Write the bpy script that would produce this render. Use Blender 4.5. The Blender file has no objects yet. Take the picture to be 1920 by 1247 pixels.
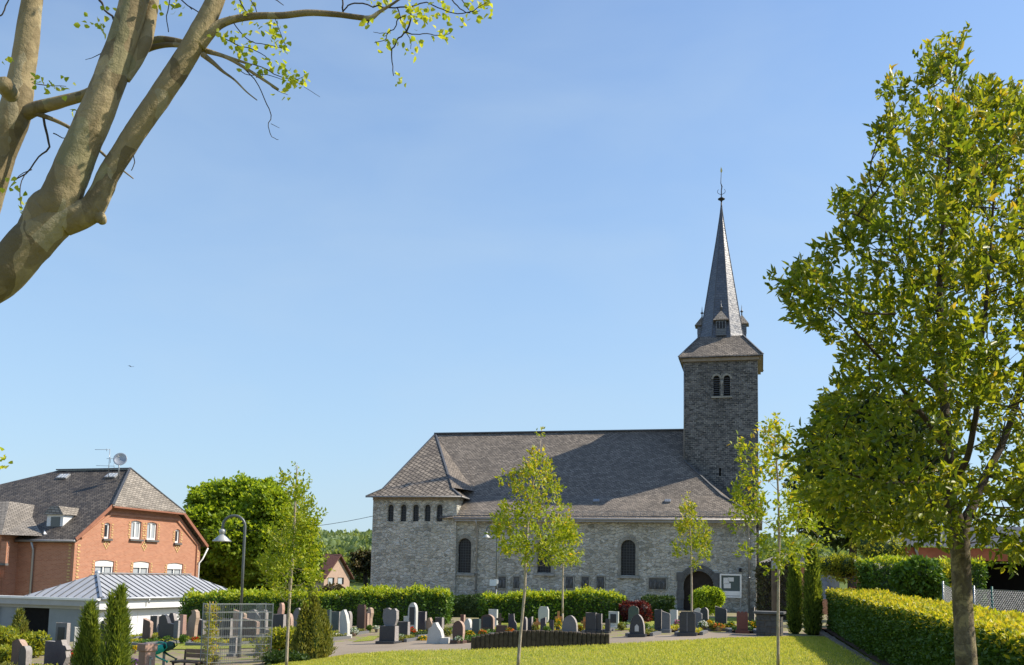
import bpy, math, random
import numpy as np
from mathutils import Vector, Matrix, noise
from mathutils.geometry import tessellate_polygon
R = math.radians
SC = bpy.context.scene
COL = SC.collection
# ------------------------------------------------------------------ camera
FPX, CXP, CYP = 1880.0, 960.0, 869.0          # focal length and principal point in the photo's pixels
PITCH, ROLL, EYE = R(6.4), 0.020, 1.70
SUN_EL, SUN_AZ = 44.0, 2.0                    # azimuth: degrees from +X towards +Y
fw = Vector((0, math.cos(PITCH), math.sin(PITCH)))
r0 = Vector((1, 0, 0)); u0 = Vector((0, -math.sin(PITCH), math.cos(PITCH)))
rt = r0*math.cos(ROLL) + u0*math.sin(ROLL); up = u0*math.cos(ROLL) - r0*math.sin(ROLL)
CAM = Vector((0, 0, EYE))
cd = bpy.data.cameras.new('camera'); cam = bpy.data.objects.new('camera', cd); COL.objects.link(cam)
m4 = Matrix((rt, up, -fw)).transposed().to_4x4(); m4.translation = CAM
cam.matrix_world = m4
cd.sensor_width = 36; cd.lens = 36*FPX/1920; cd.shift_y = (CYP-623.5)/1920
cd.clip_start = 0.1; cd.clip_end = 6000
SC.camera = cam
# ------------------------------------------------------------------ world, sun, exposure
wd = bpy.data.worlds.new('World'); SC.world = wd; wd.use_nodes = True
wt = wd.node_tree; wt.nodes.clear()
def wn(t, **k):
    n = wt.nodes.new(t)
    for a, b in k.items(): setattr(n, a, b)
    return n
sky = wn('ShaderNodeTexSky', sky_type='NISHITA', sun_disc=False)
sky.sun_elevation = R(SUN_EL); sky.sun_rotation = R(90-SUN_AZ)
sky.altitude = 300; sky.air_density = 1.0; sky.dust_density = 0.25; sky.ozone_density = 2.5
bg = wn('ShaderNodeBackground'); bg.inputs['Strength'].default_value = 0.15
wo = wn('ShaderNodeOutputWorld')
# a thin even veil of high cloud, denser towards the horizon, with faint soft wisps (noise over the direction of view)
L = wt.links.new
tc = wn('ShaderNodeTexCoord'); mp = wn('ShaderNodeMapping'); mp.inputs['Scale'].default_value = (1.6, 1.0, 4.2); mp.inputs['Rotation'].default_value = (0.1, 0.25, 0.3)
nz = wn('ShaderNodeTexNoise'); nz.inputs['Scale'].default_value = 2.1; nz.inputs['Detail'].default_value = 6; nz.inputs['Roughness'].default_value = .5; nz.inputs['Distortion'].default_value = .35
cr = wn('ShaderNodeMapRange'); cr.inputs['From Min'].default_value = .44; cr.inputs['From Max'].default_value = .74; cr.inputs['To Max'].default_value = .24
sx_w = wn('ShaderNodeSeparateXYZ'); el = wn('ShaderNodeMapRange'); el.inputs['From Min'].default_value = .56; el.inputs['From Max'].default_value = .02; el.inputs['To Min'].default_value = .0; el.inputs['To Max'].default_value = .80
ad = wn('ShaderNodeMath', operation='ADD'); ad.use_clamp = True
mx = wn('ShaderNodeMix', data_type='RGBA'); mx.inputs[7].default_value = (1.75, 2.52, 3.28, 1)
L(tc.outputs['Generated'], mp.inputs[0]); L(mp.outputs[0], nz.inputs['Vector']); L(nz.outputs['Fac'], cr.inputs['Value'])
L(tc.outputs['Generated'], sx_w.inputs[0]); L(sx_w.outputs[2], el.inputs['Value']); L(el.outputs[0], ad.inputs[0]); ad.inputs[1].default_value = 0
wm = wn('ShaderNodeMix', data_type='RGBA'); wm.inputs[7].default_value = (2.6, 3.25, 3.85, 1); L(cr.outputs[0], wm.inputs[0])
L(ad.outputs[0], mx.inputs[0]); L(sky.outputs[0], mx.inputs[6]); L(mx.outputs[2], wm.inputs[6]); L(wm.outputs[2], bg.inputs['Color']); L(bg.outputs[0], wo.inputs[0])
sd = bpy.data.lights.new('sun', 'SUN'); sun = bpy.data.objects.new('sun', sd); COL.objects.link(sun)
sd.energy = 4.6; sd.angle = R(0.5); sd.color = (1.0, .91, .77)
sdir = Vector((math.cos(R(SUN_EL))*math.cos(R(SUN_AZ)), math.cos(R(SUN_EL))*math.sin(R(SUN_AZ)), math.sin(R(SUN_EL))))
sun.rotation_euler = sdir.to_track_quat('Z', 'Y').to_euler(); sun.location = (40, 0, 60)
vs = SC.view_settings; vs.view_transform = 'Standard'; vs.look = 'None'; vs.gamma = 1; vs.exposure = 0.58; vs.use_curve_mapping = False
SC.cycles.max_bounces = 6; SC.cycles.transparent_max_bounces = 8; SC.cycles.transmission_bounces = 4; SC.cycles.use_denoising = True

# ------------------------------------------------------------------ measuring: from a pixel of the photo to a place
def ray(px, py): return fw + rt*((px-CXP)/FPX) - up*((py-CYP)/FPX)
def W(px, py, y):
    d = ray(px, py); return CAM + d*(y/d.y)
def on_plane(px, py, P, n):
    d = ray(px, py); return CAM + d*((P-CAM).dot(n)/d.dot(n))
def sm(a, b, x):
    t = min(1, max(0, (x-a)/(b-a))); return t*t*(3-2*t)
def g(x, y):
    near = sm(0, 25, y)*(-.22+.052*max(-22, min(6, x)))
    far = -2.6 + 2.2*sm(-22, -11, x)
    z = near + (far-near)*sm(36, 50, y)
    d = math.hypot(x, y)
    return z
def ground(px, py, dz=0):
    lo, hi = 2.0, 200.0
    d = ray(px, py)
    for i in range(50):
        mid = (lo+hi)/2; p = CAM + d*(mid/d.y)
        if p.z < g(p.x, p.y)+dz: hi = mid
        else: lo = mid
    p = CAM + d*(lo/d.y); return p
def below(px, py, y):
    p = W(px, py, y); return Vector((p.x, p.y, g(p.x, p.y)))

# ------------------------------------------------------------------ materials
MATS = {}
class NB:
    def __init__(s, name):
        s.m = bpy.data.materials.new(name); s.m.use_nodes = True; s.t = s.m.node_tree
        s.b = s.t.nodes['Principled BSDF']; s.out = s.t.nodes['Material Output']; MATS[name] = s.m
    def n(s, t, ins=None, **k):
        n = s.t.nodes.new(t)
        for a, b in k.items(): setattr(n, a, b)
        for a, b in (ins or {}).items(): s.set(n.inputs[a], b)
        return n
    def set(s, inp, v):
        if isinstance(v, bpy.types.NodeSocket): s.t.links.new(v, inp)
        else: inp.default_value = v
    def ramp(s, fac, stops, interp='LINEAR'):
        r = s.n('ShaderNodeValToRGB', {0: fac}); e = r.color_ramp; e.interpolation = interp
        while len(e.elements) < len(stops): e.elements.new(.5)
        for el, (p, c) in zip(e.elements, stops): el.position = p; el.color = (*c, 1) if len(c) == 3 else c
        return r.outputs[0]
    def mix(s, f, a, b, bt='MIX'):
        n = s.n('ShaderNodeMix', data_type='RGBA', blend_type=bt); s.set(n.inputs[0], f)
        for i, v in ((6, a), (7, b)):
            if isinstance(v, tuple) and len(v) == 3: v = (*v, 1)
            s.set(n.inputs[i], v)
        return n.outputs[2]
    def math(s, op, a, b=0.0):
        n = s.n('ShaderNodeMath', operation=op); s.set(n.inputs[0], a); s.set(n.inputs[1], b); return n.outputs[0]
    def uv(s): return s.n('ShaderNodeUVMap').outputs[0]
    def obj(s): return s.n('ShaderNodeNewGeometry').outputs['Position']
    def map(s, v, sc=(1, 1, 1), rot=(0, 0, 0), loc=(0, 0, 0)):
        return s.n('ShaderNodeMapping', {0: v, 'Scale': sc, 'Rotation': rot, 'Location': loc}).outputs[0]
    def noise(s, v, sc=5, det=4, ro=.5, dist=0):
        return s.n('ShaderNodeTexNoise', {'Vector': v, 'Scale': sc, 'Detail': det, 'Roughness': ro, 'Distortion': dist}).outputs['Fac']
    def ncol(s, v, sc=5, det=4):
        return s.n('ShaderNodeTexNoise', {'Vector': v, 'Scale': sc, 'Detail': det}).outputs['Color']
    def bump(s, h, st=.5, d=.02):
        s.set(s.b.inputs['Normal'], s.n('ShaderNodeBump', {'Height': h, 'Strength': st, 'Distance': d}).outputs[0])
    def warp(s, v, amt=.1, sc=3):
        c = s.ncol(v, sc, 2)
        a = s.n('ShaderNodeVectorMath', {0: c, 1: (-.5, -.5, -.5)}, operation='ADD').outputs[0]
        b = s.n('ShaderNodeVectorMath', {0: a, 'Scale': amt}, operation='SCALE').outputs[0]
        return s.n('ShaderNodeVectorMath', {0: v, 1: b}, operation='ADD').outputs[0]
    def fin(s, col, rough=.8, spec=.3, metal=0):
        if isinstance(col, tuple) and len(col) == 3: col = (*col, 1)
        s.set(s.b.inputs['Base Color'], col); s.set(s.b.inputs['Roughness'], rough)
        s.set(s.b.inputs['Specular IOR Level'], spec); s.set(s.b.inputs['Metallic'], metal); return s.m

def plain(name, col, rough=.7, spec=.3, metal=0, var=.25, sc=6, bump=.15):
    b = NB(name); p = b.obj(); n = b.noise(p, sc, 5, .6); n2 = b.noise(p, sc*7, 3)
    lo = tuple(c*(1-var) for c in col); hi = tuple(min(1, c*(1+var)) for c in col)
    c = b.ramp(n, [(.3, lo), (.7, hi)])
    c = b.mix(b.math('MULTIPLY', n2, var), c, tuple(x*.5 for x in col))
    if bump: b.bump(n2, bump, .01)
    return b.fin(c, rough, spec, metal)

def rubble(name, stops, mortar, su, sv, mort_w=.06, bumpst=.8, stain=.35):
    b = NB(name); uv = b.uv(); w = b.warp(uv, .05, 2.5)
    w2 = b.map(w, (su, sv, 1))
    v1 = b.n('ShaderNodeTexVoronoi', {'Vector': w2, 'Scale': 1.0, 'Randomness': .85}, feature='F1')
    v2 = b.n('ShaderNodeTexVoronoi', {'Vector': w2, 'Scale': 1.0, 'Randomness': .85}, feature='DISTANCE_TO_EDGE')
    sx = b.n('ShaderNodeSeparateColor', {0: v1.outputs['Color']}).outputs
    c = b.ramp(sx[0], stops)
    c = b.mix(b.math('MULTIPLY', b.noise(uv, 14, 5, .65), .55), c, tuple(x*.45 for x in stops[1][1]))
    warm = b.math('MULTIPLY', sx[1], .35); c = b.mix(warm, c, (stops[1][1][0]*1.15, stops[1][1][1]*1.0, stops[1][1][2]*.75))
    mm = b.n('ShaderNodeMapRange', {'Value': v2.outputs['Distance'], 'From Min': mort_w*.35, 'From Max': mort_w, 'To Min': 1, 'To Max': 0}).outputs[0]
    mpatch = b.n('ShaderNodeMapRange', {'Value': b.noise(uv, .9, 4, .6), 'From Min': .38, 'From Max': .6}).outputs[0]
    c = b.mix(b.math('MULTIPLY', mm, b.math('ADD', b.math('MULTIPLY', mpatch, .6), .35)), c, mortar)
    st = b.n('ShaderNodeMapRange', {'Value': b.noise(b.map(uv, (1, .35, 1)), .45, 5, .6), 'From Min': .42, 'From Max': .72, 'To Max': stain}).outputs[0]
    c = b.mix(st, c, tuple(x*.45 for x in stops[0][1]))
    h = b.math('ADD', b.math('MULTIPLY', mm, -1.0), b.math('MULTIPLY', b.noise(uv, 22, 4, .6), .7))
    h = b.math('ADD', h, b.math('MULTIPLY', sx[2], .8))
    b.bump(h, bumpst, .05); return b.fin(c, .9, .2)
rubble('stone_nave', [(.0, (.22, .225, .20)), (.35, (.50, .50, .45)), (1, (.74, .73, .66))], (.68, .66, .58), 3.1, 4.9, .085, 1.0, .3)
def coursed(name, a, c, mortar, w, h):
    b = NB(name); uv = b.uv(); wv = b.warp(uv, .13, 3.4)
    br = b.n('ShaderNodeTexBrick', {'Vector': wv, 'Color1': (0, 0, 0, 1), 'Color2': (1, 1, 1, 1), 'Mortar': (.5, .5, .5, 1), 'Scale': 1.0, 'Mortar Size': .012, 'Mortar Smooth': .5, 'Brick Width': w, 'Row Height': h})
    col = b.ramp(b.n('ShaderNodeSeparateColor', {0: br.outputs['Color']}).outputs[0], [(0, a), (.6, tuple((p+q)/2 for p, q in zip(a, c))), (1, c)])
    col = b.mix(b.math('MULTIPLY', b.noise(uv, 7, 5, .7), .7), col, tuple(x*.5 for x in a))
    mp_ = b.n('ShaderNodeMapRange', {'Value': b.noise(uv, 3.2, 5, .7), 'From Min': .40, 'From Max': .58, 'To Min': .1, 'To Max': .95}).outputs[0]
    col = b.mix(b.math('MULTIPLY', br.outputs['Fac'], mp_), col, mortar)
    col = b.mix(b.n('ShaderNodeMapRange', {'Value': b.noise(b.map(uv, (1, .4, 1)), .4, 5, .6), 'From Min': .45, 'From Max': .7, 'To Max': .4}).outputs[0], col, tuple(x*.6 for x in a))
    b.bump(b.math('ADD', b.math('MULTIPLY', br.outputs['Fac'], -.8), b.noise(uv, 12, 4, .7)), .9, .04); return b.fin(col, .9, .2)
coursed('stone_tower', (.075, .077, .078), (.27, .265, .255), (.62, .59, .52), .32, .14)
rubble('stone_dark', [(.0, (.05, .055, .05)), (.5, (.11, .11, .10)), (1, (.19, .19, .17))], (.35, .34, .31), 2.2, 4.0, .09, .8)

def slate(name, a, c, sx, sy, rot=0, rough=.55, spec=.4, lichen=.3, depth=.6, mort=.018):
    b = NB(name); uv = b.uv(); w = b.map(b.warp(uv, .04, 1.2), (1, 1, 1), (0, 0, rot))
    br = b.n('ShaderNodeTexBrick', {'Vector': w, 'Color1': (0, 0, 0, 1), 'Color2': (1, 1, 1, 1), 'Mortar': (.5, .5, .5, 1), 'Scale': 1.0,
             'Mortar Size': mort, 'Mortar Smooth': .3, 'Bias': 0.0, 'Brick Width': sx, 'Row Height': sy})
    col = b.ramp(b.n('ShaderNodeSeparateColor', {0: br.outputs['Color']}).outputs[0], [(0, a), (.5, tuple((p+q)/2 for p, q in zip(a, c))), (1, c)])
    col = b.mix(br.outputs['Fac'], col, tuple(x*.22 for x in a))
    n = b.noise(uv, .5, 6, .65)
    col = b.mix(b.n('ShaderNodeMapRange', {'Value': n, 'From Min': .45, 'From Max': .7, 'To Max': .5}).outputs[0], col, tuple(x*.55 for x in a))
    n3 = b.noise(uv, 3.3, 6, .7)
    col = b.mix(b.n('ShaderNodeMapRange', {'Value': n3, 'From Min': .52, 'From Max': .75, 'To Max': lichen}).outputs[0], col, (.24, .215, .17))
    # each course tilts out a little: saw-tooth over the row
    sp = b.n('ShaderNodeSeparateXYZ', {0: w}).outputs
    saw = b.math('FRACT', b.math('DIVIDE', sp[1], sy))
    h = b.math('ADD', b.math('MULTIPLY', saw, -1.0), b.math('MULTIPLY', br.outputs['Fac'], -.6))
    h = b.math('ADD', h, b.math('MULTIPLY', b.noise(uv, 9, 3), .5))
    b.bump(h, depth, .03)
    return b.fin(col, b.ramp(n3, [(.3, (rough-.1,)*3), (.7, (rough+.15,)*3)]), spec)
slate('slate_nave', (.155, .132, .11), (.32, .27, .22), .26, .135, R(3), .6, .35, .3, .9)
slate('slate_lattice', (.14, .117, .095), (.28, .235, .185), .38, .34, R(38), .6, .35, .3, 1.6, .035)
slate('slate_spire', (.05, .055, .068), (.10, .105, .12), .30, .20, R(5), .30, 1.0, .08, .35)
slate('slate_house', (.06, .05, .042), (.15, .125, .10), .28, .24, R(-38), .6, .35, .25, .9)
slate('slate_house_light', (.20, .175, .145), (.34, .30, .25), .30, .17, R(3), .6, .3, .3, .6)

def brick(name, c1, c2, mort, w=.25, h=.075):
    b = NB(name); uv = b.uv()
    br = b.n('ShaderNodeTexBrick', {'Vector': uv, 'Color1': (*c1, 1), 'Color2': (*c2, 1), 'Mortar': (*mort, 1), 'Scale': 1.0, 'Mortar Size': .010, 'Mortar Smooth': .2, 'Brick Width': w, 'Row Height': h})
    c = b.mix(b.math('MULTIPLY', b.noise(uv, 1.0, 5, .6), .5), br.outputs['Color'], tuple(x*.55 for x in c1))
    c = b.mix(b.math('MULTIPLY', b.noise(uv, 9, 4, .6), .35), c, tuple(x*1.35 for x in c2))
    b.bump(b.math('MULTIPLY', br.outputs['Fac'], -1), .5, .01); return b.fin(c, .85, .2)
brick('brick_red', (.37, .143, .078), (.53, .24, .14), (.46, .37, .29))
brick('brick_tan', (.40, .26, .19), (.50, .34, .25), (.38, .34, .30))
plain('brick_yellow', (.62, .45, .20), .85, .2)
plain('trim_stone', (.30, .29, .25), .85, .2, var=.3, sc=3)
plain('trim_dark', (.13, .13, .125), .85, .2, var=.3, sc=3)
plain('zinc', (.42, .44, .46), .42, .5, .55, .12, 2, .03)
plain('zinc_roof', (.40, .41, .43), .55, .35, .15, .10, 1.2, .03)
plain('white_paint', (.78, .78, .76), .5, .4, 0, .06, 3, .03)
plain('white_wall', (.72, .72, .70), .7, .3, 0, .06, 2, .05)
plain('grey_fascia', (.34, .35, .36), .6, .3, 0, .08, 2, .03)
plain('shaded_front_panel', (.22, .25, .28), .6, .3, 0, .08, 1.5, .04)  # grey front panel, darkened: the shade on this front is in the colour
plain('verge_wood', (.30, .13, .08), .7, .3, 0, .15, 4)
plain('pale_panel', (.70, .71, .72), .6, .3, 0, .06, 1.5, .04)  # plain pale panel of the hall's side wall
plain('dark_void', (.012, .012, .013), .9, .1, 0, .2)
plain('lead', (.11, .115, .125), .5, .5, .3, .2)
plain('copper_gilt', (.75, .55, .18), .3, .6, .8, .1)
plain('gutter', (.30, .29, .28), .5, .4, .3, .2, 3)
plain('door_dark', (.035, .026, .02), .7, .25, 0, .3, 4)
plain('wood_board', (.16, .115, .08), .75, .25, 0, .3, 4)
plain('wood_eave', (.27, .23, .18), .8, .2, 0, .25, 4)
plain('black_iron', (.02, .02, .022), .5, .4, .4, .2)
plain('galv', (.36, .37, .38), .4, .5, .6, .15, 8)
plain('lamp_grey', (.13, .14, .14), .45, .5, .3, .12, 5)
plain('lamp_shade', (.42, .42, .40), .45, .5, .2, .12, 5)
plain('lamp_glass', (.75, .76, .72), .3, .5, 0, .05)
b = NB('glass'); b.fin((.025, .03, .035), .12, .8)
b = NB('glass_light'); b.fin((.09, .12, .15), .15, .8)
b = NB('curtain'); b.fin((.40, .43, .45), .3, .6)
# leaded panes: dark glass with a lattice of cames
b = NB('leaded'); uv = b.map(b.uv(), (1, 1, 1), (0, 0, 0))
v = b.n('ShaderNodeTexVoronoi', {'Vector': b.map(uv, (5.2, 5.2, 1)), 'Scale': 1.0, 'Randomness': .12}, feature='DISTANCE_TO_EDGE')
m_ = b.n('ShaderNodeMapRange', {'Value': v.outputs['Distance'], 'From Min': .06, 'From Max': .13, 'To Min': 1, 'To Max': 0}).outputs[0]
b.fin(b.mix(m_, (.010, .011, .013), (.06, .062, .065)), b.ramp(m_, [(0, (.35,)*3), (1, (.6,)*3)]), .3)
# ground
b = NB('gravel'); p = b.obj(); n = b.noise(p, .7, 5, .6); n2 = b.noise(p, 24, 3, .7); n3 = b.noise(p, 4.5, 4, .6)
c = b.ramp(n, [(.3, (.20, .155, .115)), (.7, (.32, .265, .21))]); c = b.mix(b.math('MULTIPLY', n2, .5), c, (.12, .10, .08)); c = b.mix(b.n('ShaderNodeMapRange', {'Value': n3, 'From Min': .58, 'From Max': .72, 'To Max': .5}).outputs[0], c, (.13, .15, .05))
b.bump(n2, .6, .02); b.fin(c, .95, .15)
b = NB('asphalt_path'); p = b.obj(); n = b.noise(p, .5, 5, .6); n2 = b.noise(p, 40, 3, .7)
c = b.ramp(n, [(.3, (.27, .215, .155)), (.7, (.39, .315, .235))]); c = b.mix(b.math('MULTIPLY', n2, .5), c, (.13, .12, .11)); b.bump(n2, .5, .01); b.fin(c, .92, .2)
b = NB('lawn_ground'); p = b.obj(); n = b.noise(p, .35, 6, .6); n2 = b.noise(b.map(p, (3, 3, 3)), 9, 5, .75); n3 = b.noise(p, 2.2, 5, .6)
c = b.ramp(n, [(.3, (.30, .33, .055)), (.7, (.41, .41, .085))]); c = b.mix(b.ramp(n2, [(.35, (0,)*3), (.7, (.65,)*3)]), c, (.13, .18, .02)); c = b.mix(b.n('ShaderNodeMapRange', {'Value': n3, 'From Min': .48, 'From Max': .72, 'To Max': .6}).outputs[0], c, (.42, .36, .11)); n5 = b.noise(b.map(p, (1, 1, 1)), .9, 6, .7); c = b.mix(b.n('ShaderNodeMapRange', {'Value': n5, 'From Min': .52, 'From Max': .66, 'To Max': .5}).outputs[0], c, (.17, .24, .03))
b.bump(n2, 1.0, .06); b.fin(c, .95, .1)
b = NB('meadow'); p = b.obj(); n = b.noise(p, .02, 6, .6); n2 = b.noise(p, .5, 5, .7)
c = b.ramp(n, [(.3, (.07, .11, .03)), (.7, (.14, .17, .05))]); c = b.mix(b.math('MULTIPLY', n2, .6), c, (.05, .07, .02)); b.fin(c, .95, .1)
plain('soil', (.085, .055, .035), .95, .1, 0, .35, 7, .6)
plain('concrete', (.15, .125, .095), .9, .2, 0, .3, 3, .5)

def leaf(name, cols, trans=.38, rough=.5, spec=.35, tcol=None):
    b = NB(name)
    rnd = b.n('ShaderNodeNewGeometry').outputs['Random Per Island']
    n = len(cols); c = b.ramp(rnd, [(i/(n-1), k) for i, k in enumerate(cols)])
    cl = b.noise(b.obj(), 1.1, 3, .6)
    c = b.mix(b.n('ShaderNodeMapRange', {'Value': cl, 'From Min': .35, 'From Max': .7, 'To Max': .5}).outputs[0], c, b.mix(.5, c, cols[-1]))
    b.fin(c, rough, spec)
    t = b.n('ShaderNodeBsdfTranslucent'); tc_ = b.mix(1.0, c, tcol or (1.9, 1.75, .7), 'MULTIPLY'); b.set(t.inputs[0], tc_)
    ms = b.n('ShaderNodeMixShader', {0: trans, 1: b.b.outputs[0], 2: t.outputs[0]}); b.set(b.out.inputs[0], ms.outputs[0])
    return b.m
leaf('leaf_magnolia', [(.07, .115, .014), (.10, .155, .017), (.145, .20, .02), (.21, .25, .024), (.31, .29, .032)], .48, .42, .4)
leaf('leaf_magnolia_young', [(.24, .30, .025), (.32, .35, .03), (.40, .34, .04), (.40, .27, .05)], .46, .36, .5)
leaf('leaf_maple', [(.13, .20, .014), (.20, .275, .018), (.27, .325, .022), (.35, .36, .03)], .36)
leaf('leaf_maple_yellow', [(.22, .30, .02), (.31, .355, .025), (.42, .40, .03), (.50, .32, .04)], .40)
leaf('leaf_plane', [(.20, .27, .025), (.32, .38, .035), (.44, .44, .06)], .5)
leaf('leaf_oak', [(.15, .235, .022), (.22, .31, .028), (.32, .39, .04)], .5)
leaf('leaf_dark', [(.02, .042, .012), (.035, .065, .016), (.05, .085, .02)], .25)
leaf('leaf_hedge', [(.045, .105, .012), (.08, .16, .016), (.12, .21, .02)], .18)  # darkened palette: shade on the hedge sides is put into the colour
leaf('leaf_hedge_top_lit', [(.22, .33, .02), (.32, .40, .025), (.44, .44, .035)], .36)  # young growth, brightened so the sunlit top is in its colour
leaf('leaf_beech_hedge', [(.035, .085, .009), (.06, .125, .012), (.10, .17, .015)], .12)  # dark side leaves; the shade on the hedge front is painted in
leaf('leaf_beech_top_lit', [(.25, .31, .02), (.42, .42, .03), (.56, .44, .05)], .36)  # yellow young growth plus sunlight on the top, both as leaf colour
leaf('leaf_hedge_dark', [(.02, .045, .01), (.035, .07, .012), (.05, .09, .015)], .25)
leaf('leaf_red', [(.05, .012, .012), (.10, .02, .018), (.15, .035, .025)], .3, tcol=(1.8, .9, .7))
leaf('leaf_conifer', [(.06, .10, .018), (.14, .20, .03), (.30, .35, .06)], .35, .6, .2)
leaf('leaf_juniper', [(.09, .12, .025), (.19, .21, .045), (.33, .31, .08)], .3, .6, .2)
leaf('leaf_bright', [(.16, .22, .02), (.27, .30, .03), (.40, .38, .05)], .4)
leaf('leaf_ivy', [(.05, .04, .02), (.10, .075, .035), (.15, .12, .05), (.08, .10, .03)], .2)
leaf('leaf_forest_hazy', [(.12, .18, .08), (.17, .23, .09), (.23, .28, .11)], .3)  # paler greens: distance haze is put into the leaf colour
leaf('grass_blade', [(.26, .32, .045), (.39, .42, .065), (.52, .47, .14)], .4)
leaf('flower_yellow', [(.75, .55, .02), (.85, .60, .03), (.8, .45, .02)], .3, tcol=(1.1, 1, .5))
leaf('flower_red', [(.65, .05, .02), (.75, .12, .03), (.7, .06, .03)], .3, tcol=(1.2, .8, .8))
leaf('flower_pink', [(.60, .20, .38), (.70, .35, .5), (.65, .25, .4)], .3, tcol=(1.2, .9, 1))
leaf('flower_purple', [(.28, .12, .35), (.36, .2, .42), (.3, .14, .36)], .3, tcol=(1.1, .9, 1.2))
leaf('flower_orange', [(.75, .25, .05), (.8, .35, .08), (.72, .28, .08)], .3, tcol=(1.1, .9, .7))
leaf('flower_white', [(.75, .75, .68), (.8, .8, .75), (.7, .72, .6)], .3, tcol=(1.1, 1.1, 1))

def bark(name, a, c, patch=None, sc=6, band=1.0, flake=False):
    b = NB(name); p = b.obj(); w = b.map(p, (1, 1, band))
    n = b.noise(w, sc, 6, .65, .4); n2 = b.noise(p, sc*6, 4, .7)
    col = b.ramp(n, [(.32, a), (.66, c)])
    if patch:
        v = b.noise(b.warp(w, .3, 4), sc*.55, 3, .5, .8)
        col = b.mix(b.n('ShaderNodeMapRange', {'Value': v, 'From Min': .50, 'From Max': .56, 'To Max': .7}).outputs[0], col, patch)
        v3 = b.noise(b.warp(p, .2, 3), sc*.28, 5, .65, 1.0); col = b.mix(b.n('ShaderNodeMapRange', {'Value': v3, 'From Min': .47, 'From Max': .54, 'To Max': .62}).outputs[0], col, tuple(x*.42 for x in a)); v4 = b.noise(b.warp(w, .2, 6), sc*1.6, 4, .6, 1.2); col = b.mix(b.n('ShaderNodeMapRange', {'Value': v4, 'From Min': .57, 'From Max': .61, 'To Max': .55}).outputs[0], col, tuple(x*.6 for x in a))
    if flake:   # plane bark sheds in plates that leave paler and darker islands
        vf = b.n('ShaderNodeTexVoronoi', {'Vector': b.warp(w, .35, 5), 'Scale': 7.0, 'Randomness': 1.0}); fc = b.n('ShaderNodeSeparateColor', {0: vf.outputs['Color']}).outputs[0]
        col = b.mix(.45, col, b.ramp(fc, [(0, tuple(x*.45 for x in a)), (.25, a), (.5, c), (.78, (.50, .45, .30)), (.9, (.30, .30, .16))], 'CONSTANT'))
    col = b.mix(b.math('MULTIPLY', n2, .45), col, tuple(x*.4 for x in a))
    b.bump(b.math('ADD', n, b.math('MULTIPLY', n2, .5)), .9, .02); return b.fin(col, .85, .2)
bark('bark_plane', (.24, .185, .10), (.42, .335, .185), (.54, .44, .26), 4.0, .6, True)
bark('bark_grey', (.14, .11, .07), (.31, .245, .155), (.42, .34, .17), 14, .8)
bark('bark_branch', (.05, .038, .024), (.12, .09, .06), None, 14, .8)
bark('bark_young', (.36, .29, .21), (.58, .49, .38), None, 20, .4)
bark('bark_dark', (.05, .04, .03), (.10, .08, .06), None, 5, .4)

def granite(name, a, c, rough=.25, spec=.5):
    b = NB(name); p = b.obj(); n = b.noise(p, 60, 4, .7); n2 = b.noise(p, 5, 4, .6)
    col = b.ramp(n, [(.35, a), (.65, c)]); col = b.mix(b.math('MULTIPLY', n2, .4), col, tuple(x*.6 for x in a))
    return b.fin(col, b.ramp(n2, [(.3, (rough,)*3), (.7, (rough+.2,)*3)]), spec)
plain('g_edge_lit', (.34, .31, .29), .85, .2, 0, .2, 20, .6)  # hewn sides of the stones, lightened to paint in the sun on them
plain('g_edge_brown_lit', (.44, .31, .24), .85, .2, 0, .2, 20, .6)  # brown version, sunlight on the sides likewise painted in
granite('g_dark', (.022, .023, .028), (.06, .062, .07), .3)
granite('g_purple', (.035, .03, .042), (.075, .065, .085), .35)
granite('g_grey', (.12, .12, .125), (.22, .22, .225), .5)
granite('g_brown', (.075, .042, .032), (.15, .085, .065), .4)
granite('g_red', (.17, .05, .035), (.26, .09, .06), .4)
granite('g_tan', (.34, .24, .17), (.48, .36, .27), .6, .3)
granite('g_light', (.50, .49, .45), (.66, .65, .61), .6, .3)
granite('g_green', (.05, .075, .07), (.10, .13, .125), .35)
granite('g_pink', (.38, .22, .16), (.52, .33, .26), .5)
plain('palisade_wood', (.075, .06, .045), .85, .2, 0, .45, 9, .8)
plain('block_dark', (.10, .10, .095), .85, .2, 0, .35, 12, .6)
plain('bench_wood', (.32, .20, .12), .7, .3, 0, .2, 9)
plain('plastic_teal', (.01, .42, .30), .35, .5, 0, .08, 5, .02)
plain('plastic_green', (.015, .07, .045), .35, .5, 0, .08, 5, .02)
plain('post_green', (.03, .14, .11), .5, .4, 0, .15, 5)
plain('board_red', (.42, .13, .06), .75, .25, 0, .25, 3, .2)
plain('fibre_cement', (.30, .285, .27), .85, .2, 0, .25, 4, .2)
plain('tile_dark', (.12, .055, .045), .8, .25, 0, .3, 6, .5)
plain('g_wood', (.55, .27, .09), .6, .3, 0, .2, 10)
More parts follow.
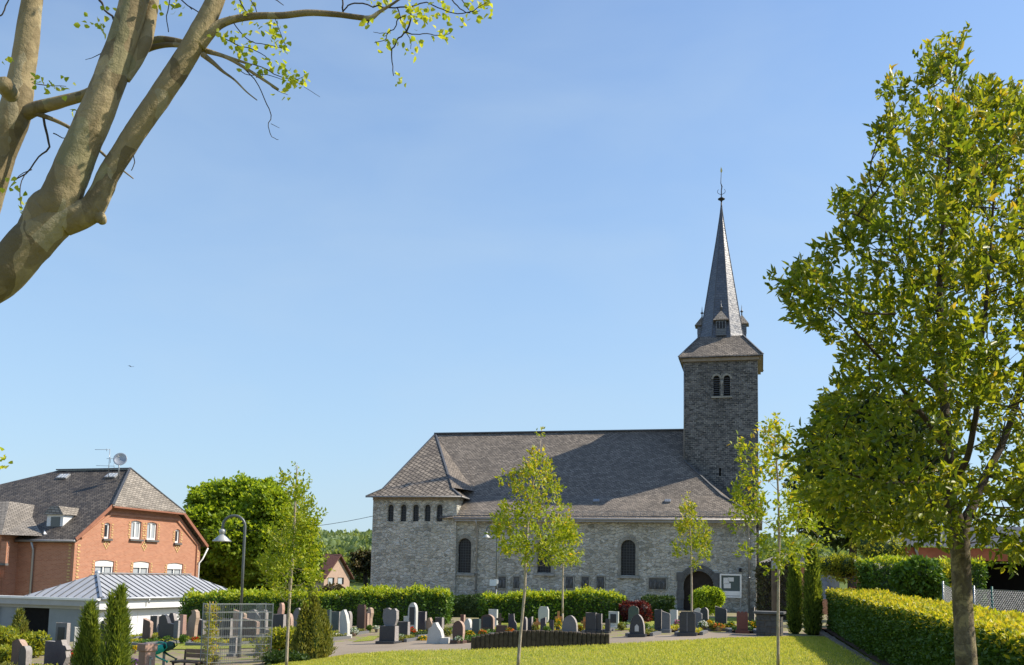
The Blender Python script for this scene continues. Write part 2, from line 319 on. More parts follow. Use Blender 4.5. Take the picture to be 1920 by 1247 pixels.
# ------------------------------------------------------------------ objects: things and their parts
def tag(o, label=None, cat=None, group=None, kind=None):
    if label: o['label'] = label
    if cat: o['category'] = cat
    if group: o['group'] = group
    if kind: o['kind'] = kind
    return o
def thing(name, loc, label, cat, group=None):
    o = bpy.data.objects.new(name, None); COL.objects.link(o); o.location = loc; o.empty_display_size = .3
    o['_loc'] = 0; del o['_loc']
    return tag(o, label, cat, group)
def link(name, me, mats, parent, loc=None):
    for m in (mats if isinstance(mats, (list, tuple)) else [mats]): me.materials.append(MATS[m])
    o = bpy.data.objects.new(name, me); COL.objects.link(o)
    if parent: o.parent = parent
    if loc is not None: o.location = loc
    return o
def origin_of(parent):
    v = Vector((0, 0, 0))
    while parent: v += parent.location; parent = parent.parent
    return v
class MB:
    def __init__(s): s.v = []; s.f = []; s.mi = []; s.sm = []; s.cm = 0
    def add(s, vs, fs, smooth=False):
        k = len(s.v); s.v += [tuple(p) for p in vs]
        for f in fs: s.f.append([i+k for i in f]); s.mi.append(s.cm); s.sm.append(smooth)
        return s
    def poly(s, pts): return s.add(pts, [list(range(len(pts)))])
    def obox(s, c, X, Y, Z):
        c, X, Y, Z = map(Vector, (c, X, Y, Z))
        vs = [c+X*a+Y*b_+Z*d for d in (-1, 1) for b_ in (-1, 1) for a in (-1, 1)]
        return s.add(vs, [(0, 2, 3, 1), (4, 5, 7, 6), (0, 1, 5, 4), (2, 6, 7, 3), (0, 4, 6, 2), (1, 3, 7, 5)])
    def bar(s, a, b_, w, h=None, upv=(0, 0, 1)):
        a, b_ = Vector(a), Vector(b_); d = (b_-a); l = d.length; d = d/l
        u = Vector(upv); r = d.cross(u)
        if r.length < 1e-3: r = d.cross(Vector((0, 1, 0)))
        r.normalize(); u = r.cross(d)
        return s.obox((a+b_)/2, d*l/2, r*w/2, u*(h or w)/2)
    def prism(s, pts, off):
        off = Vector(off); pts = [Vector(p) for p in pts]; n = len(pts)
        vs = pts + [p+off for p in pts]
        tr = tessellate_polygon([pts])
        fs = [list(t) for t in tr] + [[i+n for i in reversed(t)] for t in tr]
        fs += [[i, (i+1) % n, (i+1) % n+n, i+n] for i in range(n)]
        return s.add(vs, fs)
    def tube(s, pts, rad, seg=8, cap=True, jit=0, rng=None, smooth=True):
        pts = [Vector(p) for p in pts]; n = len(pts)
        if not hasattr(rad, '__len__'): rad = [rad]*n
        vs = []; ref = None
        for i, p in enumerate(pts):
            d = (pts[min(i+1, n-1)]-pts[max(i-1, 0)]);
            if d.length < 1e-9: d = Vector((0, 0, 1))
            d.normalize()
            if ref is None: ref = d.orthogonal().normalized()
            ref = (ref - d*ref.dot(d))
            if ref.length < 1e-6: ref = d.orthogonal()
            ref.normalize(); q = d.cross(ref)
            for k in range(seg):
                a = 2*math.pi*k/seg; rr = rad[i]
                if jit:
                    q0_ = p+(ref*math.cos(a)+q*math.sin(a))*rr; rr *= 1+jit*(noise.noise(q0_*3.5)*1.6+noise.noise(q0_*11)*.8+noise.noise(q0_*30)*.35)
                vs.append(p+ref*math.cos(a)*rr+q*math.sin(a)*rr)
        fs = [[i*seg+k, i*seg+(k+1) % seg, (i+1)*seg+(k+1) % seg, (i+1)*seg+k] for i in range(n-1) for k in range(seg)]
        if cap: fs += [list(range(seg))[::-1], [(n-1)*seg+k for k in range(seg)]]
        return s.add(vs, fs, smooth)
    def lathe(s, c, prof, seg=16, smooth=True, axis=None):
        c = Vector(c); vs = []
        for r_, z in prof:
            for k in range(seg):
                a = 2*math.pi*k/seg; vs.append(c+Vector((r_*math.cos(a), r_*math.sin(a), z)))
        n = len(prof)
        fs = [[i*seg+k, i*seg+(k+1) % seg, (i+1)*seg+(k+1) % seg, (i+1)*seg+k] for i in range(n-1) for k in range(seg)]
        fs += [list(range(seg))[::-1], [(n-1)*seg+k for k in range(seg)]]
        return s.add(vs, fs, smooth)
    def wall(s, O, U, V, N, outline, holes=(), depth=.3, thick=None):
        """flat wall with real openings; N points outward; holes get reveals going in by depth"""
        O, U, V, N = map(Vector, (O, U, V, N))
        loops = [list(outline)] + [list(h) for h in holes]
        tr = tessellate_polygon([[Vector((a, b_, 0)) for a, b_ in l] for l in loops])
        flat = [p for l in loops for p in l]
        s.add([O+U*a+V*b_ for a, b_ in flat], [list(t) for t in tr])
        for h in holes:
            n = len(h); vs = [O+U*a+V*b_ for a, b_ in h] + [O+U*a+V*b_-N*depth for a, b_ in h]
            s.add(vs, [[i, (i+1) % n, (i+1) % n+n, i+n] for i in range(n)])
        return s
    def build(s, name, mats, parent=None, bevel=0, label=None):
        me = bpy.data.meshes.new(name); o0 = origin_of(parent)
        me.from_pydata([(v[0]-o0.x, v[1]-o0.y, v[2]-o0.z) for v in s.v], [], s.f)
        me.polygons.foreach_set('material_index', s.mi); me.polygons.foreach_set('use_smooth', s.sm)
        me.update()
        uvl = me.uv_layers.new(name='UVMap'); d = []
        for p in me.polygons:
            n = p.normal
            if abs(n.z) > .985: t = Vector((1, 0, 0)); w = Vector((0, 1, 0))
            else:
                t = Vector((-n.y, n.x, 0)).normalized(); w = n.cross(t)
                if w.z < 0: w = -w
                if abs(t.x) > abs(t.y):
                    if t.x < 0: t = -t
                elif t.y < 0: t = -t
            for li in p.loop_indices:
                v = me.vertices[me.loops[li].vertex_index].co + o0; d += [v.dot(t), v.dot(w)]
        uvl.data.foreach_set('uv', d)
        o = link(name, me, mats, parent)
        if bevel:
            b_ = o.modifiers.new('bevel', 'BEVEL'); b_.width = bevel; b_.segments = 2; b_.limit_method = 'ANGLE'; b_.angle_limit = R(35)
        if label: o['label'] = label
        return o
def arch(cx, z0, w, h, n=9):
    """round-headed opening, outline in wall coordinates"""
    r_ = w/2; zs = z0+h-r_
    return [(cx-r_, z0), (cx+r_, z0)] + [(cx+r_*math.cos(math.pi*i/(n-1)), zs+r_*math.sin(math.pi*i/(n-1))) for i in range(n)]
def seg_arch(cx, z0, w, h, rise=.1, n=5):
    return [(cx-w/2, z0), (cx+w/2, z0)] + [(cx+w/2-w*i/(n-1), z0+h-rise+rise*math.sin(math.pi*i/(n-1))) for i in range(n)]
def rect(cx, z0, w, h): return [(cx-w/2, z0), (cx+w/2, z0), (cx+w/2, z0+h), (cx-w/2, z0+h)]

# ------------------------------------------------------------------ terrain, path, lawn, sky stays the world's
xs = sorted(set([round(v, 2) for v in list(np.arange(-40, 40.1, 1.0))] + [s_*v for v in (46, 55, 70, 95, 130, 190, 280, 420, 700, 1200) for s_ in (-1, 1)]))
ys = sorted(set([round(v, 2) for v in list(np.arange(-10, 80.1, 1.0))] + [-600, -300, -120, -60, -30, -18, 90, 105, 130, 170, 220, 300, 400, 500, 620, 800, 1100, 1500, 2200]))
def gfar(x, y):
    z = g(x, y)
    if y > 90:
        hill = 19*sm(250, 620, y)*(.75+.25*math.sin(x*.006+1))
        z += hill - 4*sm(90, 160, y)*(1-sm(200, 300, y))
    return z
mb = MB(); mb.add([(x, y, gfar(x, y)) for y in ys for x in xs], [[j*len(xs)+i, j*len(xs)+i+1, (j+1)*len(xs)+i+1, (j+1)*len(xs)+i] for j in range(len(ys)-1) for i in range(len(xs)-1)], True)
b_ = MATS
gm = bpy.data.materials  # ground: gravel near the graves, meadow beyond
b = NB('ground_mix'); p = b.obj(); sp = b.n('ShaderNodeSeparateXYZ', {0: p}).outputs
n = b.noise(p, .7, 5, .6); n2 = b.noise(p, 24, 3, .7); n3 = b.noise(p, 3.0, 4, .6)
c = b.ramp(n, [(.3, (.24, .185, .13)), (.7, (.36, .29, .215))]); c = b.mix(b.math('MULTIPLY', n2, .5), c, (.13, .10, .075))
c = b.mix(b.n('ShaderNodeMapRange', {'Value': n3, 'From Min': .5, 'From Max': .58, 'To Max': .8}).outputs[0], c, (.22, .26, .045))
far = b.n('ShaderNodeMapRange', {'Value': sp[1], 'From Min': 75, 'From Max': 85}).outputs[0]
c = b.mix(far, c, b.mix(b.noise(p, .05, 5), (.07, .11, .03), (.14, .17, .05))); b.bump(n2, .6, .02); b.fin(c, .95, .12)
tag(mb.build('ground', 'ground_mix'), kind='structure')
def strip(name, nearpx, farpx, mat, dz, n=80, m=14, world=False):
    """a sheet on the ground between two polylines"""
    def pl(pts):
        P = [Vector((p_[0], p_[1], 0)) for p_ in pts] if world else [ground(*p_) for p_ in pts]
        P = [Vector((q.x, q.y)) for q in P]; L_ = [0]
        for a, c_ in zip(P, P[1:]): L_.append(L_[-1]+(c_-a).length)
        out = []
        for i in range(n+1):
            t = L_[-1]*i/n
            for k in range(len(P)-1):
                if t <= L_[k+1]+1e-6: break
            f = (t-L_[k])/max(1e-6, L_[k+1]-L_[k]); out.append(P[k].lerp(P[k+1], f))
        return out
    A_, B_ = pl(nearpx), pl(farpx); vs = []
    for j in range(m+1):
        for i in range(n+1):
            q = A_[i].lerp(B_[i], j/m); vs.append((q.x, q.y, g(q.x, q.y)+dz))
    fs = [[j*(n+1)+i, j*(n+1)+i+1, (j+1)*(n+1)+i+1, (j+1)*(n+1)+i] for j in range(m) for i in range(n)]
    mb = MB(); mb.add(vs, fs, True); return mb, A_, B_
def wp(p_): q = ground(*p_); return (q.x, q.y)
PATH_FAR = [wp(q) for q in [(560, 1212), (640, 1204), (720, 1199), (880, 1205), (1140, 1196), (1200, 1193), (1300, 1189), (1420, 1186), (1478, 1184)]]
LAWN_FAR = [wp(q) for q in [(545, 1246), (600, 1240), (660, 1230), (740, 1224), (880, 1221), (1140, 1211), (1220, 1207), (1300, 1203), (1400, 1199), (1480, 1197), (1556, 1199)]]
mb, _, _ = strip('path', LAWN_FAR[:-1], PATH_FAR, 'asphalt_path', .010, 80, 10, True); tag(mb.build('path', 'asphalt_path'), kind='structure')
near = [(-6.6, 12), (-5, 8), (-3, 3), (0, -2), (3, -2), (5.2, 3), (6.0, 10), (8, 20), (LAWN_FAR[-1][0]+.1, LAWN_FAR[-1][1]-.1)]
mb, LA, LB = strip('lawn', [(-9, 14), (-6, -6), (0, -8), (6, -6), (6.0, 8), (8.6, 20), (11.5, 31)], LAWN_FAR, 'lawn_ground', .030, 90, 60, True)
tag(mb.build('lawn', 'lawn_ground'), kind='structure')
# ================================================================== CHURCH
TH = R(14)
A = Vector((math.cos(TH), -math.sin(TH), 0)); B = Vector((math.sin(TH), math.cos(TH), 0)); Z = Vector((0, 0, 1))
cp = below(1418, 1140, 68); CO = Vector((cp.x, cp.y, 0))
def cl(px, py, Y=0.0):
    q = on_plane(px, py, CO+B*Y, B) - CO
    return q.dot(A), q.z
def C(X, Y, z): return CO + A*X + B*Y + Z*z
church = thing('church', C(-12, 7, -.4), 'grey rubble stone church with slate roofs, square tower and pointed spire', 'church')
zb = -1.2
ze = cl(1150, 977)[1]; zr = cl(1100, 809, 7)[1]; zt = cl(780, 932)[1]
XL = cl(855, 1040)[0]; TL = cl(700, 1000)[0]; TR = cl(858, 960)[0]; Xap = cl(817, 812, 7)[0]
YT = 4.6
TWl = cl(1283, 740, YT)[0]; TWr = cl(1421, 740, YT)[0]; TW = TWr-TWl; zte = cl(1350, 672, YT)[1]
DEP = 14.0
def wx(px, py=1040, Y=0): return cl(px, py, Y)[0]
def wz(py, px=1150, Y=0): return cl(px, py, Y)[1]
# --- nave walls with real openings
tall = []
for px, yt, yb, w in ((871.5, 1009, 1074, 27), (1021, 1010, 1074, 26), (1178, 1012, 1079, 27)):
    x, z1 = cl(px, yt); _, z0 = cl(px, yb); ww = w*68/1880/math.cos(TH)*1.02
    tall.append((x, z0, ww, z1-z0))
dx, dzt = cl(1308, 1059); dw = 2.55; d0 = zb
door_hole = arch(dx+.05, d0, dw*.80, dzt-.42-d0, 13)
holes = [arch(*t) for t in tall] + [door_hole]
mb = MB()
outl = [(XL-1, zb), (0, zb), (0, ze), (XL-1, ze)]
mb.wall(C(0, 0, 0), A, Z, -B, outl, holes, .45)
mb.poly([C(0, 0, zb), C(0, DEP, zb), C(0, DEP, ze), C(0, 0, ze)])
mb.poly([C(0, DEP, zb), C(XL-1, DEP, zb), C(XL-1, DEP, ze), C(0, DEP, ze)])
mb.poly([C(0, 0, ze), C(0, DEP, ze), C(0, 7, zr-1.5)])
mb.build('nave_wall', 'stone_nave', church)
# transept
th = []
for px in (733, 757, 780, 802, 824.5):
    x, z1 = cl(px, 946, -.25); _, z0 = cl(px, 977.5, -.25); th.append((x, z0, .46, z1-z0))
mb = MB(); mb.wall(C(0, -.25, 0), A, Z, -B, [(TL, zb), (TR, zb), (TR, zt), (TL, zt)], [arch(*t) for t in th], .4)
mb.poly([C(TL, DEP+.25, zb), C(TL, -.25, zb), C(TL, -.25, zt), C(TL, DEP+.25, zt)])
mb.poly([C(TR, -.25, zb), C(TR, DEP+.25, zb), C(TR, DEP+.25, zt), C(TR, -.25, zt)])
mb.poly([C(TL, DEP+.25, zb), C(TR, DEP+.25, zb), C(TR, DEP+.25, zt), C(TL, DEP+.25, zt)])
mb.build('transept_wall', 'stone_nave', church)
# window parts
def c_window(spec, Y, dep, name='window', leaded=True, sill=True, ring=True):
    x, z0, w, h = spec
    mb = MB(); mb.prism([C(x+a-x, Y+dep-.06, z_) for a, z_ in arch(x, z0, w-.02, h-.01)], B*.04); pane = mb.build(name, 'leaded' if leaded else 'glass', church)
    if ring:   # dressed stone surround, 3 cm proud of the wall
        n = 13; rr = w/2; zs = z0+h-rr; mb = MB()
        for sgn in (-1, 1):
            k = 5
            for i in range(k):
                wi = .17 if i % 2 else .25; z_a = z0+(zs-z0)*i/k; z_b = z0+(zs-z0)*(i+1)/k-.012
                mb.obox(C(x+sgn*(rr+wi/2), Y+.02, (z_a+z_b)/2), A*wi/2, B*.05, Z*(z_b-z_a)/2)
        for i in range(n):
            a0, a1 = math.pi*i/n+.012, math.pi*(i+1)/n-.012
            q = [(x+r_*math.cos(a_), zs+r_*math.sin(a_)) for r_, a_ in ((rr, a0), (rr+.24, a0), (rr+.24, a1), (rr, a1))]
            mb.prism([C(a_, Y-.03, z_) for a_, z_ in q], B*.10)
        mb.build('surround', 'trim_stone', pane)
    if sill:
        mb = MB(); mb.prism([C(x-w*.78, Y-.16, z0-.20), C(x-w*.78, Y+.2, z0-.20), C(x-w*.78, Y+.2, z0+.02), C(x-w*.78, Y-.12, z0-.06)], A*w*1.56)
        mb.build('sill', 'trim_stone', pane)
for t in tall: c_window(t, 0, .34)
for t in th:
    c_window(t, -.25, .26, leaded=True, sill=False, ring=False); mb = MB()
    n = 7
    for i in range(n):
        a0, a1 = math.pi*i/n+.02, math.pi*(i+1)/n-.02; zs = t[1]+t[3]-.23
        mb.prism([C(t[0]+r_*math.cos(a_), -.27, zs+r_*math.sin(a_)) for r_, a_ in ((.23, a0), (.36, a0), (.36, a1), (.23, a1))], B*.06)
    mb.build('window_arch', 'trim_stone', church)
mb = MB(); mb.obox(C((TL+TR)/2, -.29, zt-.16), A*(TR-TL)/2, B*.05, Z*.10); mb.build('cornice', 'wood_eave', church)
# portal
mb = MB(); rr = dw*.40; zs = dzt-.42-rr; cx_ = dx+.05; n = 17
for i in range(n):
    a0, a1 = math.pi*i/n+.01, math.pi*(i+1)/n-.01
    mb.prism([C(cx_+r_*math.cos(a_), -.05, zs+r_*math.sin(a_)) for r_, a_ in ((rr, a0), (rr+.40, a0), (rr+.40, a1), (rr, a1))], B*.16)
for s_ in (-1, 1):
    for k in range(5):
        mb.obox(C(cx_+s_*(rr+.20), -.0, d0+.6+k*.62), A*(.2 if k % 2 else .26), B*.055, Z*.30)
por = mb.build('portal', 'trim_dark', church)
mb = MB(); mb.prism([C(a_, .40, z_) for a_, z_ in door_hole], B*.05); dr = mb.build('door', 'door_dark', church)
for s_ in (-1, 1): mb = MB(); mb.tube([C(cx_+s_*.08, .36, 1.0+d0+.6), C(cx_+s_*.08, .32, 1.02+d0+.6), C(cx_+s_*.2, .32, 1.02+d0+.6)], .02, 6); mb.build('handle', 'black_iron', dr)
# stone reliefs (stations) let into the wall: frame and weathered figures
rng = random.Random(5)
def relief(px, py0, py1, wpx):
    x, z1 = cl(px, py0); _, z0 = cl(px, py1); w = wpx*.0375
    mb = MB()
    for a_, b0, hw, hh in ((x-w/2, (z0+z1)/2, .045, (z1-z0)/2), (x+w/2, (z0+z1)/2, .045, (z1-z0)/2), (x, z0, w/2, .045), (x, z1, w/2, .045)): mb.obox(C(a_, -.03, b0), A*hw, B*.05, Z*hh)
    fr = mb.build('relief', 'trim_stone', church)
    mb = MB(); mb.obox(C(x, -.004, (z0+z1)/2), A*w*.47, B*.01, Z*(z1-z0)*.46)
    k = max(2, int(w/.26))
    for i in range(k):   # weathered standing figures in low relief
        fx = x-w/2+w*(i+.5)/k; hh = (z1-z0)*rng.uniform(.62, .8); zz = z0+.06
        mb.tube([C(fx, -.05, zz), C(fx+rng.uniform(-.04, .04), -.06, zz+hh*.45), C(fx+rng.uniform(-.03, .03), -.06, zz+hh*.78), C(fx, -.05, zz+hh*.84)], [.10, .075, .085, .03], 7)
        mb.lathe(C(fx, -.06, zz+hh*.9), [(.01, -.06), (.05, -.03), (.055, .01), (.03, .05)], 7)
        mb.tube([C(fx-.02, -.09, zz+hh*.7), C(fx+rng.choice((-.13, .13)), -.08, zz+hh*rng.uniform(.45, .95))], [.03, .018], 5)
    mb.build('carving', 'trim_dark', fr)
for px, wpx in ((942, 17), (969, 14), (1068, 16), (1097.5, 16), (1126, 16)): relief(px, 1080, 1104, wpx)
relief(1233, 1083, 1106, 33)
# roof of the nave: lower slope shallower than the upper one
ov = .50; zb0 = ze+.12; Ybk = 2.0; zbk = zb0+(Ybk+ov)*.72
Cr = (.45, -ov)                                   # front right corner of the eaves
def hipX(Y): t = (Y+ov)/(YT+ov); return Cr[0]+t*(TWl-Cr[0])
def roofz(Y): return zb0+(Y+ov)*.72 if Y < Ybk else zbk+(Y-Ybk)*(zr-zbk)/(7-Ybk)
mb = MB(); XN = XL-4.2
mb.poly([C(XL-1.2, -ov, zb0), C(Cr[0], -ov, zb0), C(hipX(Ybk), Ybk, zbk), C(XL-1.2, Ybk, zbk)])
mb.poly([C(XL-1.2, Ybk, zbk), C(hipX(Ybk), Ybk, zbk), C(TWl, YT, roofz(YT)), C(TWl+.6, 7, zr), C(Xap, 7, zr), C(XL-1.2, Ybk+.6, roofz(Ybk+.6))])
YB = DEP+ov; Yk2 = DEP-Ybk
mb.poly([C(XL-1.2, YB, zb0), C(XL-1.2, Yk2, zbk), C(Cr[0], Yk2, zbk), C(Cr[0], YB, zb0)])
mb.poly([C(XL-1.2, Yk2, zbk), C(Xap, 7, zr), C(TWl+.6, 7, zr), C(Cr[0]-2, Yk2, zbk)])
mb.poly([C(Cr[0], -ov, zb0), C(Cr[0], YT+.3, zb0), C(TWl, YT, roofz(YT)), C(hipX(Ybk), Ybk, zbk)])
mb.poly([C(XL-1.2, -ov, zb0-.02), C(XL-1.2, .1, zb0-.02), C(Cr[0], .1, zb0-.02), C(Cr[0], -ov, zb0-.02)])
nr = mb.build('nave_roof', 'slate_nave', church)
# ridge and hip capping
mb = MB(); mb.bar(C(Xap-.1, 7, zr+.03), C(TWl-.02, 7, zr+.03), .30, .09)
mb.bar(C(Cr[0], -ov, zb0+.04), C(hipX(Ybk), Ybk, zbk+.04), .16, .05); mb.bar(C(hipX(Ybk), Ybk, zbk+.04), C(TWl, YT, roofz(YT)+.04), .16, .05)
mb.build('ridge_cap', 'lead', nr)
# snow rail: three thin rails on brackets along the eaves
mb = MB()
for k, (dz_) in enumerate((.10, .20, .30)): mb.bar(C(XL-.2, -ov+.35, zb0+.25+dz_), C(Cr[0]-1.0, -ov+.35, zb0+.25+dz_), .022)
nn = 46
for i in range(nn+1):
    X = XL-.2+(Cr[0]-1.0-XL+.2)*i/nn; mb.bar(C(X, -ov+.35, zb0+.22), C(X, -ov+.35, zb0+.58), .022, upv=(0, 1, 0))
mb.build('snow_rail', 'gutter', nr)
for px, py in ((1118, 929), (1252, 929), (985, 930)):   # roof vents
    X, z_ = cl(px, py, 1.35); z_ = roofz(1.35)
    mb = MB(); sl = Vector((0, 0, 0)); P = C(X, 1.35, z_+.06); S = (B+Z*.72).normalized(); N_ = (Z-B*.72).normalized()
    mb.obox(P, A*.22, S*.16, N_*.05)
    for k in (-1, 0, 1): mb.obox(P+A*k*.14+N_*.06, A*.045, S*.17, N_*.02)
    mb.build('roof_vent', 'galv', nr)
# gutter and downpipes
mb = MB(); mb.tube([C(XL-.1, -ov-.07, zb0-.03), C(Cr[0], -ov-.07, zb0-.03)], .085, 8); mb.obox(C((XL+Cr[0])/2, -.28, ze-.03), A*(Cr[0]-XL)/2, B*.26, Z*.07)
mb.build('gutter', 'gutter', church)
for px, mt in ((894.5, 'galv'), (1404, 'galv')):
    X = wx(px); mb = MB(); mb.tube([C(X, -ov-.07, zb0-.06), C(X, -.30, zb0-.5), C(X, -.10, zb0-.8), C(X, -.10, zb)], .058, 8)
    for k in range(4): mb.lathe(C(X, -.10, .6+k*1.3), [(.058, -.03), (.075, -.03), (.075, .03), (.058, .03)], 8)
    mb.build('downpipe', mt, church)
X, z_ = cl(1388, 1069); mb = MB(); mb.obox(C(X, -.14, z_), A*.09, B*.09, Z*.12); mb.bar(C(X, 0, z_+.14), C(X, -.2, z_+.14), .03); mb.build('wall_lamp', 'black_iron', church)
# transept hipped roof with flared eaves
o2 = .42; mb = MB()
e = [(TL-o2, -.25-o2), (TR+o2, -.25-o2), (TR+o2, DEP+.25+o2), (TL-o2, DEP+.25+o2)]
i_ = .95; m_ = [(TL-o2+i_, -.25-o2+i_), (TR+o2-i_, -.25-o2+i_), (TR+o2-i_, DEP+.25+o2-i_), (TL-o2+i_, DEP+.25+o2-i_)]
ez = zt+.02; mz = ez+.62
for k in range(4):
    a_, b0 = e[k], e[(k+1) % 4]; c_, d_ = m_[(k+1) % 4], m_[k]
    mb.poly([C(*a_, ez), C(*b0, ez), C(*c_, mz), C(*d_, mz)])
    mb.poly([C(*d_, mz), C(*c_, mz), C(Xap, 7, zr)])
mb.poly([C(*q, ez-.02) for q in e[::-1]])
tr = mb.build('transept_roof', 'slate_lattice', church)
def on_nave(px, py):   # point of the measured pixel on the upper nave slope
    k = (zr-zbk)/(7-Ybk); n_ = (Z-B*k).normalized(); return on_plane(px, py, C(0, Ybk, zbk), n_)
Pa, Pb, Pc = on_nave(821, 824), on_nave(872, 848), on_nave(889, 922)
f_ = .998; Pd = C(m_[1][0], m_[1][1], mz)*f_+C(Xap, 7, zr)*(1-f_); up3 = Z*.05-B*.05
mb = MB(); mb.add([Pa+up3, Pb+up3, Pc+up3, Pd+up3*1.5], [(0, 3, 2), (0, 2, 1)]); mb.build('swept_valley', 'slate_nave', tr)
mb = MB(); mb.bar(C(*e[0], ez+.02), C(*m_[0], mz+.03), .14, .05); mb.bar(C(*m_[0], mz+.03), C(Xap, 7, zr+.03), .14, .05); mb.bar(C(*e[1], ez+.02), C(*m_[1], mz+.03), .14, .05); mb.bar(C(*m_[1], mz+.03), C(Xap, 7, zr+.03), .14, .05)
mb.build('ridge_cap', 'lead', tr)
mb = MB(); mb.tube([C(e[0][0], e[0][1]-.05, ez-.05), C(e[1][0], e[1][1]-.05, ez-.05)], .06, 8); mb.tube([C(e[1][0]+.05, e[1][1], ez-.05), C(e[1][0]+.05, 1.6, ez-.05)], .06, 8); mb.build('gutter', 'gutter', church)
# --- tower
xb = [(cl(px, 722, YT)[0]) for px in (1343.5, 1363)]; zl0 = cl(1352, 743, YT)[1]; zl1 = cl(1352, 704, YT)[1]
bh = [(x, zl0, .46, zl1-zl0) for x in xb]
sx_, sz0 = cl(1350, 893, YT); sz1 = cl(1350, 877, YT)[1]
mb = MB(); mb.wall(C(0, YT, 0), A, Z, -B, [(TWl, zb), (TWr, zb), (TWr, zte), (TWl, zte)], [arch(*t) for t in bh]+[rect(sx_, sz0, .14, sz1-sz0)], .35)
q = [(TWr, YT), (TWr, YT+TW), (TWl, YT+TW), (TWl, YT)]
for a_, b0 in zip(q, q[1:]): mb.poly([C(*a_, zb), C(*b0, zb), C(*b0, zte), C(*a_, zte)])
mb.build('tower_wall', 'stone_tower', church)
for t in bh:
    mb = MB(); mb.prism([C(a_, YT+.34, z_) for a_, z_ in arch(*t)], B*.03); w_ = mb.build('belfry_window', 'dark_void', church)
    mb = MB()
    for k in range(9):
        zz = t[1]+.08+k*(t[3]-.1)/9; mb.obox(C(t[0], YT+.16, zz), A*.225, (B*.8+Z*.6)*.09, (Z*.8-B*.6)*.012)
    mb.build('louvre', 'lead', w_)
mb = MB(); xm = sum(xb)/2; mb.lathe(C(xm, YT+.06, zl0), [(.11, 0), (.11, .12), (.065, .18), (.065, (zl1-zl0)*.55), (.12, (zl1-zl0)*.68), (.12, (zl1-zl0)*.76)], 10)
for t in bh:
    for i in range(9):
        a0, a1 = math.pi*i/9+.02, math.pi*(i+1)/9-.02; zs = t[1]+t[3]-.23
        mb.prism([C(t[0]+r_*math.cos(a_), YT-.025, zs+r_*math.sin(a_)) for r_, a_ in ((.235, a0), (.38, a0), (.38, a1), (.235, a1))], B*.05)
mb.obox(C(xm, YT-.03, zl0-.07), A*.75, B*.08, Z*.06); mb.build('belfry_column', 'trim_stone', church)
mb = MB(); mb.prism([C(sx_-.07, YT+.3, sz0), C(sx_+.07, YT+.3, sz0), C(sx_+.07, YT+.3, sz1), C(sx_-.07, YT+.3, sz1)], B*.03); mb.build('slit_window', 'dark_void', church)
for X_, z_ in ((cl(1368, 776, YT)), (cl(1374, 776, YT)), (cl(1399, 777, YT)), (cl(1406, 777, YT)), (cl(1414, 777, YT)), cl(1293, 777, YT)):
    pass
# cornice, low roof, spire
o3 = .36; x0, x1, y0, y1 = TWl-o3, TWr+o3, YT-o3, YT+TW+o3; cx_, cy_ = (TWl+TWr)/2, YT+TW/2
mb = MB()
for a_, b0 in (((TWl-.1, YT-.1), (TWr+.1, YT-.1)), ((TWr+.1, YT-.1), (TWr+.1, YT+TW+.1)), ((TWl-.1, YT-.1), (TWl-.1, YT+TW+.1))): mb.bar(C(*a_, zte-.10), C(*b0, zte-.10), .25, .22)
mb.poly([C(x0, y0, zte+.03), C(x0, y1, zte+.03), C(x1, y1, zte+.03), C(x1, y0, zte+.03)])
mb.build('tower_cornice', 'wood_eave', church)
zro = cl(1356, 632, YT+1.0)[1]; ra = 1.67; rs = ra/math.cos(math.pi/8)
oc = [(cx_+rs*math.cos(math.pi/8+k*math.pi/4), cy_+rs*math.sin(math.pi/8+k*math.pi/4)) for k in range(8)]
ez = zte+.12; mb = MB(); sq = [(x0-.05, y0-.05), (x1+.05, y0-.05), (x1+.05, y1+.05), (x0-.05, y1+.05)]
for a_, b0 in zip(sq, sq[1:]+sq[:1]): mb.poly([C(*a_, zte+.04), C(*b0, zte+.04), C(*b0, ez), C(*a_, ez)])
iq = [(cx_+a_*ra*.96, cy_+b0*ra*.96) for a_, b0 in ((-1, -1), (1, -1), (1, 1), (-1, 1))]
for k in range(4): mb.poly([C(*sq[k], ez), C(*sq[(k+1) % 4], ez), C(*iq[(k+1) % 4], zro+.1), C(*iq[k], zro+.1)])
mb.poly([C(*p_, zro+.1) for p_ in iq]); mb.build('tower_roof', 'slate_nave', church)
for k in range(4): mb = MB(); mb.bar(C(*sq[k], ez+.03), C(*iq[k], zro+.13), .13, .05); mb.build('ridge_cap', 'lead', church)
ztip = cl(1358, 388, cy_)[1]; zs0 = zro-.15
prof = [(0, 1.03), (.05, .965), (.25, .755), (.5, .50), (.75, .245), (.90, .105), (.965, .05), (1, .028)]
mb = MB(); vs = []
for t, f in prof:
    for k in range(8): vs.append(C(cx_+(oc[k][0]-cx_)*f, cy_+(oc[k][1]-cy_)*f, zs0+(ztip-zs0)*t))
mb.add(vs, [[i*8+k, i*8+(k+1) % 8, (i+1)*8+(k+1) % 8, (i+1)*8+k] for i in range(len(prof)-1) for k in range(8)])
sp = mb.build('spire', 'slate_spire', church)
mb = MB()
for k in range(8):
    for i in range(len(prof)-1): mb.bar(vs[i*8+k], vs[(i+1)*8+k], .05)
mb.build('hip_roll', 'lead', sp)
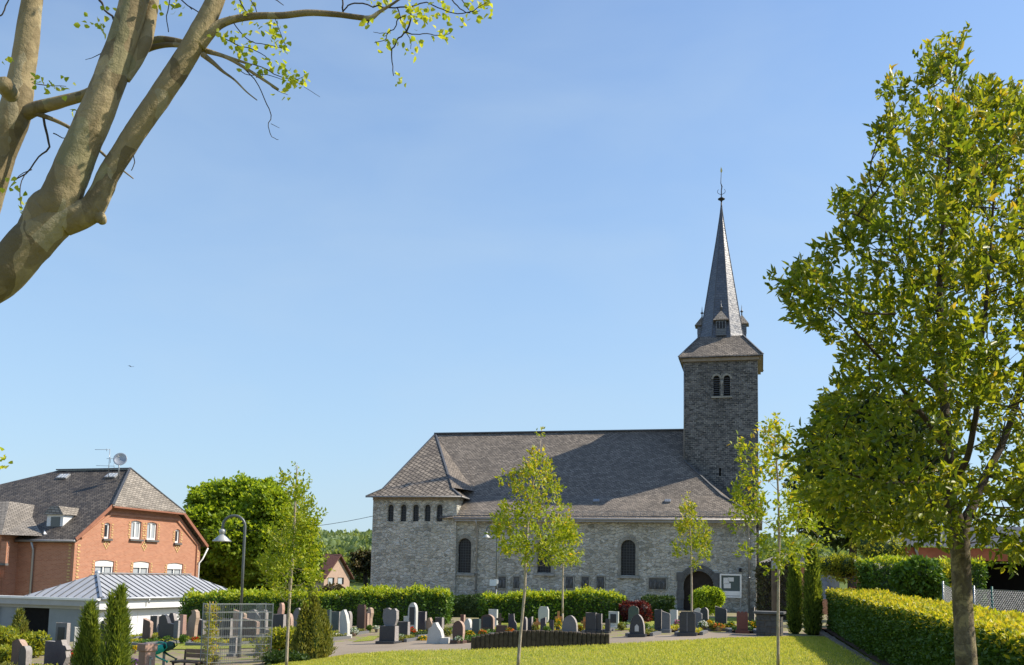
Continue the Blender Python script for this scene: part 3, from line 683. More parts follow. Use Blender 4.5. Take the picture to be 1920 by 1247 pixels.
# iron work on the tip: rod, ball, cross-tree and gilded flame-shaped vane
P = C(cx_, cy_, 0); zball = cl(1358, 373, cy_)[1]; zrod = cl(1358, 322, cy_)[1]
mb = MB(); mb.tube([P+Z*(ztip-.3), P+Z*(zball-.2)], [.09, .05], 8); mb.tube([P+Z*zball, P+Z*(zball+.7), P+A*.05+Z*(zball+1.0), P-A*.04+Z*(zball+1.3), P+Z*zrod], [.045, .04, .05, .03, .02], 6)
for s_ in (-1, 1): mb.tube([P+Z*(zball+.35)]+[P+A*s_*(.05+.25*math.sin(t))+Z*(zball+.40+.25*(1-math.cos(t))*.9) for t in np.linspace(.2, 2.4, 7)], .02, 5)
fin_ = mb.build('weathervane', 'black_iron', sp)
mb = MB(); mb.lathe(P+Z*zball, [(.05, -.22), (.10, -.12), (.26, -.04), (.28, .02), (.16, .10), (.05, .16)], 14); mb.build('ball', 'black_iron', fin_)
mb = MB(); mb.prism([P+A*a_+Z*(zrod+z_) for a_, z_ in ((0, -.1), (.09, .08), (.06, .22), (-.02, .42), (-.07, .18), (-.07, .02))], B*.04); mb.build('vane_tip', 'copper_gilt', fin_)
# little gabled turrets on the four sides of the spire
for dX, dY in ((0, -1), (-1, 0), (1, 0), (0, 1)):
    D_ = A*dX+B*dY; T_ = A*dY*-1+B*dX if dX == 0 else B; T_ = B if dX else A
    base = C(cx_, cy_, zro+.15)+D_*(ra*.93)
    mb = MB(); mb.obox(base+Z*.55, T_*.38, D_*.28, Z*.6)
    bw = mb.build('turret', 'slate_spire', church)
    mb = MB(); ez2 = 1.12
    F_ = [base+T_*s_*.58+D_*(.48)+Z*ez2 for s_ in (-1, 1)]; K_ = [base+T_*s_*.58-D_*.45+Z*ez2 for s_ in (-1, 1)]; ap = base-D_*.05+Z*(ez2+.85)
    mb.poly([F_[0], F_[1], ap]); mb.poly([F_[1], K_[1], ap]); mb.poly([K_[0], F_[0], ap]); mb.poly([K_[1], K_[0], ap]); mb.poly([F_[1], F_[0], K_[0], K_[1]])
    mb.build('turret_roof', 'slate_house_light', bw)
    mb = MB(); mb.lathe(ap, [(.05, -.1), (.04, .15), (.11, .2), (.12, .26), (.04, .32), (.02, .6), (.01, .75)], 8); mb.build('finial', 'lead', bw)
    mb = MB()
    for k in (-1, 0, 1): mb.obox(base+D_*.29+T_*k*.22+Z*.75, T_*.07, D_*.01, Z*.26)
    mb.build('louvre', 'black_iron', bw)
# right-hand buttress edge and lightning rod on the tower
mb = MB(); mb.tube([C(TWl-.02, YT-.03, zte), C(TWl-.02, YT-.03, roofz(YT)-.3)], .03, 6); mb.build('lightning_rod', 'galv', church)
# ================================================================== NOTICE BOARD beside the portal
X0, z1 = cl(1351, 1076, -1.2); X1, z0 = cl(1389, 1121, -1.2); N0 = C((X0+X1)/2, -1.2, 0)
nb = thing('notice_board', (N0.x, N0.y, g(N0.x, N0.y)), 'white framed glass notice board on posts in front of the church wall', 'notice board')
mb = MB(); hw = (X1-X0)/2; zc = (z0+z1)/2; hh = (z1-z0)/2
for s_ in (-1, 1): mb.obox(N0+A*s_*hw+Z*zc, A*.05, B*.06, Z*hh); mb.obox(N0+Z*(zc+s_*(hh-.05)), A*(hw-.052), B*.055, Z*.05)
mb.obox(N0+Z*(z0+.28), A*(hw-.055), B*.04, Z*.15)
mb.build('frame', 'white_paint', nb)
mb = MB(); mb.obox(N0+B*.03+Z*zc, A*(hw-.06), B*.015, Z*(hh-.1)); mb.build('back_panel', 'g_green', nb)
for dx_, dz_, w_, h_ in ((-.28, .32, .22, .28), (.02, .42, .22, .18), (-.22, .0, .27, .22)): 
    mb = MB(); mb.obox(N0+A*dx_+Z*(zc+dz_)-B*.01, A*w_*.85, B*.004, Z*h_*.75); mb.build('paper', 'white_wall', nb)
for s_ in (-1, 1): mb = MB(); mb.bar(N0+A*s_*(hw-.02)+B*.1+Z*(g(N0.x, N0.y)-.3), N0+A*s_*(hw-.02)+B*.1+Z*z1, .07, upv=(0, 1, 0)); mb.build('post', 'galv', nb)

# ================================================================== BRICK HOUSE
T2 = R(18.8); A2 = Vector((math.cos(T2), -math.sin(T2), 0)); B2 = Vector((math.sin(T2), math.cos(T2), 0))
hp = W(141, 1010, 60); HO = Vector((hp.x, hp.y, 0)); HB = -2.8
def H(a, b_, z): return HO + A2*a + B2*b_ + Z*z
def hg(px, py): q = on_plane(px, py, HO, A2)-HO; return q.dot(B2), q.z      # on the gable wall
def hf(px, py, b_=0): q = on_plane(px, py, HO+B2*b_, B2)-HO; return q.dot(A2), q.z  # on the front wall
Dg = hg(374, 1060)[0]; he = hf(141, 1008)[1]
sh1, zh1 = hg(204, 950); sh2, zh2 = hg(332, 962); zhh = (zh1+zh2)/2
sh1 = Dg/2-(sh2-sh1)/2; sh2 = Dg-sh1
q_ = on_plane(244, 880, HO+B2*Dg/2, B2)-HO; ridA, ridZ = q_.dot(A2), q_.z
q_ = on_plane(107, 884, HO+B2*Dg/2, B2)-HO; ridL = q_.dot(A2)
house = thing('brick_house', (HO.x, HO.y, HB), 'large red brick house with half-hipped slate roof and yellow brick trim', 'house')
gw = []
for px, y0_, y1_, w_ in ((202, 980, 1010, .50), (256.5, 976, 1011, .98), (286, 979, 1012.5, .98), (333.5, 992, 1018, .48), (197, 1050, 1085, 1.85), (266, 1052.5, 1087, 1.75), (329, 1055.5, 1089, 1.85)):
    s_, z1_ = hg(px, y0_); _, z0_ = hg(px, y1_); gw.append((s_, z0_, w_*(1 if w_ < 1.2 else .9), z1_-z0_))
mb = MB()
mb.wall(HO, B2, Z, A2, [(0, HB), (Dg, HB), (Dg, he), (sh2, zhh), (sh1, zhh), (0, he)], [seg_arch(*t, rise=.08) for t in gw], .22)
LEN = 24.0
fw_ = []
mb.poly([H(0, 0, HB), H(0, 0, he), H(-LEN, 0, he), H(-LEN, 0, HB)]); mb.poly([H(0, Dg, HB), H(-LEN, Dg, HB), H(-LEN, Dg, he), H(0, Dg, he)])
wa = hf(31, 1060)[0]
wing_b = -1.3; wz_ = hf(27, 1000, wing_b)[1]
mb.poly([H(wa, 0, HB), H(wa, 0, wz_), H(wa, wing_b, wz_), H(wa, wing_b, HB)])
winx, wt1 = hf(2, 1015, wing_b); wt0 = hf(2, 1056, wing_b)[1]
mb.wall(H(0, wing_b, 0), A2, Z, -B2, [(wa-9, HB), (wa, HB), (wa, wz_), (wa-9, wz_)], [rect(winx-.1, wt0, 1.1, wt1-wt0)], .2)
mb.build('wall', 'brick_red', house)
def h_window(s_, z0_, w_, h_, small=False, blind=False, front=False):
    if front: P = lambda a_, dd, z_: H(a_, wing_b+dd, z_); U_ = A2; N_ = B2
    else: P = lambda a_, dd, z_: H(-dd, a_, z_); U_ = B2; N_ = -A2
    mb = MB(); fw2 = .055
    for k in ((-1, 1) if (small or h_ > 1.9*w_) else (-1, 0, 1)): mb.obox(P(s_+k*(w_/2-fw2*abs(k)), .13, z0_+h_/2), U_*fw2, N_*.03, Z*h_/2)
    for zz in ((z0_+fw2, z0_+h_-fw2-.03)): mb.obox(P(s_, .128, zz), U_*(w_/2-fw2*2 if w_ < 1.2 else w_/2-.11), N_*.025, Z*fw2)
    wi = mb.build('window', 'white_paint', house)
    mb = MB(); mb.obox(P(s_, .165, z0_+h_/2), U_*w_*.5, N_*.006, Z*h_/2); mb.build('pane', 'glass' if small else 'glass_light', wi)
    if blind: mb = MB(); mb.obox(P(s_, .08, z0_+h_*.82), U_*w_*.48, N_*.02, Z*h_*.17); mb.build('roller_blind', 'white_paint', wi)
    if not small and not front:
        mb = MB()
        for s2 in (-1, 1): mb.obox(P(s_+s2*w_*.25, .15, z0_+h_*.45), U_*w_*.14, N_*.006, Z*h_*.42)
        mb.build('curtain', 'curtain', wi)
    mb = MB(); mb.obox(P(s_, -.02, z0_-.07), U_*(w_/2+.14), N_*.12, Z*.06); mb.build('sill', 'trim_dark', wi)
    return wi
for i, t in enumerate(gw): h_window(*t, small=t[2] < .6, blind=i > 3)
h_window(winx-.1, wt0, 1.1, wt1-wt0, front=True)
mb = MB()
def ybrick(P, U_, N_, w_, h_): mb.obox(P+N_*.012, U_*w_/2, N_*.02, Z*h_/2)
for t in gw:   # pale bricks toothed along each window
    k = int(t[3]/.16)
    for s2 in (-1, 1):
        for i in range(k): ybrick(H(0, t[0]+s2*(t[2]/2+.16+(.04 if i % 2 else 0)), t[1]+.1+i*.16), B2, A2, .16 if i % 2 else .12, .075)
for z_ in np.arange(HB+.3, he-.3, .19):
    k = int(z_/.19) % 2
    ybrick(H(0, .30+(.05 if k else 0), z_), B2, A2, .22 if k else .12, .085); ybrick(H(0, Dg-.32, z_), B2, A2, .22 if k else .12, .085)
    mb.obox(H(-.32, -.012, z_), A2*(.11 if k else .06), B2*.02, Z*.043)
for px, py in ((199, 1020), (270, 1024), (332, 1027.5)):
    s_, z_ = hg(px, py)
    for a_, b0 in ((0, .24), (0, -.24), (.2, 0), (-.2, 0), (.1, .12), (-.1, .12), (.1, -.12), (-.1, -.12)): ybrick(H(0, s_+a_, z_+b0), B2, A2, .11, .10)
mb.build('brick_trim', 'brick_yellow', house)
# raised brick band under the verges
mb = MB(); e_ = .45
for a_, b0 in (((0+e_, he), (sh1+.1, zhh-e_)), ((sh1+.1, zhh-e_), (sh2-.1, zhh-e_)), ((sh2-.1, zhh-e_), (Dg-e_, he)), ((Dg-e_, he), (Dg-e_, HB))): mb.bar(H(.03, *a_), H(.03, *b0), .12, .14)
mb.build('brick_band', 'brick_red', house)
# roof
ro = .35; rs_ = (zhh-he)/sh1; eZ = he+.05-ro*rs_*.0
mb = MB(); rl = ridL; half = Dg/2
mb.poly([H(ro, -ro, he-.15), H(ro, sh1, zhh+.12), H(ridA, half, ridZ), H(rl, half, ridZ), H(-LEN-.3, -ro, he-.15)])
mb.poly([H(ro, Dg+ro, he-.15), H(-LEN-.3, Dg+ro, he-.15), H(rl, half, ridZ), H(ridA, half, ridZ), H(ro, sh2, zhh+.12)])
mb.poly([H(-LEN-.3, -ro, he-.15), H(rl, half, ridZ), H(-LEN-.3, Dg+ro, he-.15)])
mb.poly([H(ro, -ro, he-.32), H(-LEN-.3, -ro, he-.32), H(-LEN-.3, .1, he-.05), H(ro, .1, he-.05)])
rf = mb.build('roof', 'slate_house', house)
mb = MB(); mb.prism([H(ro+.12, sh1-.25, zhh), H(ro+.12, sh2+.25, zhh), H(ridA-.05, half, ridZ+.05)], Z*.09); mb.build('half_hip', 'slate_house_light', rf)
mb = MB(); mb.bar(H(ridA, half, ridZ+.06), H(rl, half, ridZ+.06), .25, .08); mb.bar(H(ro+.1, sh1-.2, zhh+.12), H(ridA, half, ridZ+.1), .14, .06); mb.bar(H(ro+.1, sh2+.2, zhh+.12), H(ridA, half, ridZ+.1), .14, .06)
mb.build('ridge_cap', 'lead', rf)
mb = MB()
for a_, b0 in (((-ro, he-.12), (sh1-.1, zhh+.08)), ((Dg+ro, he-.12), (sh2+.1, zhh+.08))): mb.bar(H(ro+.03, *a_), H(ro+.03, *b0), .06, .2)
mb.bar(H(ro+.14, sh1-.2, zhh-.04), H(ro+.14, sh2+.2, zhh-.04), .12, .10)
mb.build('verge_board', 'verge_wood', rf)
mb = MB(); mb.tube([H(ro+.0, Dg+ro+.05, he-.22), H(.2, Dg+.05, he-1.0), H(.14, Dg-.25, he-1.3), H(.14, Dg-.3, HB)], .055, 8)
mb.build('gutter', 'white_wall', house)
mb = MB(); mb.tube([H(ro, -ro-.06, he-.22), H(wa+.2, -ro-.06, he-.22)], .08, 8); mb.build('gutter', 'gutter', house)
a_, z_ = hf(68, 1004); mb = MB(); mb.tube([H(a_, -ro, he-.25), H(a_-.05, -.10, he-.8), H(a_-.05, -.10, HB)], .07, 8); mb.build('downpipe', 'zinc', house)
# cross wing roof
wr = MB(); Wm = wa-2.6; wzr = on_plane(60, 941, HO+B2*1.2, B2); 
apx = on_plane(27, 941, HO+B2*1.6, B2)-HO
R0 = H(apx.dot(A2), 1.2, apx.z); ck = on_plane(83, 950, HO+B2*3.2, B2)-HO
wr.poly([H(wa+.35, wing_b-.35, wz_-.1), H(wa+2.0, 0.1, wz_-.1), H(ck.dot(A2)+.0, 3.6, ck.z), R0])
wr.poly([H(wa-9, wing_b-.35, wz_-.1), H(wa+.35, wing_b-.35, wz_-.1), R0, H(apx.dot(A2)-9, 1.2, apx.z)])
wr.poly([R0, H(ck.dot(A2), 3.6, ck.z), H(apx.dot(A2)-9, 3.6, ck.z), H(apx.dot(A2)-9, 1.2, apx.z)])
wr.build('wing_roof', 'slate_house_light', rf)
mb = MB(); mb.bar(H(wa+2.0, .1, wz_), H(ck.dot(A2), 3.6, ck.z+.08), .28, .05); mb.build('valley_flashing', 'white_wall', rf)
# dormer
pa, zt_ = hf(104, 962, .8); zb_ = hf(104, 1000, .8)[1]; hwd = .62
dm = MB(); dm.obox(H(pa, 2.0, (zt_+zb_)/2), A2*hwd, B2*1.2, Z*(zt_-zb_)/2); dm = dm.build('dormer', 'white_wall', rf)
mb = MB(); mb.obox(H(pa+.05, .79, zb_+(zt_-zb_)*.48), A2*.34, B2*.02, Z*(zt_-zb_)*.33); mb.build('pane', 'glass', dm)
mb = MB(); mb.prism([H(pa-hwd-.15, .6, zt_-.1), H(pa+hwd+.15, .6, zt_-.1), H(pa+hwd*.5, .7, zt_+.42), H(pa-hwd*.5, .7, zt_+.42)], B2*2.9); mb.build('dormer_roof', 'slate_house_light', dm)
sl = Vector((0, 0, 0)); S2 = (B2*sh1+Z*(zhh-he)).normalized(); N2 = (Z*sh1-B2*(zhh-he)).normalized()
for px, py in ((121, 887), (212, 885)):
    qq = on_plane(px, py, HO+B2*(half-.6), B2)-HO
    bb = half-.7; P = H(qq.dot(A2), bb, he-.15+(bb+ro)*(ridZ-he+.15)/(half+ro)+.06); mb = MB(); mb.obox(P, A2*.42, S2*.25, N2*.05); sk = mb.build('skylight', 'zinc', rf)
    mb = MB()
    for k in (-1, 0, 1): mb.obox(P+A2*k*.26+N2*.055, A2*.08, S2*.22, N2*.008)
    mb.build('pane', 'curtain', sk)
# satellite dish and aerial stand on the roof
bb = half-1.1; qq = on_plane(222, 893, HO+B2*bb, B2)-HO; P0 = H(qq.dot(A2), bb, qq.z)
dish = thing('satellite_dish', P0, 'round grey satellite dish on a pole at the end of the brick house ridge', 'satellite dish')
mb = MB(); top = W(226, 862, P0.y); mb.tube([P0-Z*.2, P0+Z*1.1], .04, 8); mb.build('pole', 'galv', dish)
mb = MB(); vs = []; dc = top; rd = .44; nrm = (sdir*0+Vector((.15, -.95, .25))).normalized(); uu = nrm.orthogonal().normalized(); vv = nrm.cross(uu)
for i in range(6):
    for k in range(24):
        r_ = rd*i/5; a_ = 2*math.pi*k/24; vs.append(dc+uu*r_*math.cos(a_)+vv*r_*math.sin(a_)+nrm*(.12*(i/5)**2))
mb.add(vs, [[i*24+k, i*24+(k+1) % 24, (i+1)*24+(k+1) % 24, (i+1)*24+k] for i in range(5) for k in range(24)], True); o = mb.build('dish', 'zinc', dish)
so = o.modifiers.new('solid', 'SOLIDIFY'); so.thickness = .02
mb = MB(); mb.tube([dc-vv*.4, dc+nrm*.42-vv*.05], .015, 6); mb.tube([dc+nrm*.40-vv*.05, dc+nrm*.52-vv*.05], .04, 8); mb.build('feed_arm', 'galv', dish)
q0 = on_plane(203, 892, HO+B2*bb, B2); an = thing('tv_aerial', q0, 'thin metal television aerial with crossbars on the brick house roof', 'aerial')
mb = MB(); t0 = W(203, 842, q0.y); mb.tube([q0-Z*.2, Vector((q0.x, q0.y, t0.z))], .022, 6); mb.build('mast', 'galv', an)
mb = MB()
for (ax, ay), (bx_, by_) in (((178, 843), (205, 843)), ((200, 860), (214, 860)), ((180, 873), (214, 874)), ((207, 856), (207, 868)), ((214, 868), (214, 880)), ((200, 841), (200, 846))): mb.tube([W(ax, ay, q0.y), W(bx_, by_, q0.y)], .014, 5)
mb.build('crossbar', 'galv', an)

# ================================================================== GREY HALL with metal roof
lp = W(189, 1124, 47); LO = Vector((lp.x, lp.y, 0)); le = lp.z
def Lh(a, b_, z): return LO + A2*a + B2*b_ + Z*z
def lf(px, py): q = on_plane(px, py, LO, B2)-LO; return q.dot(A2), q.z
hall = thing('cemetery_hall', (LO.x, LO.y, -2.5), 'low grey hall with shallow ribbed metal roof below the brick house', 'hall')
hb = -2.9; BL = 11.4; WL = 4.3; lw = le-.35
dpx0, dz1 = lf(43, 1139); dpx1, _ = lf(93, 1139)
mb = MB(); mb.wall(LO, A2, Z, -B2, [(-10, hb), (-.35, hb), (-.35, lw), (-10, lw)], [rect((dpx0+dpx1)/2, hb, dpx1-dpx0, dz1-hb)], .12)
mb.build('front_wall', 'shaded_front_panel', hall)
mb = MB(); mb.obox(Lh((dpx0+dpx1)/2, 1.4, (dz1+hb)/2), A2*((dpx1-dpx0)/2+.2), B2*1.25, Z*((dz1-hb)/2+.1)); mb.build('doorway', 'dark_void', hall)  # black box in the opening; the darkness inside is painted as colour
mb = MB(); mb.wall(Lh(-.35, 0, 0), B2, Z, A2, [(0, hb), (BL-.3, hb), (BL-.3, lw), (0, lw)], [], 0)
for b0 in np.arange(1.5, BL, 1.55): mb.bar(Lh(-.345, b0, hb), Lh(-.345, b0, lw-.3), .03, .02, upv=(0, 1, 0))
mb.build('side_wall', 'pale_panel', hall)
mb = MB(); mb.obox(Lh(-5.2, -.12, lw+.16), A2*5.2, B2*.2, Z*.14); mb.build('front_fascia', 'grey_fascia', hall)
mb = MB(); mb.obox(Lh(-5.2, -.17, lw+.345), A2*5.3, B2*.22, Z*.05); mb.build('roof_edge', 'white_paint', hall)
mb = MB(); mb.obox(Lh(-.17, BL/2-.1, lw+.12), A2*.2, B2*BL/2, Z*.24); mb.build('side_fascia', 'white_wall', hall)
mb = MB(); mb.obox(Lh(-5.2, -.02, lw-.06), A2*4.85, B2*.06, Z*.07); mb.obox(Lh(-.3, BL/2-.1, lw-.16), A2*.06, B2*BL/2, Z*.05); mb.build('eave_rail', 'grey_fascia', hall)
rz = W(192, 1076, 49.5).z; hw = WL/2; e1 = [(.12, -.12), (.12, BL+.2), (-WL-.1, BL+.2), (-WL-.1, -.12)]; ez = le+.06
p1, p2 = (-hw, hw), (-hw, BL-hw*.9)
mb = MB(); mb.poly([Lh(*e1[0], ez), Lh(*e1[1], ez), Lh(*p2, rz), Lh(*p1, rz)]); mb.poly([Lh(*e1[3], ez), Lh(*e1[0], ez), Lh(*p1, rz)]); mb.poly([Lh(*e1[1], ez), Lh(*e1[2], ez), Lh(*p2, rz)]); mb.poly([Lh(*e1[2], ez), Lh(*e1[3], ez), Lh(*p1, rz), Lh(*p2, rz)])
for k in range(4): a_, b0 = e1[k], e1[(k+1) % 4]; mb.poly([Lh(*a_, ez-.1), Lh(*b0, ez-.1), Lh(*b0, ez), Lh(*a_, ez)])
mr = mb.build('roof', 'zinc_roof', hall)
mb = MB()
def sface(a_, b0): # height of the hipped roof at plan position
    d_ = min(.12-a_, b0+.12, BL+.2-b0, a_+WL+.1); return ez+(rz-ez)*min(1, d_/(hw+.12))
for b0 in np.arange(.1, BL+.2, .46):
    d_ = min(b0+.12, BL+.2-b0, hw+.12); mb.bar(Lh(.10, b0, sface(.10, b0)+.02), Lh(.12-d_, b0, sface(.12-d_, b0)+.02), .035, .05)
mb.build('standing_seam', 'lead', mr); mb = MB()
for a_ in np.arange(-WL+.1, .1, .46):
    d_ = min(.12-a_, a_+WL+.1); mb.bar(Lh(a_, -.10, ez+.02), Lh(a_, -.12+d_, sface(a_, -.12+d_)+.02), .035, .05)
mb.build('standing_seam', 'lead', mr)
mb = MB(); mb.bar(Lh(*p1, rz+.04), Lh(*p2, rz+.04), .22, .05); mb.bar(Lh(*e1[0], ez+.04), Lh(*p1, rz+.05), .12, .05); mb.lathe(Lh(*p1, rz), [(.16, 0), (.14, .10), (.03, .18)], 8); mb.build('ridge_cap', 'zinc', mr)
mb = MB(); mb.tube([Lh(.18, -.1, ez-.03), Lh(.18, BL, ez-.03)], .06, 6); mb.tube([Lh(.18, 3.2, ez-.05), Lh(.16, 3.2, ez-.3)], .04, 6); mb.build('gutter', 'zinc', hall)
mb = MB(); a_, z_ = lf(2, 1150); mb.tube([Lh(a_-.1, -.1, lw), Lh(a_-.1, -.1, hb)], .05, 8); mb.build('downpipe', 'zinc', hall)
# ================================================================== PLANTS
def nrm(a): return a/np.maximum(1e-9, np.linalg.norm(a, axis=1))[:, None]
def leaves(name, pos, dr, length, width, mat, parent, rng, hexa=False, fold=.22, upb=.6, mats=None, label=None):
    """one mesh of many small folded leaves"""
    pos = np.asarray(pos, float); dr = nrm(np.asarray(dr, float)); n = len(pos)
    L_ = length*(.65+.7*rng.random(n))[:, None]; Wd = width*(.7+.6*rng.random(n))[:, None]
    ref = rng.normal(size=(n, 3))*(1-upb); ref[:, 2] += upb
    sd = nrm(np.cross(dr, ref)); up_ = nrm(np.cross(sd, dr)); fl = fold*Wd*up_
    o0 = origin_of(parent); pos = pos-np.array([o0.x, o0.y, o0.z])
    if hexa:
        V = np.stack([pos, pos+dr*L_*.3+sd*Wd*.46+fl, pos+dr*L_*.68+sd*Wd*.36+fl*.6-up_*L_*.04, pos+dr*L_-up_*L_*.12, pos+dr*L_*.68-sd*Wd*.36+fl*.6-up_*L_*.04, pos+dr*L_*.3-sd*Wd*.46+fl], 1)
        F = np.array([[0, 5, 4, 3], [0, 3, 2, 1]]); k = 6
    else:
        V = np.stack([pos, pos+dr*L_*.45+sd*Wd*.5+fl, pos+dr*L_, pos+dr*L_*.45-sd*Wd*.5+fl], 1); F = np.array([[0, 3, 2], [0, 2, 1]]); k = 4
    idx = (F[None]+(np.arange(n)*k)[:, None, None]).reshape(-1); fs = F.shape[1]; nf = n*F.shape[0]
    me = bpy.data.meshes.new(name); me.vertices.add(n*k); me.vertices.foreach_set('co', V.reshape(-1))
    me.loops.add(len(idx)); me.loops.foreach_set('vertex_index', idx.astype(np.int32))
    me.polygons.add(nf); me.polygons.foreach_set('loop_start', (np.arange(nf)*fs).astype(np.int32))
    me.update(calc_edges=True)
    if mats is not None: me.polygons.foreach_set('material_index', np.repeat(np.asarray(mats, np.int32), len(F)))
    o = link(name, me, mat, parent)
    if label: o['label'] = label
    return o
def inside(poly, P):
    x, y = P[:, 0], P[:, 1]; r_ = np.zeros(len(P), bool); n = len(poly); j = n-1
    for i in range(n):
        xi, yi = poly[i]; xj, yj = poly[j]
        c_ = ((yi > y) != (yj > y)) & (x < (xj-xi)*(y-yi)/(yj-yi+1e-12)+xi); r_ ^= c_; j = i
    return r_
def edist(poly, P):
    d = np.full(len(P), 1e9); n = len(poly)
    for i in range(n):
        a = np.array(poly[i], float); b_ = np.array(poly[(i+1) % n], float); ab = b_-a
        t = np.clip(((P-a)@ab)/(ab@ab+1e-9), 0, 1); d = np.minimum(d, np.linalg.norm(P-(a+t[:, None]*ab), axis=1))
    return d
def Wn(P, Y):
    """array version of W"""
    F_, R_, U_ = (np.array(v) for v in (fw, rt, up)); D = F_+R_*((P[:, :1]-CXP)/FPX)-U_*((P[:, 1:]-CYP)/FPX)
    return np.array(CAM)+D*(Y/D[:, 1])[:, None]
def crown(poly, Yc, thick, n, rng, gap=.9, thr=-.12, dmax=None, shell=.5):
    """points through the volume of a crown: measured outline, real depth round the trunk"""
    poly = [tuple(p_) for p_ in poly]; a = np.array(poly, float); lo, hi = a.min(0), a.max(0); out = []
    dmax = dmax or .28*min(hi-lo)
    got = 0
    while got < n:
        P = lo+(hi-lo)*rng.random((n, 2)); P = P[inside(poly, P)]; d = edist(poly, P)
        t = thick*np.sqrt(np.clip(1-(1-np.minimum(d/dmax, 1))**2, 0, 1))
        u = rng.uniform(-1, 1, len(P)); u = np.sign(u)*np.abs(u)**shell; Y = Yc+u*t
        Q = Wn(P, Y)
        if gap: 
            keep = np.array([noise.noise(Vector(q)*gap) > thr for q in Q]) if len(Q) else []; Q = Q[keep]
        out.append(Q); got += len(Q)
    return np.concatenate(out)[:n]
def twigs(pts, cen, k, tl, rng, up_=.35, spread=.9, droop=0):
    """k leaves along each twig starting at pts, heading away from cen"""
    n = len(pts); d = nrm(nrm(pts-cen)+np.array([0, 0, up_])+rng.normal(size=(n, 3))*.45)
    t = rng.random((n, k, 1)); P = pts[:, None]+d[:, None]*tl*t+rng.normal(size=(n, k, 3))*tl*.10
    D = d[:, None]+rng.normal(size=(n, k, 3))*spread; D[..., 2] -= droop
    return P.reshape(-1, 3), D.reshape(-1, 3), d
def path_px(pts, rads=None, Y=None):
    """limb through measured points (px, py, width px[, dy]) at distance Y"""
    P, R_ = [], []
    for q in pts:
        yy = Y+(q[3] if len(q) > 3 else 0); P.append(W(q[0], q[1], yy)); R_.append(q[2]/2*yy/FPX)
    return P, R_
def smooth_path(P, R_, m=4):
    out, ro = [], []
    for i in range(len(P)-1):
        p0 = P[max(0, i-1)]; p1 = P[i]; p2 = P[i+1]; p3 = P[min(len(P)-1, i+2)]
        for k in range(m):
            t = k/m; out.append(.5*((2*p1)+(p2-p0)*t+(2*p0-5*p1+4*p2-p3)*t*t+(3*p1-p0-3*p2+p3)*t**3)); ro.append(R_[i]*(1-t)+R_[i+1]*t)
    out.append(P[-1]); ro.append(R_[-1]); return out, ro
def limb(mb, pts, Y, seg=8, m=4, jit=0, rng=None, rough=0):
    P, R_ = path_px(pts, Y=Y); P, R_ = smooth_path(P, R_, m)
    if rough:
        for i in range(1, len(P)-1): P[i] = P[i]+Vector(rng.normal(size=3))*R_[i]*rough
    mb.tube(P, R_, seg, jit=jit, rng=(random.Random(3) if jit else None)); return P
def branchwork(mb, limbs, targets, r0_, rng, seg=4, rmin=.003, sag=.06):
    """curved branches from the nearest point of a limb (below the target) to each target; each branch can carry later ones"""
    nodes = [np.array(p) for P in limbs for p in P]; 
    order = np.argsort([min(np.linalg.norm(np.array(t)-q) for q in nodes) for t in targets])
    nodes = np.array(nodes)
    for i in order:
        t = np.array(targets[i]); dd = np.linalg.norm(nodes-t, axis=1)+np.maximum(0, nodes[:, 2]-t[2]+.1)*1.5
        a = nodes[dd.argmin()]; l = np.linalg.norm(t-a)
        if l < .02: continue
        mid = (a+t)/2+rng.normal(size=3)*l*.10; mid[2] -= l*sag
        P = [Vector(a), Vector(a*.55+mid*.5-t*.05), Vector(mid), Vector(t)]; r1 = max(rmin, min(r0_, r0_*l*1.2))
        P2, R2 = smooth_path(P, [r1, r1*.8, r1*.6, rmin*.6], 3); mb.tube(P2, R2, seg, cap=False)
        nodes = np.vstack([nodes]+[np.array(q)[None] for q in P2[2:]])

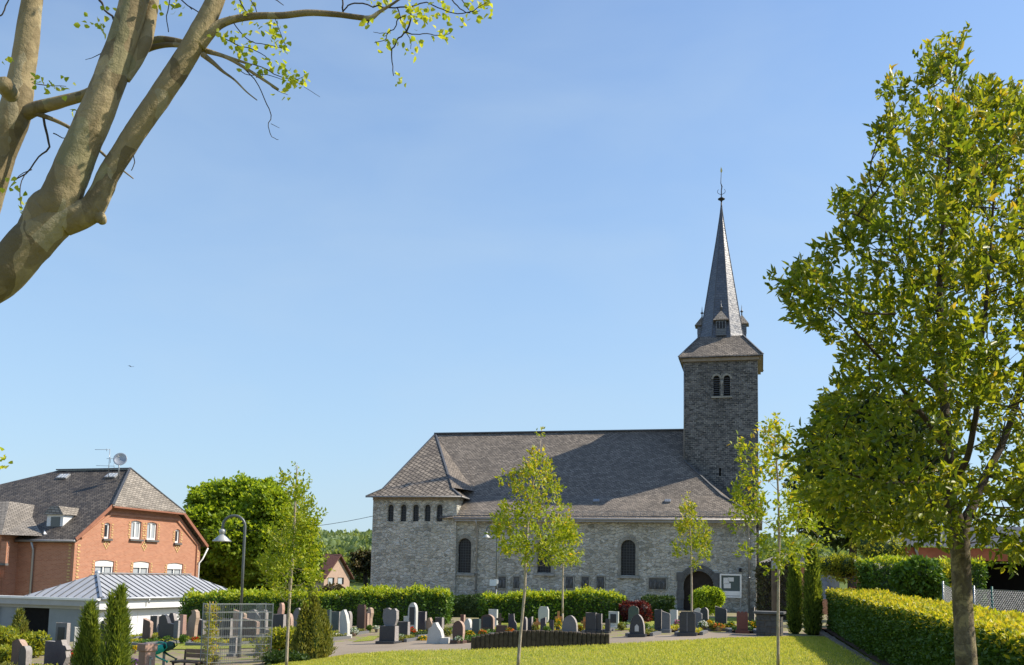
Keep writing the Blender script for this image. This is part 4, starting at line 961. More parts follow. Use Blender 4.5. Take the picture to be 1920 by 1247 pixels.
# ---------------------------------------------------------------- hedges and bushes
def hedge(name, path, width, top, label, mat, leafL, dens, rng, group=None, core='leaf_hedge_dark', base=None, lump=.05, cat='hedge', caps=True, flush=0, topm=None):
    """clipped hedge along a plan path; top(i) gives the height of its top"""
    path = [Vector((p_[0], p_[1], 0)) for p_ in path]; S = [0]
    for a, b_ in zip(path, path[1:]): S.append(S[-1]+(b_-a).length)
    Lh_ = S[-1]
    def at(s):
        for k in range(len(S)-1):
            if s <= S[k+1]+1e-6: break
        f = (s-S[k])/max(1e-6, S[k+1]-S[k]); d = (path[k+1]-path[k]).normalized()
        return path[k].lerp(path[k+1], f), Vector((d.y, -d.x, 0)), f+k
    c0 = at(Lh_/2)[0]; t = thing(name, (c0.x, c0.y, g(c0.x, c0.y)), label, cat, group)
    bf = base or (lambda p_: g(p_.x, p_.y))
    ins = leafL*.9; mb = MB(); n = max(6, int(Lh_/.35)); vs = []; prof = [(-.5, 0), (-.5, .5), (-.48, .92), (-.36, 1), (0, 1.0), (.36, 1), (.48, .92), (.5, .5), (.5, 0)]
    for i in range(n+1):
        s = Lh_*i/n; p_, nn_, f = at(min(Lh_-ins, max(ins, s))); zt_ = top(f); zb_ = bf(p_)-.1
        for a, h in prof:
            q = p_+nn_*a*(width-2*ins); z_ = zb_+(zt_-ins-zb_)*h; w_ = noise.noise(Vector((q.x, q.y, z_))*1.6)*lump*1.5
            vs.append((q.x+nn_.x*w_, q.y+nn_.y*w_, z_+w_*(h > .9)))
    m_ = len(prof); fs = [[i*m_+k, i*m_+k+1, (i+1)*m_+k+1, (i+1)*m_+k] for i in range(n) for k in range(m_-1)]+[list(range(m_)), [n*m_+k for k in range(m_)][::-1]]
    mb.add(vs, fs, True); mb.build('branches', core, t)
    hav = sum(top(at(Lh_*i/8)[2])-bf(at(Lh_*i/8)[0]) for i in range(9))/9
    P, D = [], []
    def put(q, z_, nv):
        w_ = noise.noise(Vector((q.x, q.y, z_))*1.6)*lump*1.6+noise.noise(Vector((q.x, q.y, z_))*5)*lump*.6+flush*max(0, rng.normal())*leafL
        e = nv*(w_-rng.random()*leafL*.8); P.append((q.x+e.x, q.y+e.y, z_+e.z))
        d_ = np.array(nv)*.55+rng.normal(size=3)*.8; d_[2] += .25; D.append(d_)
    for side in (-1, 1):
        for k in range(int(Lh_*hav*dens)):
            p_, nn_, f = at(rng.random()*Lh_); zt_ = top(f); zb_ = bf(p_)
            z_ = zb_+(zt_-zb_)*rng.random()**.9; put(p_+nn_*side*width/2, z_, nn_*side)
    for k in range(int(2*width*hav*dens)):
        e_ = rng.random() < .5; p_, nn_, f = at(0 if e_ else Lh_); dv = (path[0]-path[1]).normalized() if e_ else (path[-1]-path[-2]).normalized()
        zb_ = bf(p_); put(p_+nn_*rng.uniform(-.5, .5)*width, zb_+(top(f)-zb_)*rng.random(), dv)
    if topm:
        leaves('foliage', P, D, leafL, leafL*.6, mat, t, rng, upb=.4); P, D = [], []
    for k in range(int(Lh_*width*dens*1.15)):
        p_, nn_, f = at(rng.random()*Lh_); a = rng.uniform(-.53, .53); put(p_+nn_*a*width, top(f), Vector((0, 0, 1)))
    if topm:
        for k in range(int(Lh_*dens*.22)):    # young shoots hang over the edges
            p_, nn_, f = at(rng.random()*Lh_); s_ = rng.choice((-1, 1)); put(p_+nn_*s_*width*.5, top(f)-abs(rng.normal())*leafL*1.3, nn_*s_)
    leaves('young_leaves' if topm else 'foliage', P, D, leafL, leafL*.6, topm or mat, t, rng, upb=.4)  # top leaves: young growth, with the sunlit look in their brighter colour
    return t
def bush(name, c_, rad, label, mat, leafL, n, rng, core='leaf_hedge_dark', group=None, cat='bush', lumps=5, rough=.25, stem=False):
    c_ = Vector(c_); gz = g(c_.x, c_.y); t = thing(name, (c_.x, c_.y, min(gz, c_.z-rad[2])), label, cat, group)
    rad = np.array(rad, float); C0 = np.array(c_)
    cs = [(C0, rad*.82)]+[(C0+rad*np.array([math.cos(a), math.sin(a), rng.uniform(-.3, .7)])*.5, rad*rng.uniform(.42, .6)) for a in rng.random(lumps)*6.28]
    P, D = [], []
    for k, (cc, rr) in enumerate(cs):
        m_ = int(n/len(cs)*(1.6 if k == 0 else 1)); v = nrm(rng.normal(size=(m_, 3))); f = .80+.22*rng.random((m_, 1)); q = cc+v*rr*f
        q += np.array([[noise.noise(Vector(x)*3/max(rad))*rough*max(rad)*.5]*3 for x in q])*v
        P.append(q); D.append(v*.6+rng.normal(size=(m_, 3))*.7+np.array([0, 0, .25]))
    P = np.concatenate(P); D = np.concatenate(D); kk = P[:, 2] > gz-.05; 
    mb = MB()
    for cc, rr in cs:
        vs = []; nr_, ns_ = 7, 10
        for i in range(nr_+1):
            for j in range(ns_):
                a, b_ = math.pi*i/nr_, 2*math.pi*j/ns_; d_ = Vector((math.sin(a)*math.cos(b_), math.sin(a)*math.sin(b_), math.cos(a)))
                f = .78+.15*noise.noise(d_*2+Vector(cc)); vs.append((cc[0]+d_.x*rr[0]*f, cc[1]+d_.y*rr[1]*f, cc[2]+d_.z*rr[2]*f))
        mb.add(vs, [[i*ns_+j, i*ns_+(j+1) % ns_, (i+1)*ns_+(j+1) % ns_, (i+1)*ns_+j] for i in range(nr_) for j in range(ns_)], True)
    mb.build('branches', core, t)
    leaves('foliage', P[kk], D[kk], leafL, leafL*.55, mat, t, rng, upb=.4); return t
def conifer(name, base, h, r_, label, n, rng, mat='leaf_conifer', group=None, L_=.16, wd=.035, cone=1.0, spire=7, cat='conifer', belly=.35):
    base = Vector(base); t = thing(name, base, label, cat, group)
    axes = [(0, 0, 1.0, .72)]+[(rng.uniform(-.5, .5)*r_, rng.uniform(-.5, .5)*r_, rng.uniform(.5, .93), rng.uniform(.34, .55)) for k in range(spire)]
    P, D = [], []
    for ax, ay, hh, rf in axes:
        m_ = int(n*rf*hh/(1+.36*spire)*1.3); u = rng.random(m_)**.85
        prof_ = np.where(u < belly, .72+.28*(u/belly), (1-(u-belly)/(1-belly))**(.62*cone))*r_*rf
        a = rng.random(m_)*6.283; rr = prof_*(.55+.55*rng.random(m_)); lump = np.array([1+.55*noise.noise(Vector((math.cos(x)*1.5, math.sin(x)*1.5, z_*h*1.8+ax*9))) for x, z_ in zip(a, u)])
        rr *= lump; P.append(np.stack([base.x+ax+rr*np.cos(a), base.y+ay+rr*np.sin(a), base.z+u*h*hh], 1))
        D.append(np.stack([np.cos(a)*.33, np.sin(a)*.33, np.full(m_, 1.0)], 1)+rng.normal(size=(m_, 3))*.34)
    leaves('foliage', np.concatenate(P), np.concatenate(D), L_, wd, mat, t, rng, upb=.1, fold=.5)
    mb = MB()
    for ax, ay, hh, rf in axes: mb.lathe(base+Vector((ax, ay, 0)), [(r_*rf*.4, 0), (r_*rf*.55, h*hh*.2), (r_*rf*.5, h*hh*.4), (r_*rf*.3, h*hh*.65), (.01, h*hh*.85)], 9)
    mb.build('branches', 'leaf_hedge_dark', t)
    mb = MB(); mb.tube([base-Z*.1, base+Z*h*.3], [.05, .03], 6); mb.build('trunk', 'bark_dark', t); return t

# ---------------------------------------------------------------- big round trees
def big_tree(name, px_base, lobes, Y, label, mat, leafL, n, rng, depth=.9, trunkw=.6, core=None, group=None, bark_='bark_dark', inner=.25, upb=.5):
    """lobes: (px, py, radius px); each becomes a rounded mass of leaf clumps with its own depth"""
    b0 = below(px_base, 1150, Y); t = thing(name, b0, label, 'tree', group)
    P, D, cc = [], [], []; tot = sum(l[2]**2 for l in lobes)
    for px, py, r_ in lobes:
        yy = Y+rng.uniform(-.5, .5)*depth*r_*Y/FPX*2; c_ = np.array(W(px, py, yy)); rr = r_*yy/FPX; cc.append((c_, rr))
    cc2 = []
    for (c_, rr), l in zip(list(cc), list(lobes)):      # smaller bulges on each mass
        for k in range(4): v_ = rng.normal(size=3); v_[2] = abs(v_[2])*.8; v_ /= np.linalg.norm(v_); cc2.append((c_+v_*rr*.72, rr*rng.uniform(.36, .5))); lobes = list(lobes)+[(0, 0, l[2]*.5)]
    nm_ = len(cc); cc = cc+cc2
    for (c_, rr), l in zip(cc, lobes):
        m_ = int(n*.55*l[2]**2/tot/14); v = nrm(rng.normal(size=(m_, 3))); q = c_+v*rr*(1-.35*rng.random((m_, 1))**1.5)*np.array([1, 1, .92])
        q += v*np.array([[noise.noise(Vector(x)*1.1/rr*2)+.5*noise.noise(Vector(x)*4/rr)] for x in q])*rr*.36
        keep = np.array([noise.noise(Vector(x)*1.4) > -.28 for x in q]); q, v = q[keep], v[keep]
        cl_ = .09*rr+.22                          # each is a clump of leaves
        a = q[:, None]+rng.normal(size=(len(q), 14, 3))*cl_*np.array([.55, .55, .34]); P.append(a.reshape(-1, 3)); D.append((v[:, None]*.7+rng.normal(size=(len(q), 14, 3))*.8+np.array([0, 0, .1])).reshape(-1, 3))
    P = np.concatenate(P); D = np.concatenate(D); k = P[:, 2] > b0.z+.2
    leaves('crown', P[k], D[k], leafL, leafL*.7, mat, t, rng, upb=upb)
    mb = MB(); top = max((c_ for c_, r_ in cc), key=lambda c_: c_[2]); cx_ = Vector((b0.x, b0.y, (b0.z+top[2])/2))
    ctr = np.mean([c_ for c_, r_ in cc], 0); tp = [b0-Z*.2, b0+Z*(ctr[2]-b0.z)*.4, Vector(ctr)]; mb.tube(*smooth_path(tp, [trunkw/2, trunkw*.38, trunkw*.2], 4), 9)
    for c_, rr in cc[:nm_]: s_ = Vector(b0).lerp(Vector(ctr), rng.uniform(.55, .95)); mb.tube(*smooth_path([s_, s_.lerp(Vector(c_), .5)+Z*rr*.1, Vector(c_)], [trunkw*.2, trunkw*.12, trunkw*.04], 3), 6)
    mb.build('trunk', bark_, t)
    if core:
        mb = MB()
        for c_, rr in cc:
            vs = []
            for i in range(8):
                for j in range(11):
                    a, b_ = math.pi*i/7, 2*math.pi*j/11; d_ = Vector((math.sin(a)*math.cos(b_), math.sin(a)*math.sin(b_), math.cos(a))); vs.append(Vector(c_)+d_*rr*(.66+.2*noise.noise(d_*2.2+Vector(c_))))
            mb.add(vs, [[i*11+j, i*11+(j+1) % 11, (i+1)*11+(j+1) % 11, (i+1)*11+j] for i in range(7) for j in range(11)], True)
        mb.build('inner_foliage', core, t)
    return t

rg = lambda s_: np.random.default_rng(s_)
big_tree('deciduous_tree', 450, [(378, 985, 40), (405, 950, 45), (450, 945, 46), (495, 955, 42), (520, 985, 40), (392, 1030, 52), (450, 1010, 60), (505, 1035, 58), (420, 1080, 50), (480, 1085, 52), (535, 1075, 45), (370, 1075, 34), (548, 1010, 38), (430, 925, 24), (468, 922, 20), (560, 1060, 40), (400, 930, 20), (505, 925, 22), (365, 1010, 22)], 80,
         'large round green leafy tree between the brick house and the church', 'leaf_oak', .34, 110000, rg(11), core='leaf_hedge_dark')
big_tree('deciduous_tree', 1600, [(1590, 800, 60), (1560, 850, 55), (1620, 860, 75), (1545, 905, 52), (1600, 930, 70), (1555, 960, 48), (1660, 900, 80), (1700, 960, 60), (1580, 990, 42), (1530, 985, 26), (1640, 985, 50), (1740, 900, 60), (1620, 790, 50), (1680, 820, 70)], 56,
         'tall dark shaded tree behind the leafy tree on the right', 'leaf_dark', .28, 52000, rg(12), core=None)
big_tree('pine_tree', 684, [(664, 1052, 10), (676, 1046, 12), (688, 1052, 13), (700, 1048, 12), (672, 1066, 10), (690, 1068, 12)], 88, 'small dark brownish trees against the wooded hill left of the church', 'leaf_ivy', .28, 5000, rg(13))
# far wooded hill: one mass of crowns
def forest():
    rng = rg(21); P, D = [], []
    for k in range(1500):
        y = rng.uniform(300, 700); x = rng.uniform(-.34, -.10)*y if k % 3 else rng.uniform(-.1, .55)*y
        z_ = gfar(x, y); r_ = rng.uniform(3.0, 5.5); c_ = np.array([x, y, z_+r_*1.1]); m_ = 60; v = nrm(rng.normal(size=(m_, 3))*np.array([1, 1, .8])+np.array([0, -.3, .4])); P.append(c_+v*r_*(.8+.3*rng.random((m_, 1)))); D.append(v+rng.normal(size=(m_, 3))*.6)
    P = np.concatenate(P); o = leaves('forest', P, np.concatenate(D), 2.4, 2.0, 'leaf_forest_hazy', None, rng, upb=.3)
    tag(o, kind='stuff', label='far green wooded hillside seen left of the church', cat='forest')
forest()

# ---------------------------------------------------------------- hedges
def wpt(px, Y): q = W(px, 1130, Y); return (q.x, q.y)
def toppx(pairs, Y):
    """height of the top from measured (px, py)"""
    zs = [W(px, py, Y).z for px, py in pairs]
    def f(t): k = min(len(zs)-2, int(t)); return zs[k]+(zs[k+1]-zs[k])*(t-k)
    return f
def hedge_px(name, pairs, Y, width, label, mat, leafL, dens, seed, **k):
    return hedge(name, [wpt(px, Y) for px, py in pairs], width, toppx(pairs, Y-width/2), label, mat, leafL, dens, rg(seed), **k)
hedge_px('clipped_hedge', [(352, 1122), (420, 1114), (480, 1116), (560, 1117), (620, 1116), (690, 1107), (720, 1112), (780, 1105), (842, 1114)], 43, 1.5, 'long dark green hedge running behind the graves left of the path', 'leaf_hedge', .13, 330, 31, topm='leaf_hedge_top_lit', lump=.15, flush=.45)
hedge_px('clipped_hedge', [(840, 1120), (880, 1118), (925, 1118)], 51, 1.0, 'low dark hedge close to the church wall in the gap of the hedge row', 'leaf_hedge_dark', .12, 300, 32, lump=.08)
hedge_px('clipped_hedge', [(905, 1120), (960, 1117), (1020, 1114), (1080, 1113), (1130, 1114), (1168, 1122)], 44, 1.3, 'clipped hedge with sunlit yellow top in the middle in front of the church windows', 'leaf_hedge', .13, 330, 33, topm='leaf_hedge_top_lit', lump=.12, flush=.45)
hedge_px('clipped_hedge', [(1205, 1119), (1262, 1121)], 50, 1.0, 'short dark hedge left of the church portal behind the red bush', 'leaf_hedge_dark', .12, 300, 34, lump=.08)
q = W(1191, 1140, 43); bush('red_bush', (q.x, q.y, .18), (.62, .6, .62), 'dark red leaved bush at the right end of the middle hedge', 'leaf_red', .12, 3500, rg(35), core='g_brown')
q = W(1327, 1125, 42); bush('round_bush', (q.x, q.y, W(1327, 1127, 42).z), (.72, .7, .68), 'round bright green clipped bush in front of the church portal', 'leaf_oak', .12, 5200, rg(36), lumps=3, rough=.1)
# long beech hedge on the right, on a raised bed behind a low concrete edge
fr = lambda y: 10.0-.215*(32-y)
ztop = lambda y: 1.14+(1.44-1.14)*(y-10.3)/21.7; zbase = lambda y: .16+.13*(y-19)/13
yy = [31.5, 28, 24, 20, 16, 13, 10, 7, 4.5]; wdt = 1.25
hedge('beech_hedge', [(fr(y)+wdt/2+.05, y) for y in yy], wdt, lambda t: ztop(yy[min(7, int(t))]+(yy[min(7, int(t))+1]-yy[min(7, int(t))])*(t-min(7, int(t)))), 'long clipped beech hedge with yellow sunlit top running along the right side of the lawn', 'leaf_beech_hedge', .075, 1050, rg(37), base=lambda p_: zbase(p_.y), lump=.06, flush=.4, topm='leaf_beech_top_lit')
mb = MB(); ye = [32.2, 29, 25, 21, 17, 13, 9, 5]
vs = []
ye_w = list(np.arange(32.2, 4.9, -.3))
for y in ye_w:
    x = fr(y)-.30+.03*noise.noise(Vector((0, y*1.3, 0)))
    for dx_, dz_ in ((-.03, -.5), (-.02, -.05), (.015, -.02), (.12, .0), (.12, -.5)): w_ = .025*noise.noise(Vector((dx_*9, y*2.1, 3))); vs.append((x+dx_+w_, y, (zbase(y)-.04+w_+dz_) if dz_ > -.4 else g(x, y)-.3))
mb.add(vs, [[i*5+k, i*5+(k+1) % 5, i*5+5+(k+1) % 5, i*5+5+k] for i in range(len(ye_w)-1) for k in range(5)]+[[0, 1, 2, 3, 4], [len(vs)-1-k for k in range(5)]])
tag(mb.build('retaining_wall', 'concrete'), 'low weathered concrete edging wall between the lawn and the beech hedge', 'wall')
mb = MB(); vs = []
for y in ye: vs += [(fr(y)-.125, y, zbase(y)-.03), (fr(y)+wdt+6, y, zbase(y)+.02)]
mb.add(vs, [[i*2, i*2+1, i*2+3, i*2+2] for i in range(len(ye)-1)]); vs2 = [(fr(32.2)-.12, 32.2, zbase(32.2)-.03), (fr(32.2)+8, 32.2, zbase(32)), (fr(32)+8, 32.2, -1), (fr(32.2)-.12, 32.2, -1)]; mb.add(vs2, [[0, 1, 2, 3]])
tag(mb.build('raised_bed', 'soil'), kind='structure')
# greenery beyond the hedge on the right
hedge_px('clipped_hedge', [(1624, 1052), (1680, 1051), (1760, 1053), (1828, 1054)], 30, 1.5, 'tall clipped hedge with yellow top in front of the wooden building', 'leaf_hedge', .10, 420, 41, topm='leaf_hedge_top_lit', lump=.08, flush=.4)
q = W(1722, 1095, 25.5); bush('laurel_bush', (q.x, q.y, q.z), (.66, .6, .72), 'glossy green laurel bush in front of the tall clipped hedge', 'leaf_hedge', .13, 3800, rg(42))
q = W(1778, 1090, 26); bush('laurel_bush', (q.x, q.y, q.z), (.5, .5, .55), 'smaller yellow green bush between the laurel and the big tree trunk', 'leaf_bright', .11, 2600, rg(43))
q = W(1650, 1030, 36); bush('shrub', (q.x, q.y, q.z), (.85, .7, .75), 'pale yellow green tall shrub at the left corner of the wooden building', 'leaf_bright', .11, 2200, rg(44), rough=.6)
q = W(1578, 1066, 40); bush('shrub', (q.x, q.y, q.z), (.95, .7, .62), 'light green shrub above the far end of the beech hedge', 'leaf_bright', .12, 2600, rg(45), rough=.6)
q = W(1566, 1101, 31.3); bush('red_tipped_shrub', (q.x+.75, q.y, 1.42), (.42, .3, .12), 'orange red young shoots standing on top of the beech hedge far end', 'leaf_red', .08, 600, rg(46), core='leaf_hedge_dark', cat='shrub')
hedge_px('ivy_hedge', [(1424, 1062), (1450, 1050), (1480, 1056)], 56, 1.6, 'brownish ivy hedge rising to the right of the church', 'leaf_ivy', .16, 160, 47, lump=.2, core='bark_dark')

# ---------------------------------------------------------------- columnar conifers
def con(px, ytop, Y, wpx, label, n, seed, mat='leaf_conifer', **k):
    b0 = below(px, 1200, Y); h = W(px, ytop, Y).z-b0.z; return conifer('columnar_conifer', b0, h, wpx/2*Y/FPX, label, n, rg(seed), mat, **k)
con(168, 1138, 22, 56, 'smaller yellow green columnar conifer left of a taller one at the lower left', 6000, 51, L_=.20, wd=.022, cone=1.6, belly=.12)
con(222, 1110, 21.5, 62, 'tall yellow green columnar conifer in front of the grey hall', 8000, 52, L_=.20, wd=.022, cone=1.5, belly=.12)
con(34, 1147, 31, 34, 'small brownish conifer in front of the hall doorway', 3000, 53, 'leaf_juniper', L_=.16, wd=.03)
con(585, 1112, 25.5, 80, 'bushy cone shaped juniper beside the path', 8500, 54, 'leaf_juniper', L_=.10, wd=.032, cone=1.35, spire=5, belly=.2)
con(580, 1090, 33, 27, 'slim dark columnar conifer rising behind the juniper', 3500, 55, L_=.14, wd=.025)
con(1489, 1046, 31.5, 26, 'shorter of the two dark columnar conifers at the end of the beech hedge', 7000, 56, L_=.18, wd=.03, cone=.8)
con(1525, 1020, 31, 38, 'taller of the two dark columnar conifers at the end of the beech hedge', 10000, 57, L_=.18, wd=.03, cone=.8)

# ---------------------------------------------------------------- young trees
def young(px, trunk, poly, Y, label, mat, leafL, ntw, seed, thick, name='young_tree', k=9, group=None, tw=.28, asp=.55, gap=2.2, thr=-.05, stake=None, hexa=False, extra=None, r0_=.012, cen_dy=.3, droop=.1):
    rng = rg(seed); b0 = below(px, 1247, Y); t = thing(name, b0, label, 'tree', group)
    mb = MB(); P0 = limb(mb, trunk, Y, 8, 3); bx_ = P0[0]; mb.tube([Vector((bx_.x, bx_.y, b0.z-.1)), bx_], [trunk[0][2]/2*Y/FPX*1.1, trunk[0][2]/2*Y/FPX], 8)
    up_ = [p_ for p_ in P0 if p_.z > P0[0].z+(P0[-1].z-P0[0].z)*.30]
    pts = crown(poly, Y, thick, ntw, rng, gap, thr)
    branchwork(mb, [up_], [pts[i] for i in rng.choice(len(pts), min(len(pts), 90 if ntw < 700 else 220), replace=False)], r0_, rng)
    mb.build('trunk', 'bark_young' if name == 'young_tree' else 'bark_grey', t)
    ctr = pts.mean(0)+np.array([0, 0, -(pts[:, 2].max()-pts[:, 2].min())*cen_dy]); P, D, _ = twigs(pts, ctr, k, tw, rng, droop=droop)
    if isinstance(mat, tuple):
        zc = np.quantile(P[:, 2], .72); sel = rng.random(len(P)) < np.clip(.08+.55*(P[:, 2]-np.quantile(P[:, 2], .35))/(P[:, 2].max()-np.quantile(P[:, 2], .35)), .06, .6)
        leaves('crown', P, D, leafL, leafL*asp, list(mat), t, rng, hexa, mats=sel)
    else: leaves('crown', P, D, leafL, leafL*asp, mat, t, rng, hexa)
    return t, b0
GY = None
young(972, [(971, 1250, 6.5), (976, 1190, 5.6), (980, 1150, 5), (984, 1105, 5), (985, 1062, 5), (988, 1000, 4.5), (996, 930, 4), (1006, 870, 3), (1014, 826, 1.5)],
      [(1014, 820), (1022, 845), (1020, 868), (1036, 880), (1034, 900), (1048, 922), (1044, 945), (1062, 962), (1056, 985), (1078, 1000), (1074, 1020), (1078, 1045), (1050, 1058), (1020, 1050), (1000, 1062), (975, 1050), (955, 1052), (950, 1030), (932, 1010), (926, 975), (946, 972), (942, 940), (940, 908), (955, 885), (964, 905), (975, 900), (978, 875), (990, 880), (996, 850)], 20.3,
      'slender young maple with a bent pale trunk on the lawn in front of the church', ('leaf_maple', 'leaf_maple_yellow'), .085, 560, 61, .85, k=8, tw=.20, gap=3.4, thr=.06, r0_=.014)
young(1055, [(1055, 1150, 3.6), (1055, 1100, 3.4), (1056, 1060, 3), (1058, 1010, 3), (1056, 975, 2)], [(1052, 968), (1070, 985), (1080, 1010), (1084, 1040), (1076, 1064), (1050, 1068), (1034, 1058), (1030, 1030), (1036, 1000)], 41,
      'small yellow leaved young tree half hidden behind the slender maple', ('leaf_maple', 'leaf_maple_yellow'), .12, 190, 62, .8, k=9, tw=.3, r0_=.012)
young(1297, [(1297, 1190, 4), (1297, 1120, 3.8), (1296, 1050, 3), (1294, 1000, 3), (1292, 945, 1.5)], [(1288, 936), (1298, 955), (1304, 975), (1322, 985), (1330, 1005), (1326, 1035), (1328, 1048), (1300, 1058), (1276, 1050), (1268, 1035), (1274, 1010), (1270, 985), (1280, 975), (1280, 950)], 38,
      'small young tree with a yellowish pointed crown in front of the church portal', ('leaf_maple', 'leaf_maple_yellow'), .115, 250, 63, .7, k=9, tw=.26, r0_=.012)
young(1459, [(1459, 1250, 6), (1459, 1150, 5.5), (1460, 1060, 5), (1461, 1000, 5), (1459, 920, 4), (1455, 850, 3), (1452, 815, 2)],
      [(1450, 796), (1466, 810), (1480, 835), (1474, 860), (1500, 880), (1520, 900), (1535, 930), (1546, 985), (1535, 1020), (1505, 1030), (1490, 1062), (1440, 1066), (1400, 1050), (1415, 1010), (1375, 985), (1395, 960), (1372, 925), (1400, 905), (1392, 870), (1382, 845), (1405, 830), (1425, 840), (1430, 805)], 19.5,
      'sparse young tree with large green and yellow leaves beside the church tower', ('leaf_maple', 'leaf_maple_yellow'), .105, 430, 64, .8, k=7, tw=.26, gap=3.0, thr=.0, r0_=.012)
young(541, [(537, 1250, 6), (540, 1180, 5.5), (544, 1110, 5), (549, 1040, 5), (553, 960, 4), (556, 900, 3), (557, 872, 1.5)],
      [(558, 866), (562, 900), (584, 918), (572, 940), (590, 950), (580, 965), (604, 980), (596, 1010), (606, 1040), (600, 1075), (612, 1095), (580, 1115), (530, 1120), (500, 1100), (490, 1070), (505, 1040), (512, 1000), (530, 975), (538, 945), (526, 905), (532, 895), (545, 925), (552, 900)], 23,
      'tall slim young tree with upright top shoots to the left of the path', ('leaf_maple', 'leaf_maple'), .095, 560, 65, .85, k=8, tw=.28, gap=2.8, thr=.05, r0_=.012)

# ---------------------------------------------------------------- leafy tree at the right
def right_tree():
    rng = rg(71); Y = 9.2; b0 = below(1822, 1247, Y); t = thing('leafy_tree', b0, 'large leafy tree with a speckled grey trunk standing at the beech hedge on the right', 'tree')
    mb = MB(); T = [(1822, 1420, 46), (1816, 1300, 40), (1812, 1247, 38), (1806, 1150, 36), (1801, 1050, 34), (1798, 990, 38)]
    trunk = limb(mb, T, Y, 24, 9, jit=.045, rng=rng)
    main = [
        [(1798, 1000, 34), (1786, 950, 24, -.05), (1780, 900, 20, -.1), (1778, 830, 18, -.1), (1768, 740, 16, 0), (1764, 640, 14, .05), (1762, 540, 12, .1), (1768, 420, 9, .1), (1778, 300, 7, .05), (1784, 200, 5, 0), (1797, 90, 2.5)],
        [(1800, 1000, 28), (1822, 950, 18, .1), (1850, 890, 15, .25), (1885, 820, 13, .4), (1915, 720, 11, .5), (1940, 600, 8, .6), (1950, 450, 6, .6)],
        [(1782, 905, 15, -.1), (1812, 860, 12, -.3), (1830, 780, 11, -.45), (1836, 680, 9, -.55), (1850, 560, 7, -.6), (1860, 420, 5, -.6), (1870, 290, 3, -.5)],
        [(1779, 850, 13, -.1), (1745, 800, 11, -.2), (1700, 740, 9, -.3), (1665, 690, 7, -.4), (1620, 640, 5, -.5), (1560, 580, 3, -.5), (1480, 545, 2, -.45)],
        [(1782, 905, 11, -.1), (1720, 905, 8, -.3), (1650, 905, 6, -.5), (1570, 880, 4, -.6), (1520, 860, 2, -.6)],
        [(1765, 660, 11, .05), (1728, 590, 8, .2), (1690, 500, 6, .3), (1660, 420, 5, .4), (1630, 330, 3, .4), (1660, 220, 2, .3)],
        [(1764, 600, 9, .1), (1730, 520, 7, -.2), (1680, 450, 5, -.3), (1620, 410, 3, -.4), (1580, 395, 2, -.4)],
        [(1770, 740, 10, 0), (1720, 700, 8, .4), (1660, 640, 6, .7), (1600, 560, 4, .8), (1530, 500, 2, .8)],
        [(1764, 500, 9, .1), (1800, 420, 7, .2), (1840, 330, 5, .3), (1880, 240, 3, .3)],
        [(1790, 980, 12, .1), (1760, 990, 8, .5), (1700, 960, 6, .8), (1620, 950, 3, 1.0)],
        [(1850, 890, 9, .25), (1900, 900, 7, .1), (1960, 880, 5, 0)], [(1815, 960, 9), (1870, 1000, 6, -.4), (1930, 1010, 4, -.6)]]
    poly = [(1802, 62), (1812, 90), (1800, 120), (1806, 150), (1782, 170), (1800, 186), (1850, 168), (1900, 185), (1960, 180), (2060, 300), (2120, 500), (2120, 800), (2060, 1000), (1960, 1050), (1880, 1052), (1850, 1015), (1810, 1030), (1760, 1008), (1700, 1020), (1640, 1008), (1600, 1000), (1560, 960), (1520, 950), (1500, 900), (1470, 870), (1480, 835), (1530, 800), (1565, 740), (1585, 690), (1560, 660), (1540, 628), (1490, 612), (1470, 575), (1432, 540), (1450, 520), (1500, 510), (1520, 480), (1575, 480), (1590, 440), (1552, 392), (1600, 375), (1612, 330), (1650, 320), (1630, 245), (1660, 230), (1646, 170), (1690, 158), (1735, 160), (1722, 120), (1755, 108), (1785, 80)]
    pc_ = np.array([1800., 620.]); polyi = [tuple(pc_+(np.array(q_)-pc_)*np.array([.965, .985])) for q_ in poly]
    pts = crown(polyi, Y, 1.8, 2750, rng, 1.6, -.06, dmax=170, shell=.75)
    mb.build('trunk', 'bark_grey', t); mb = MB(); limbs = [limb(mb, m_, Y, 9, 4, rough=.10, rng=rng) for m_ in main]
    sub = [pts[i] for i in rng.choice(len(pts), 700, replace=False)]
    branchwork(mb, [trunk[-2:]]+limbs, sub, .017, rng, 4, .003, .03)
    mb.build('branches', 'bark_branch', t)
    ctr = np.array(W(1780, 800, Y)); P, D, d_ = twigs(pts, ctr, 12, .18, rng, up_=.45, spread=.7, droop=.05)
    sel = rng.random(len(P)) < .12
    leaves('crown', P, D, .076, .037, 'leaf_magnolia', t, rng, True, .25, .55)
    tips = pts[rng.choice(len(pts), 420, replace=False)]; tips = tips[(tips[:, 2]+rng.normal(size=len(tips))*.8 > 4.0)]
    P2, D2, _ = twigs(tips+np.array([.05, -.05, .12]), ctr, 5, .12, rng, up_=1.2, spread=.5); leaves('young_leaves', P2, D2, .085, .034, 'leaf_magnolia_young', t, rng, True, .25, .5)
    mb = MB(); q = W(1779, 915, Y-.1); mb.bar(q-Vector((.05, .05, 0)), q+Vector((.05, -.05, 0)), .05, .012); mb.build('tag_plate', 'galv', t)
right_tree()

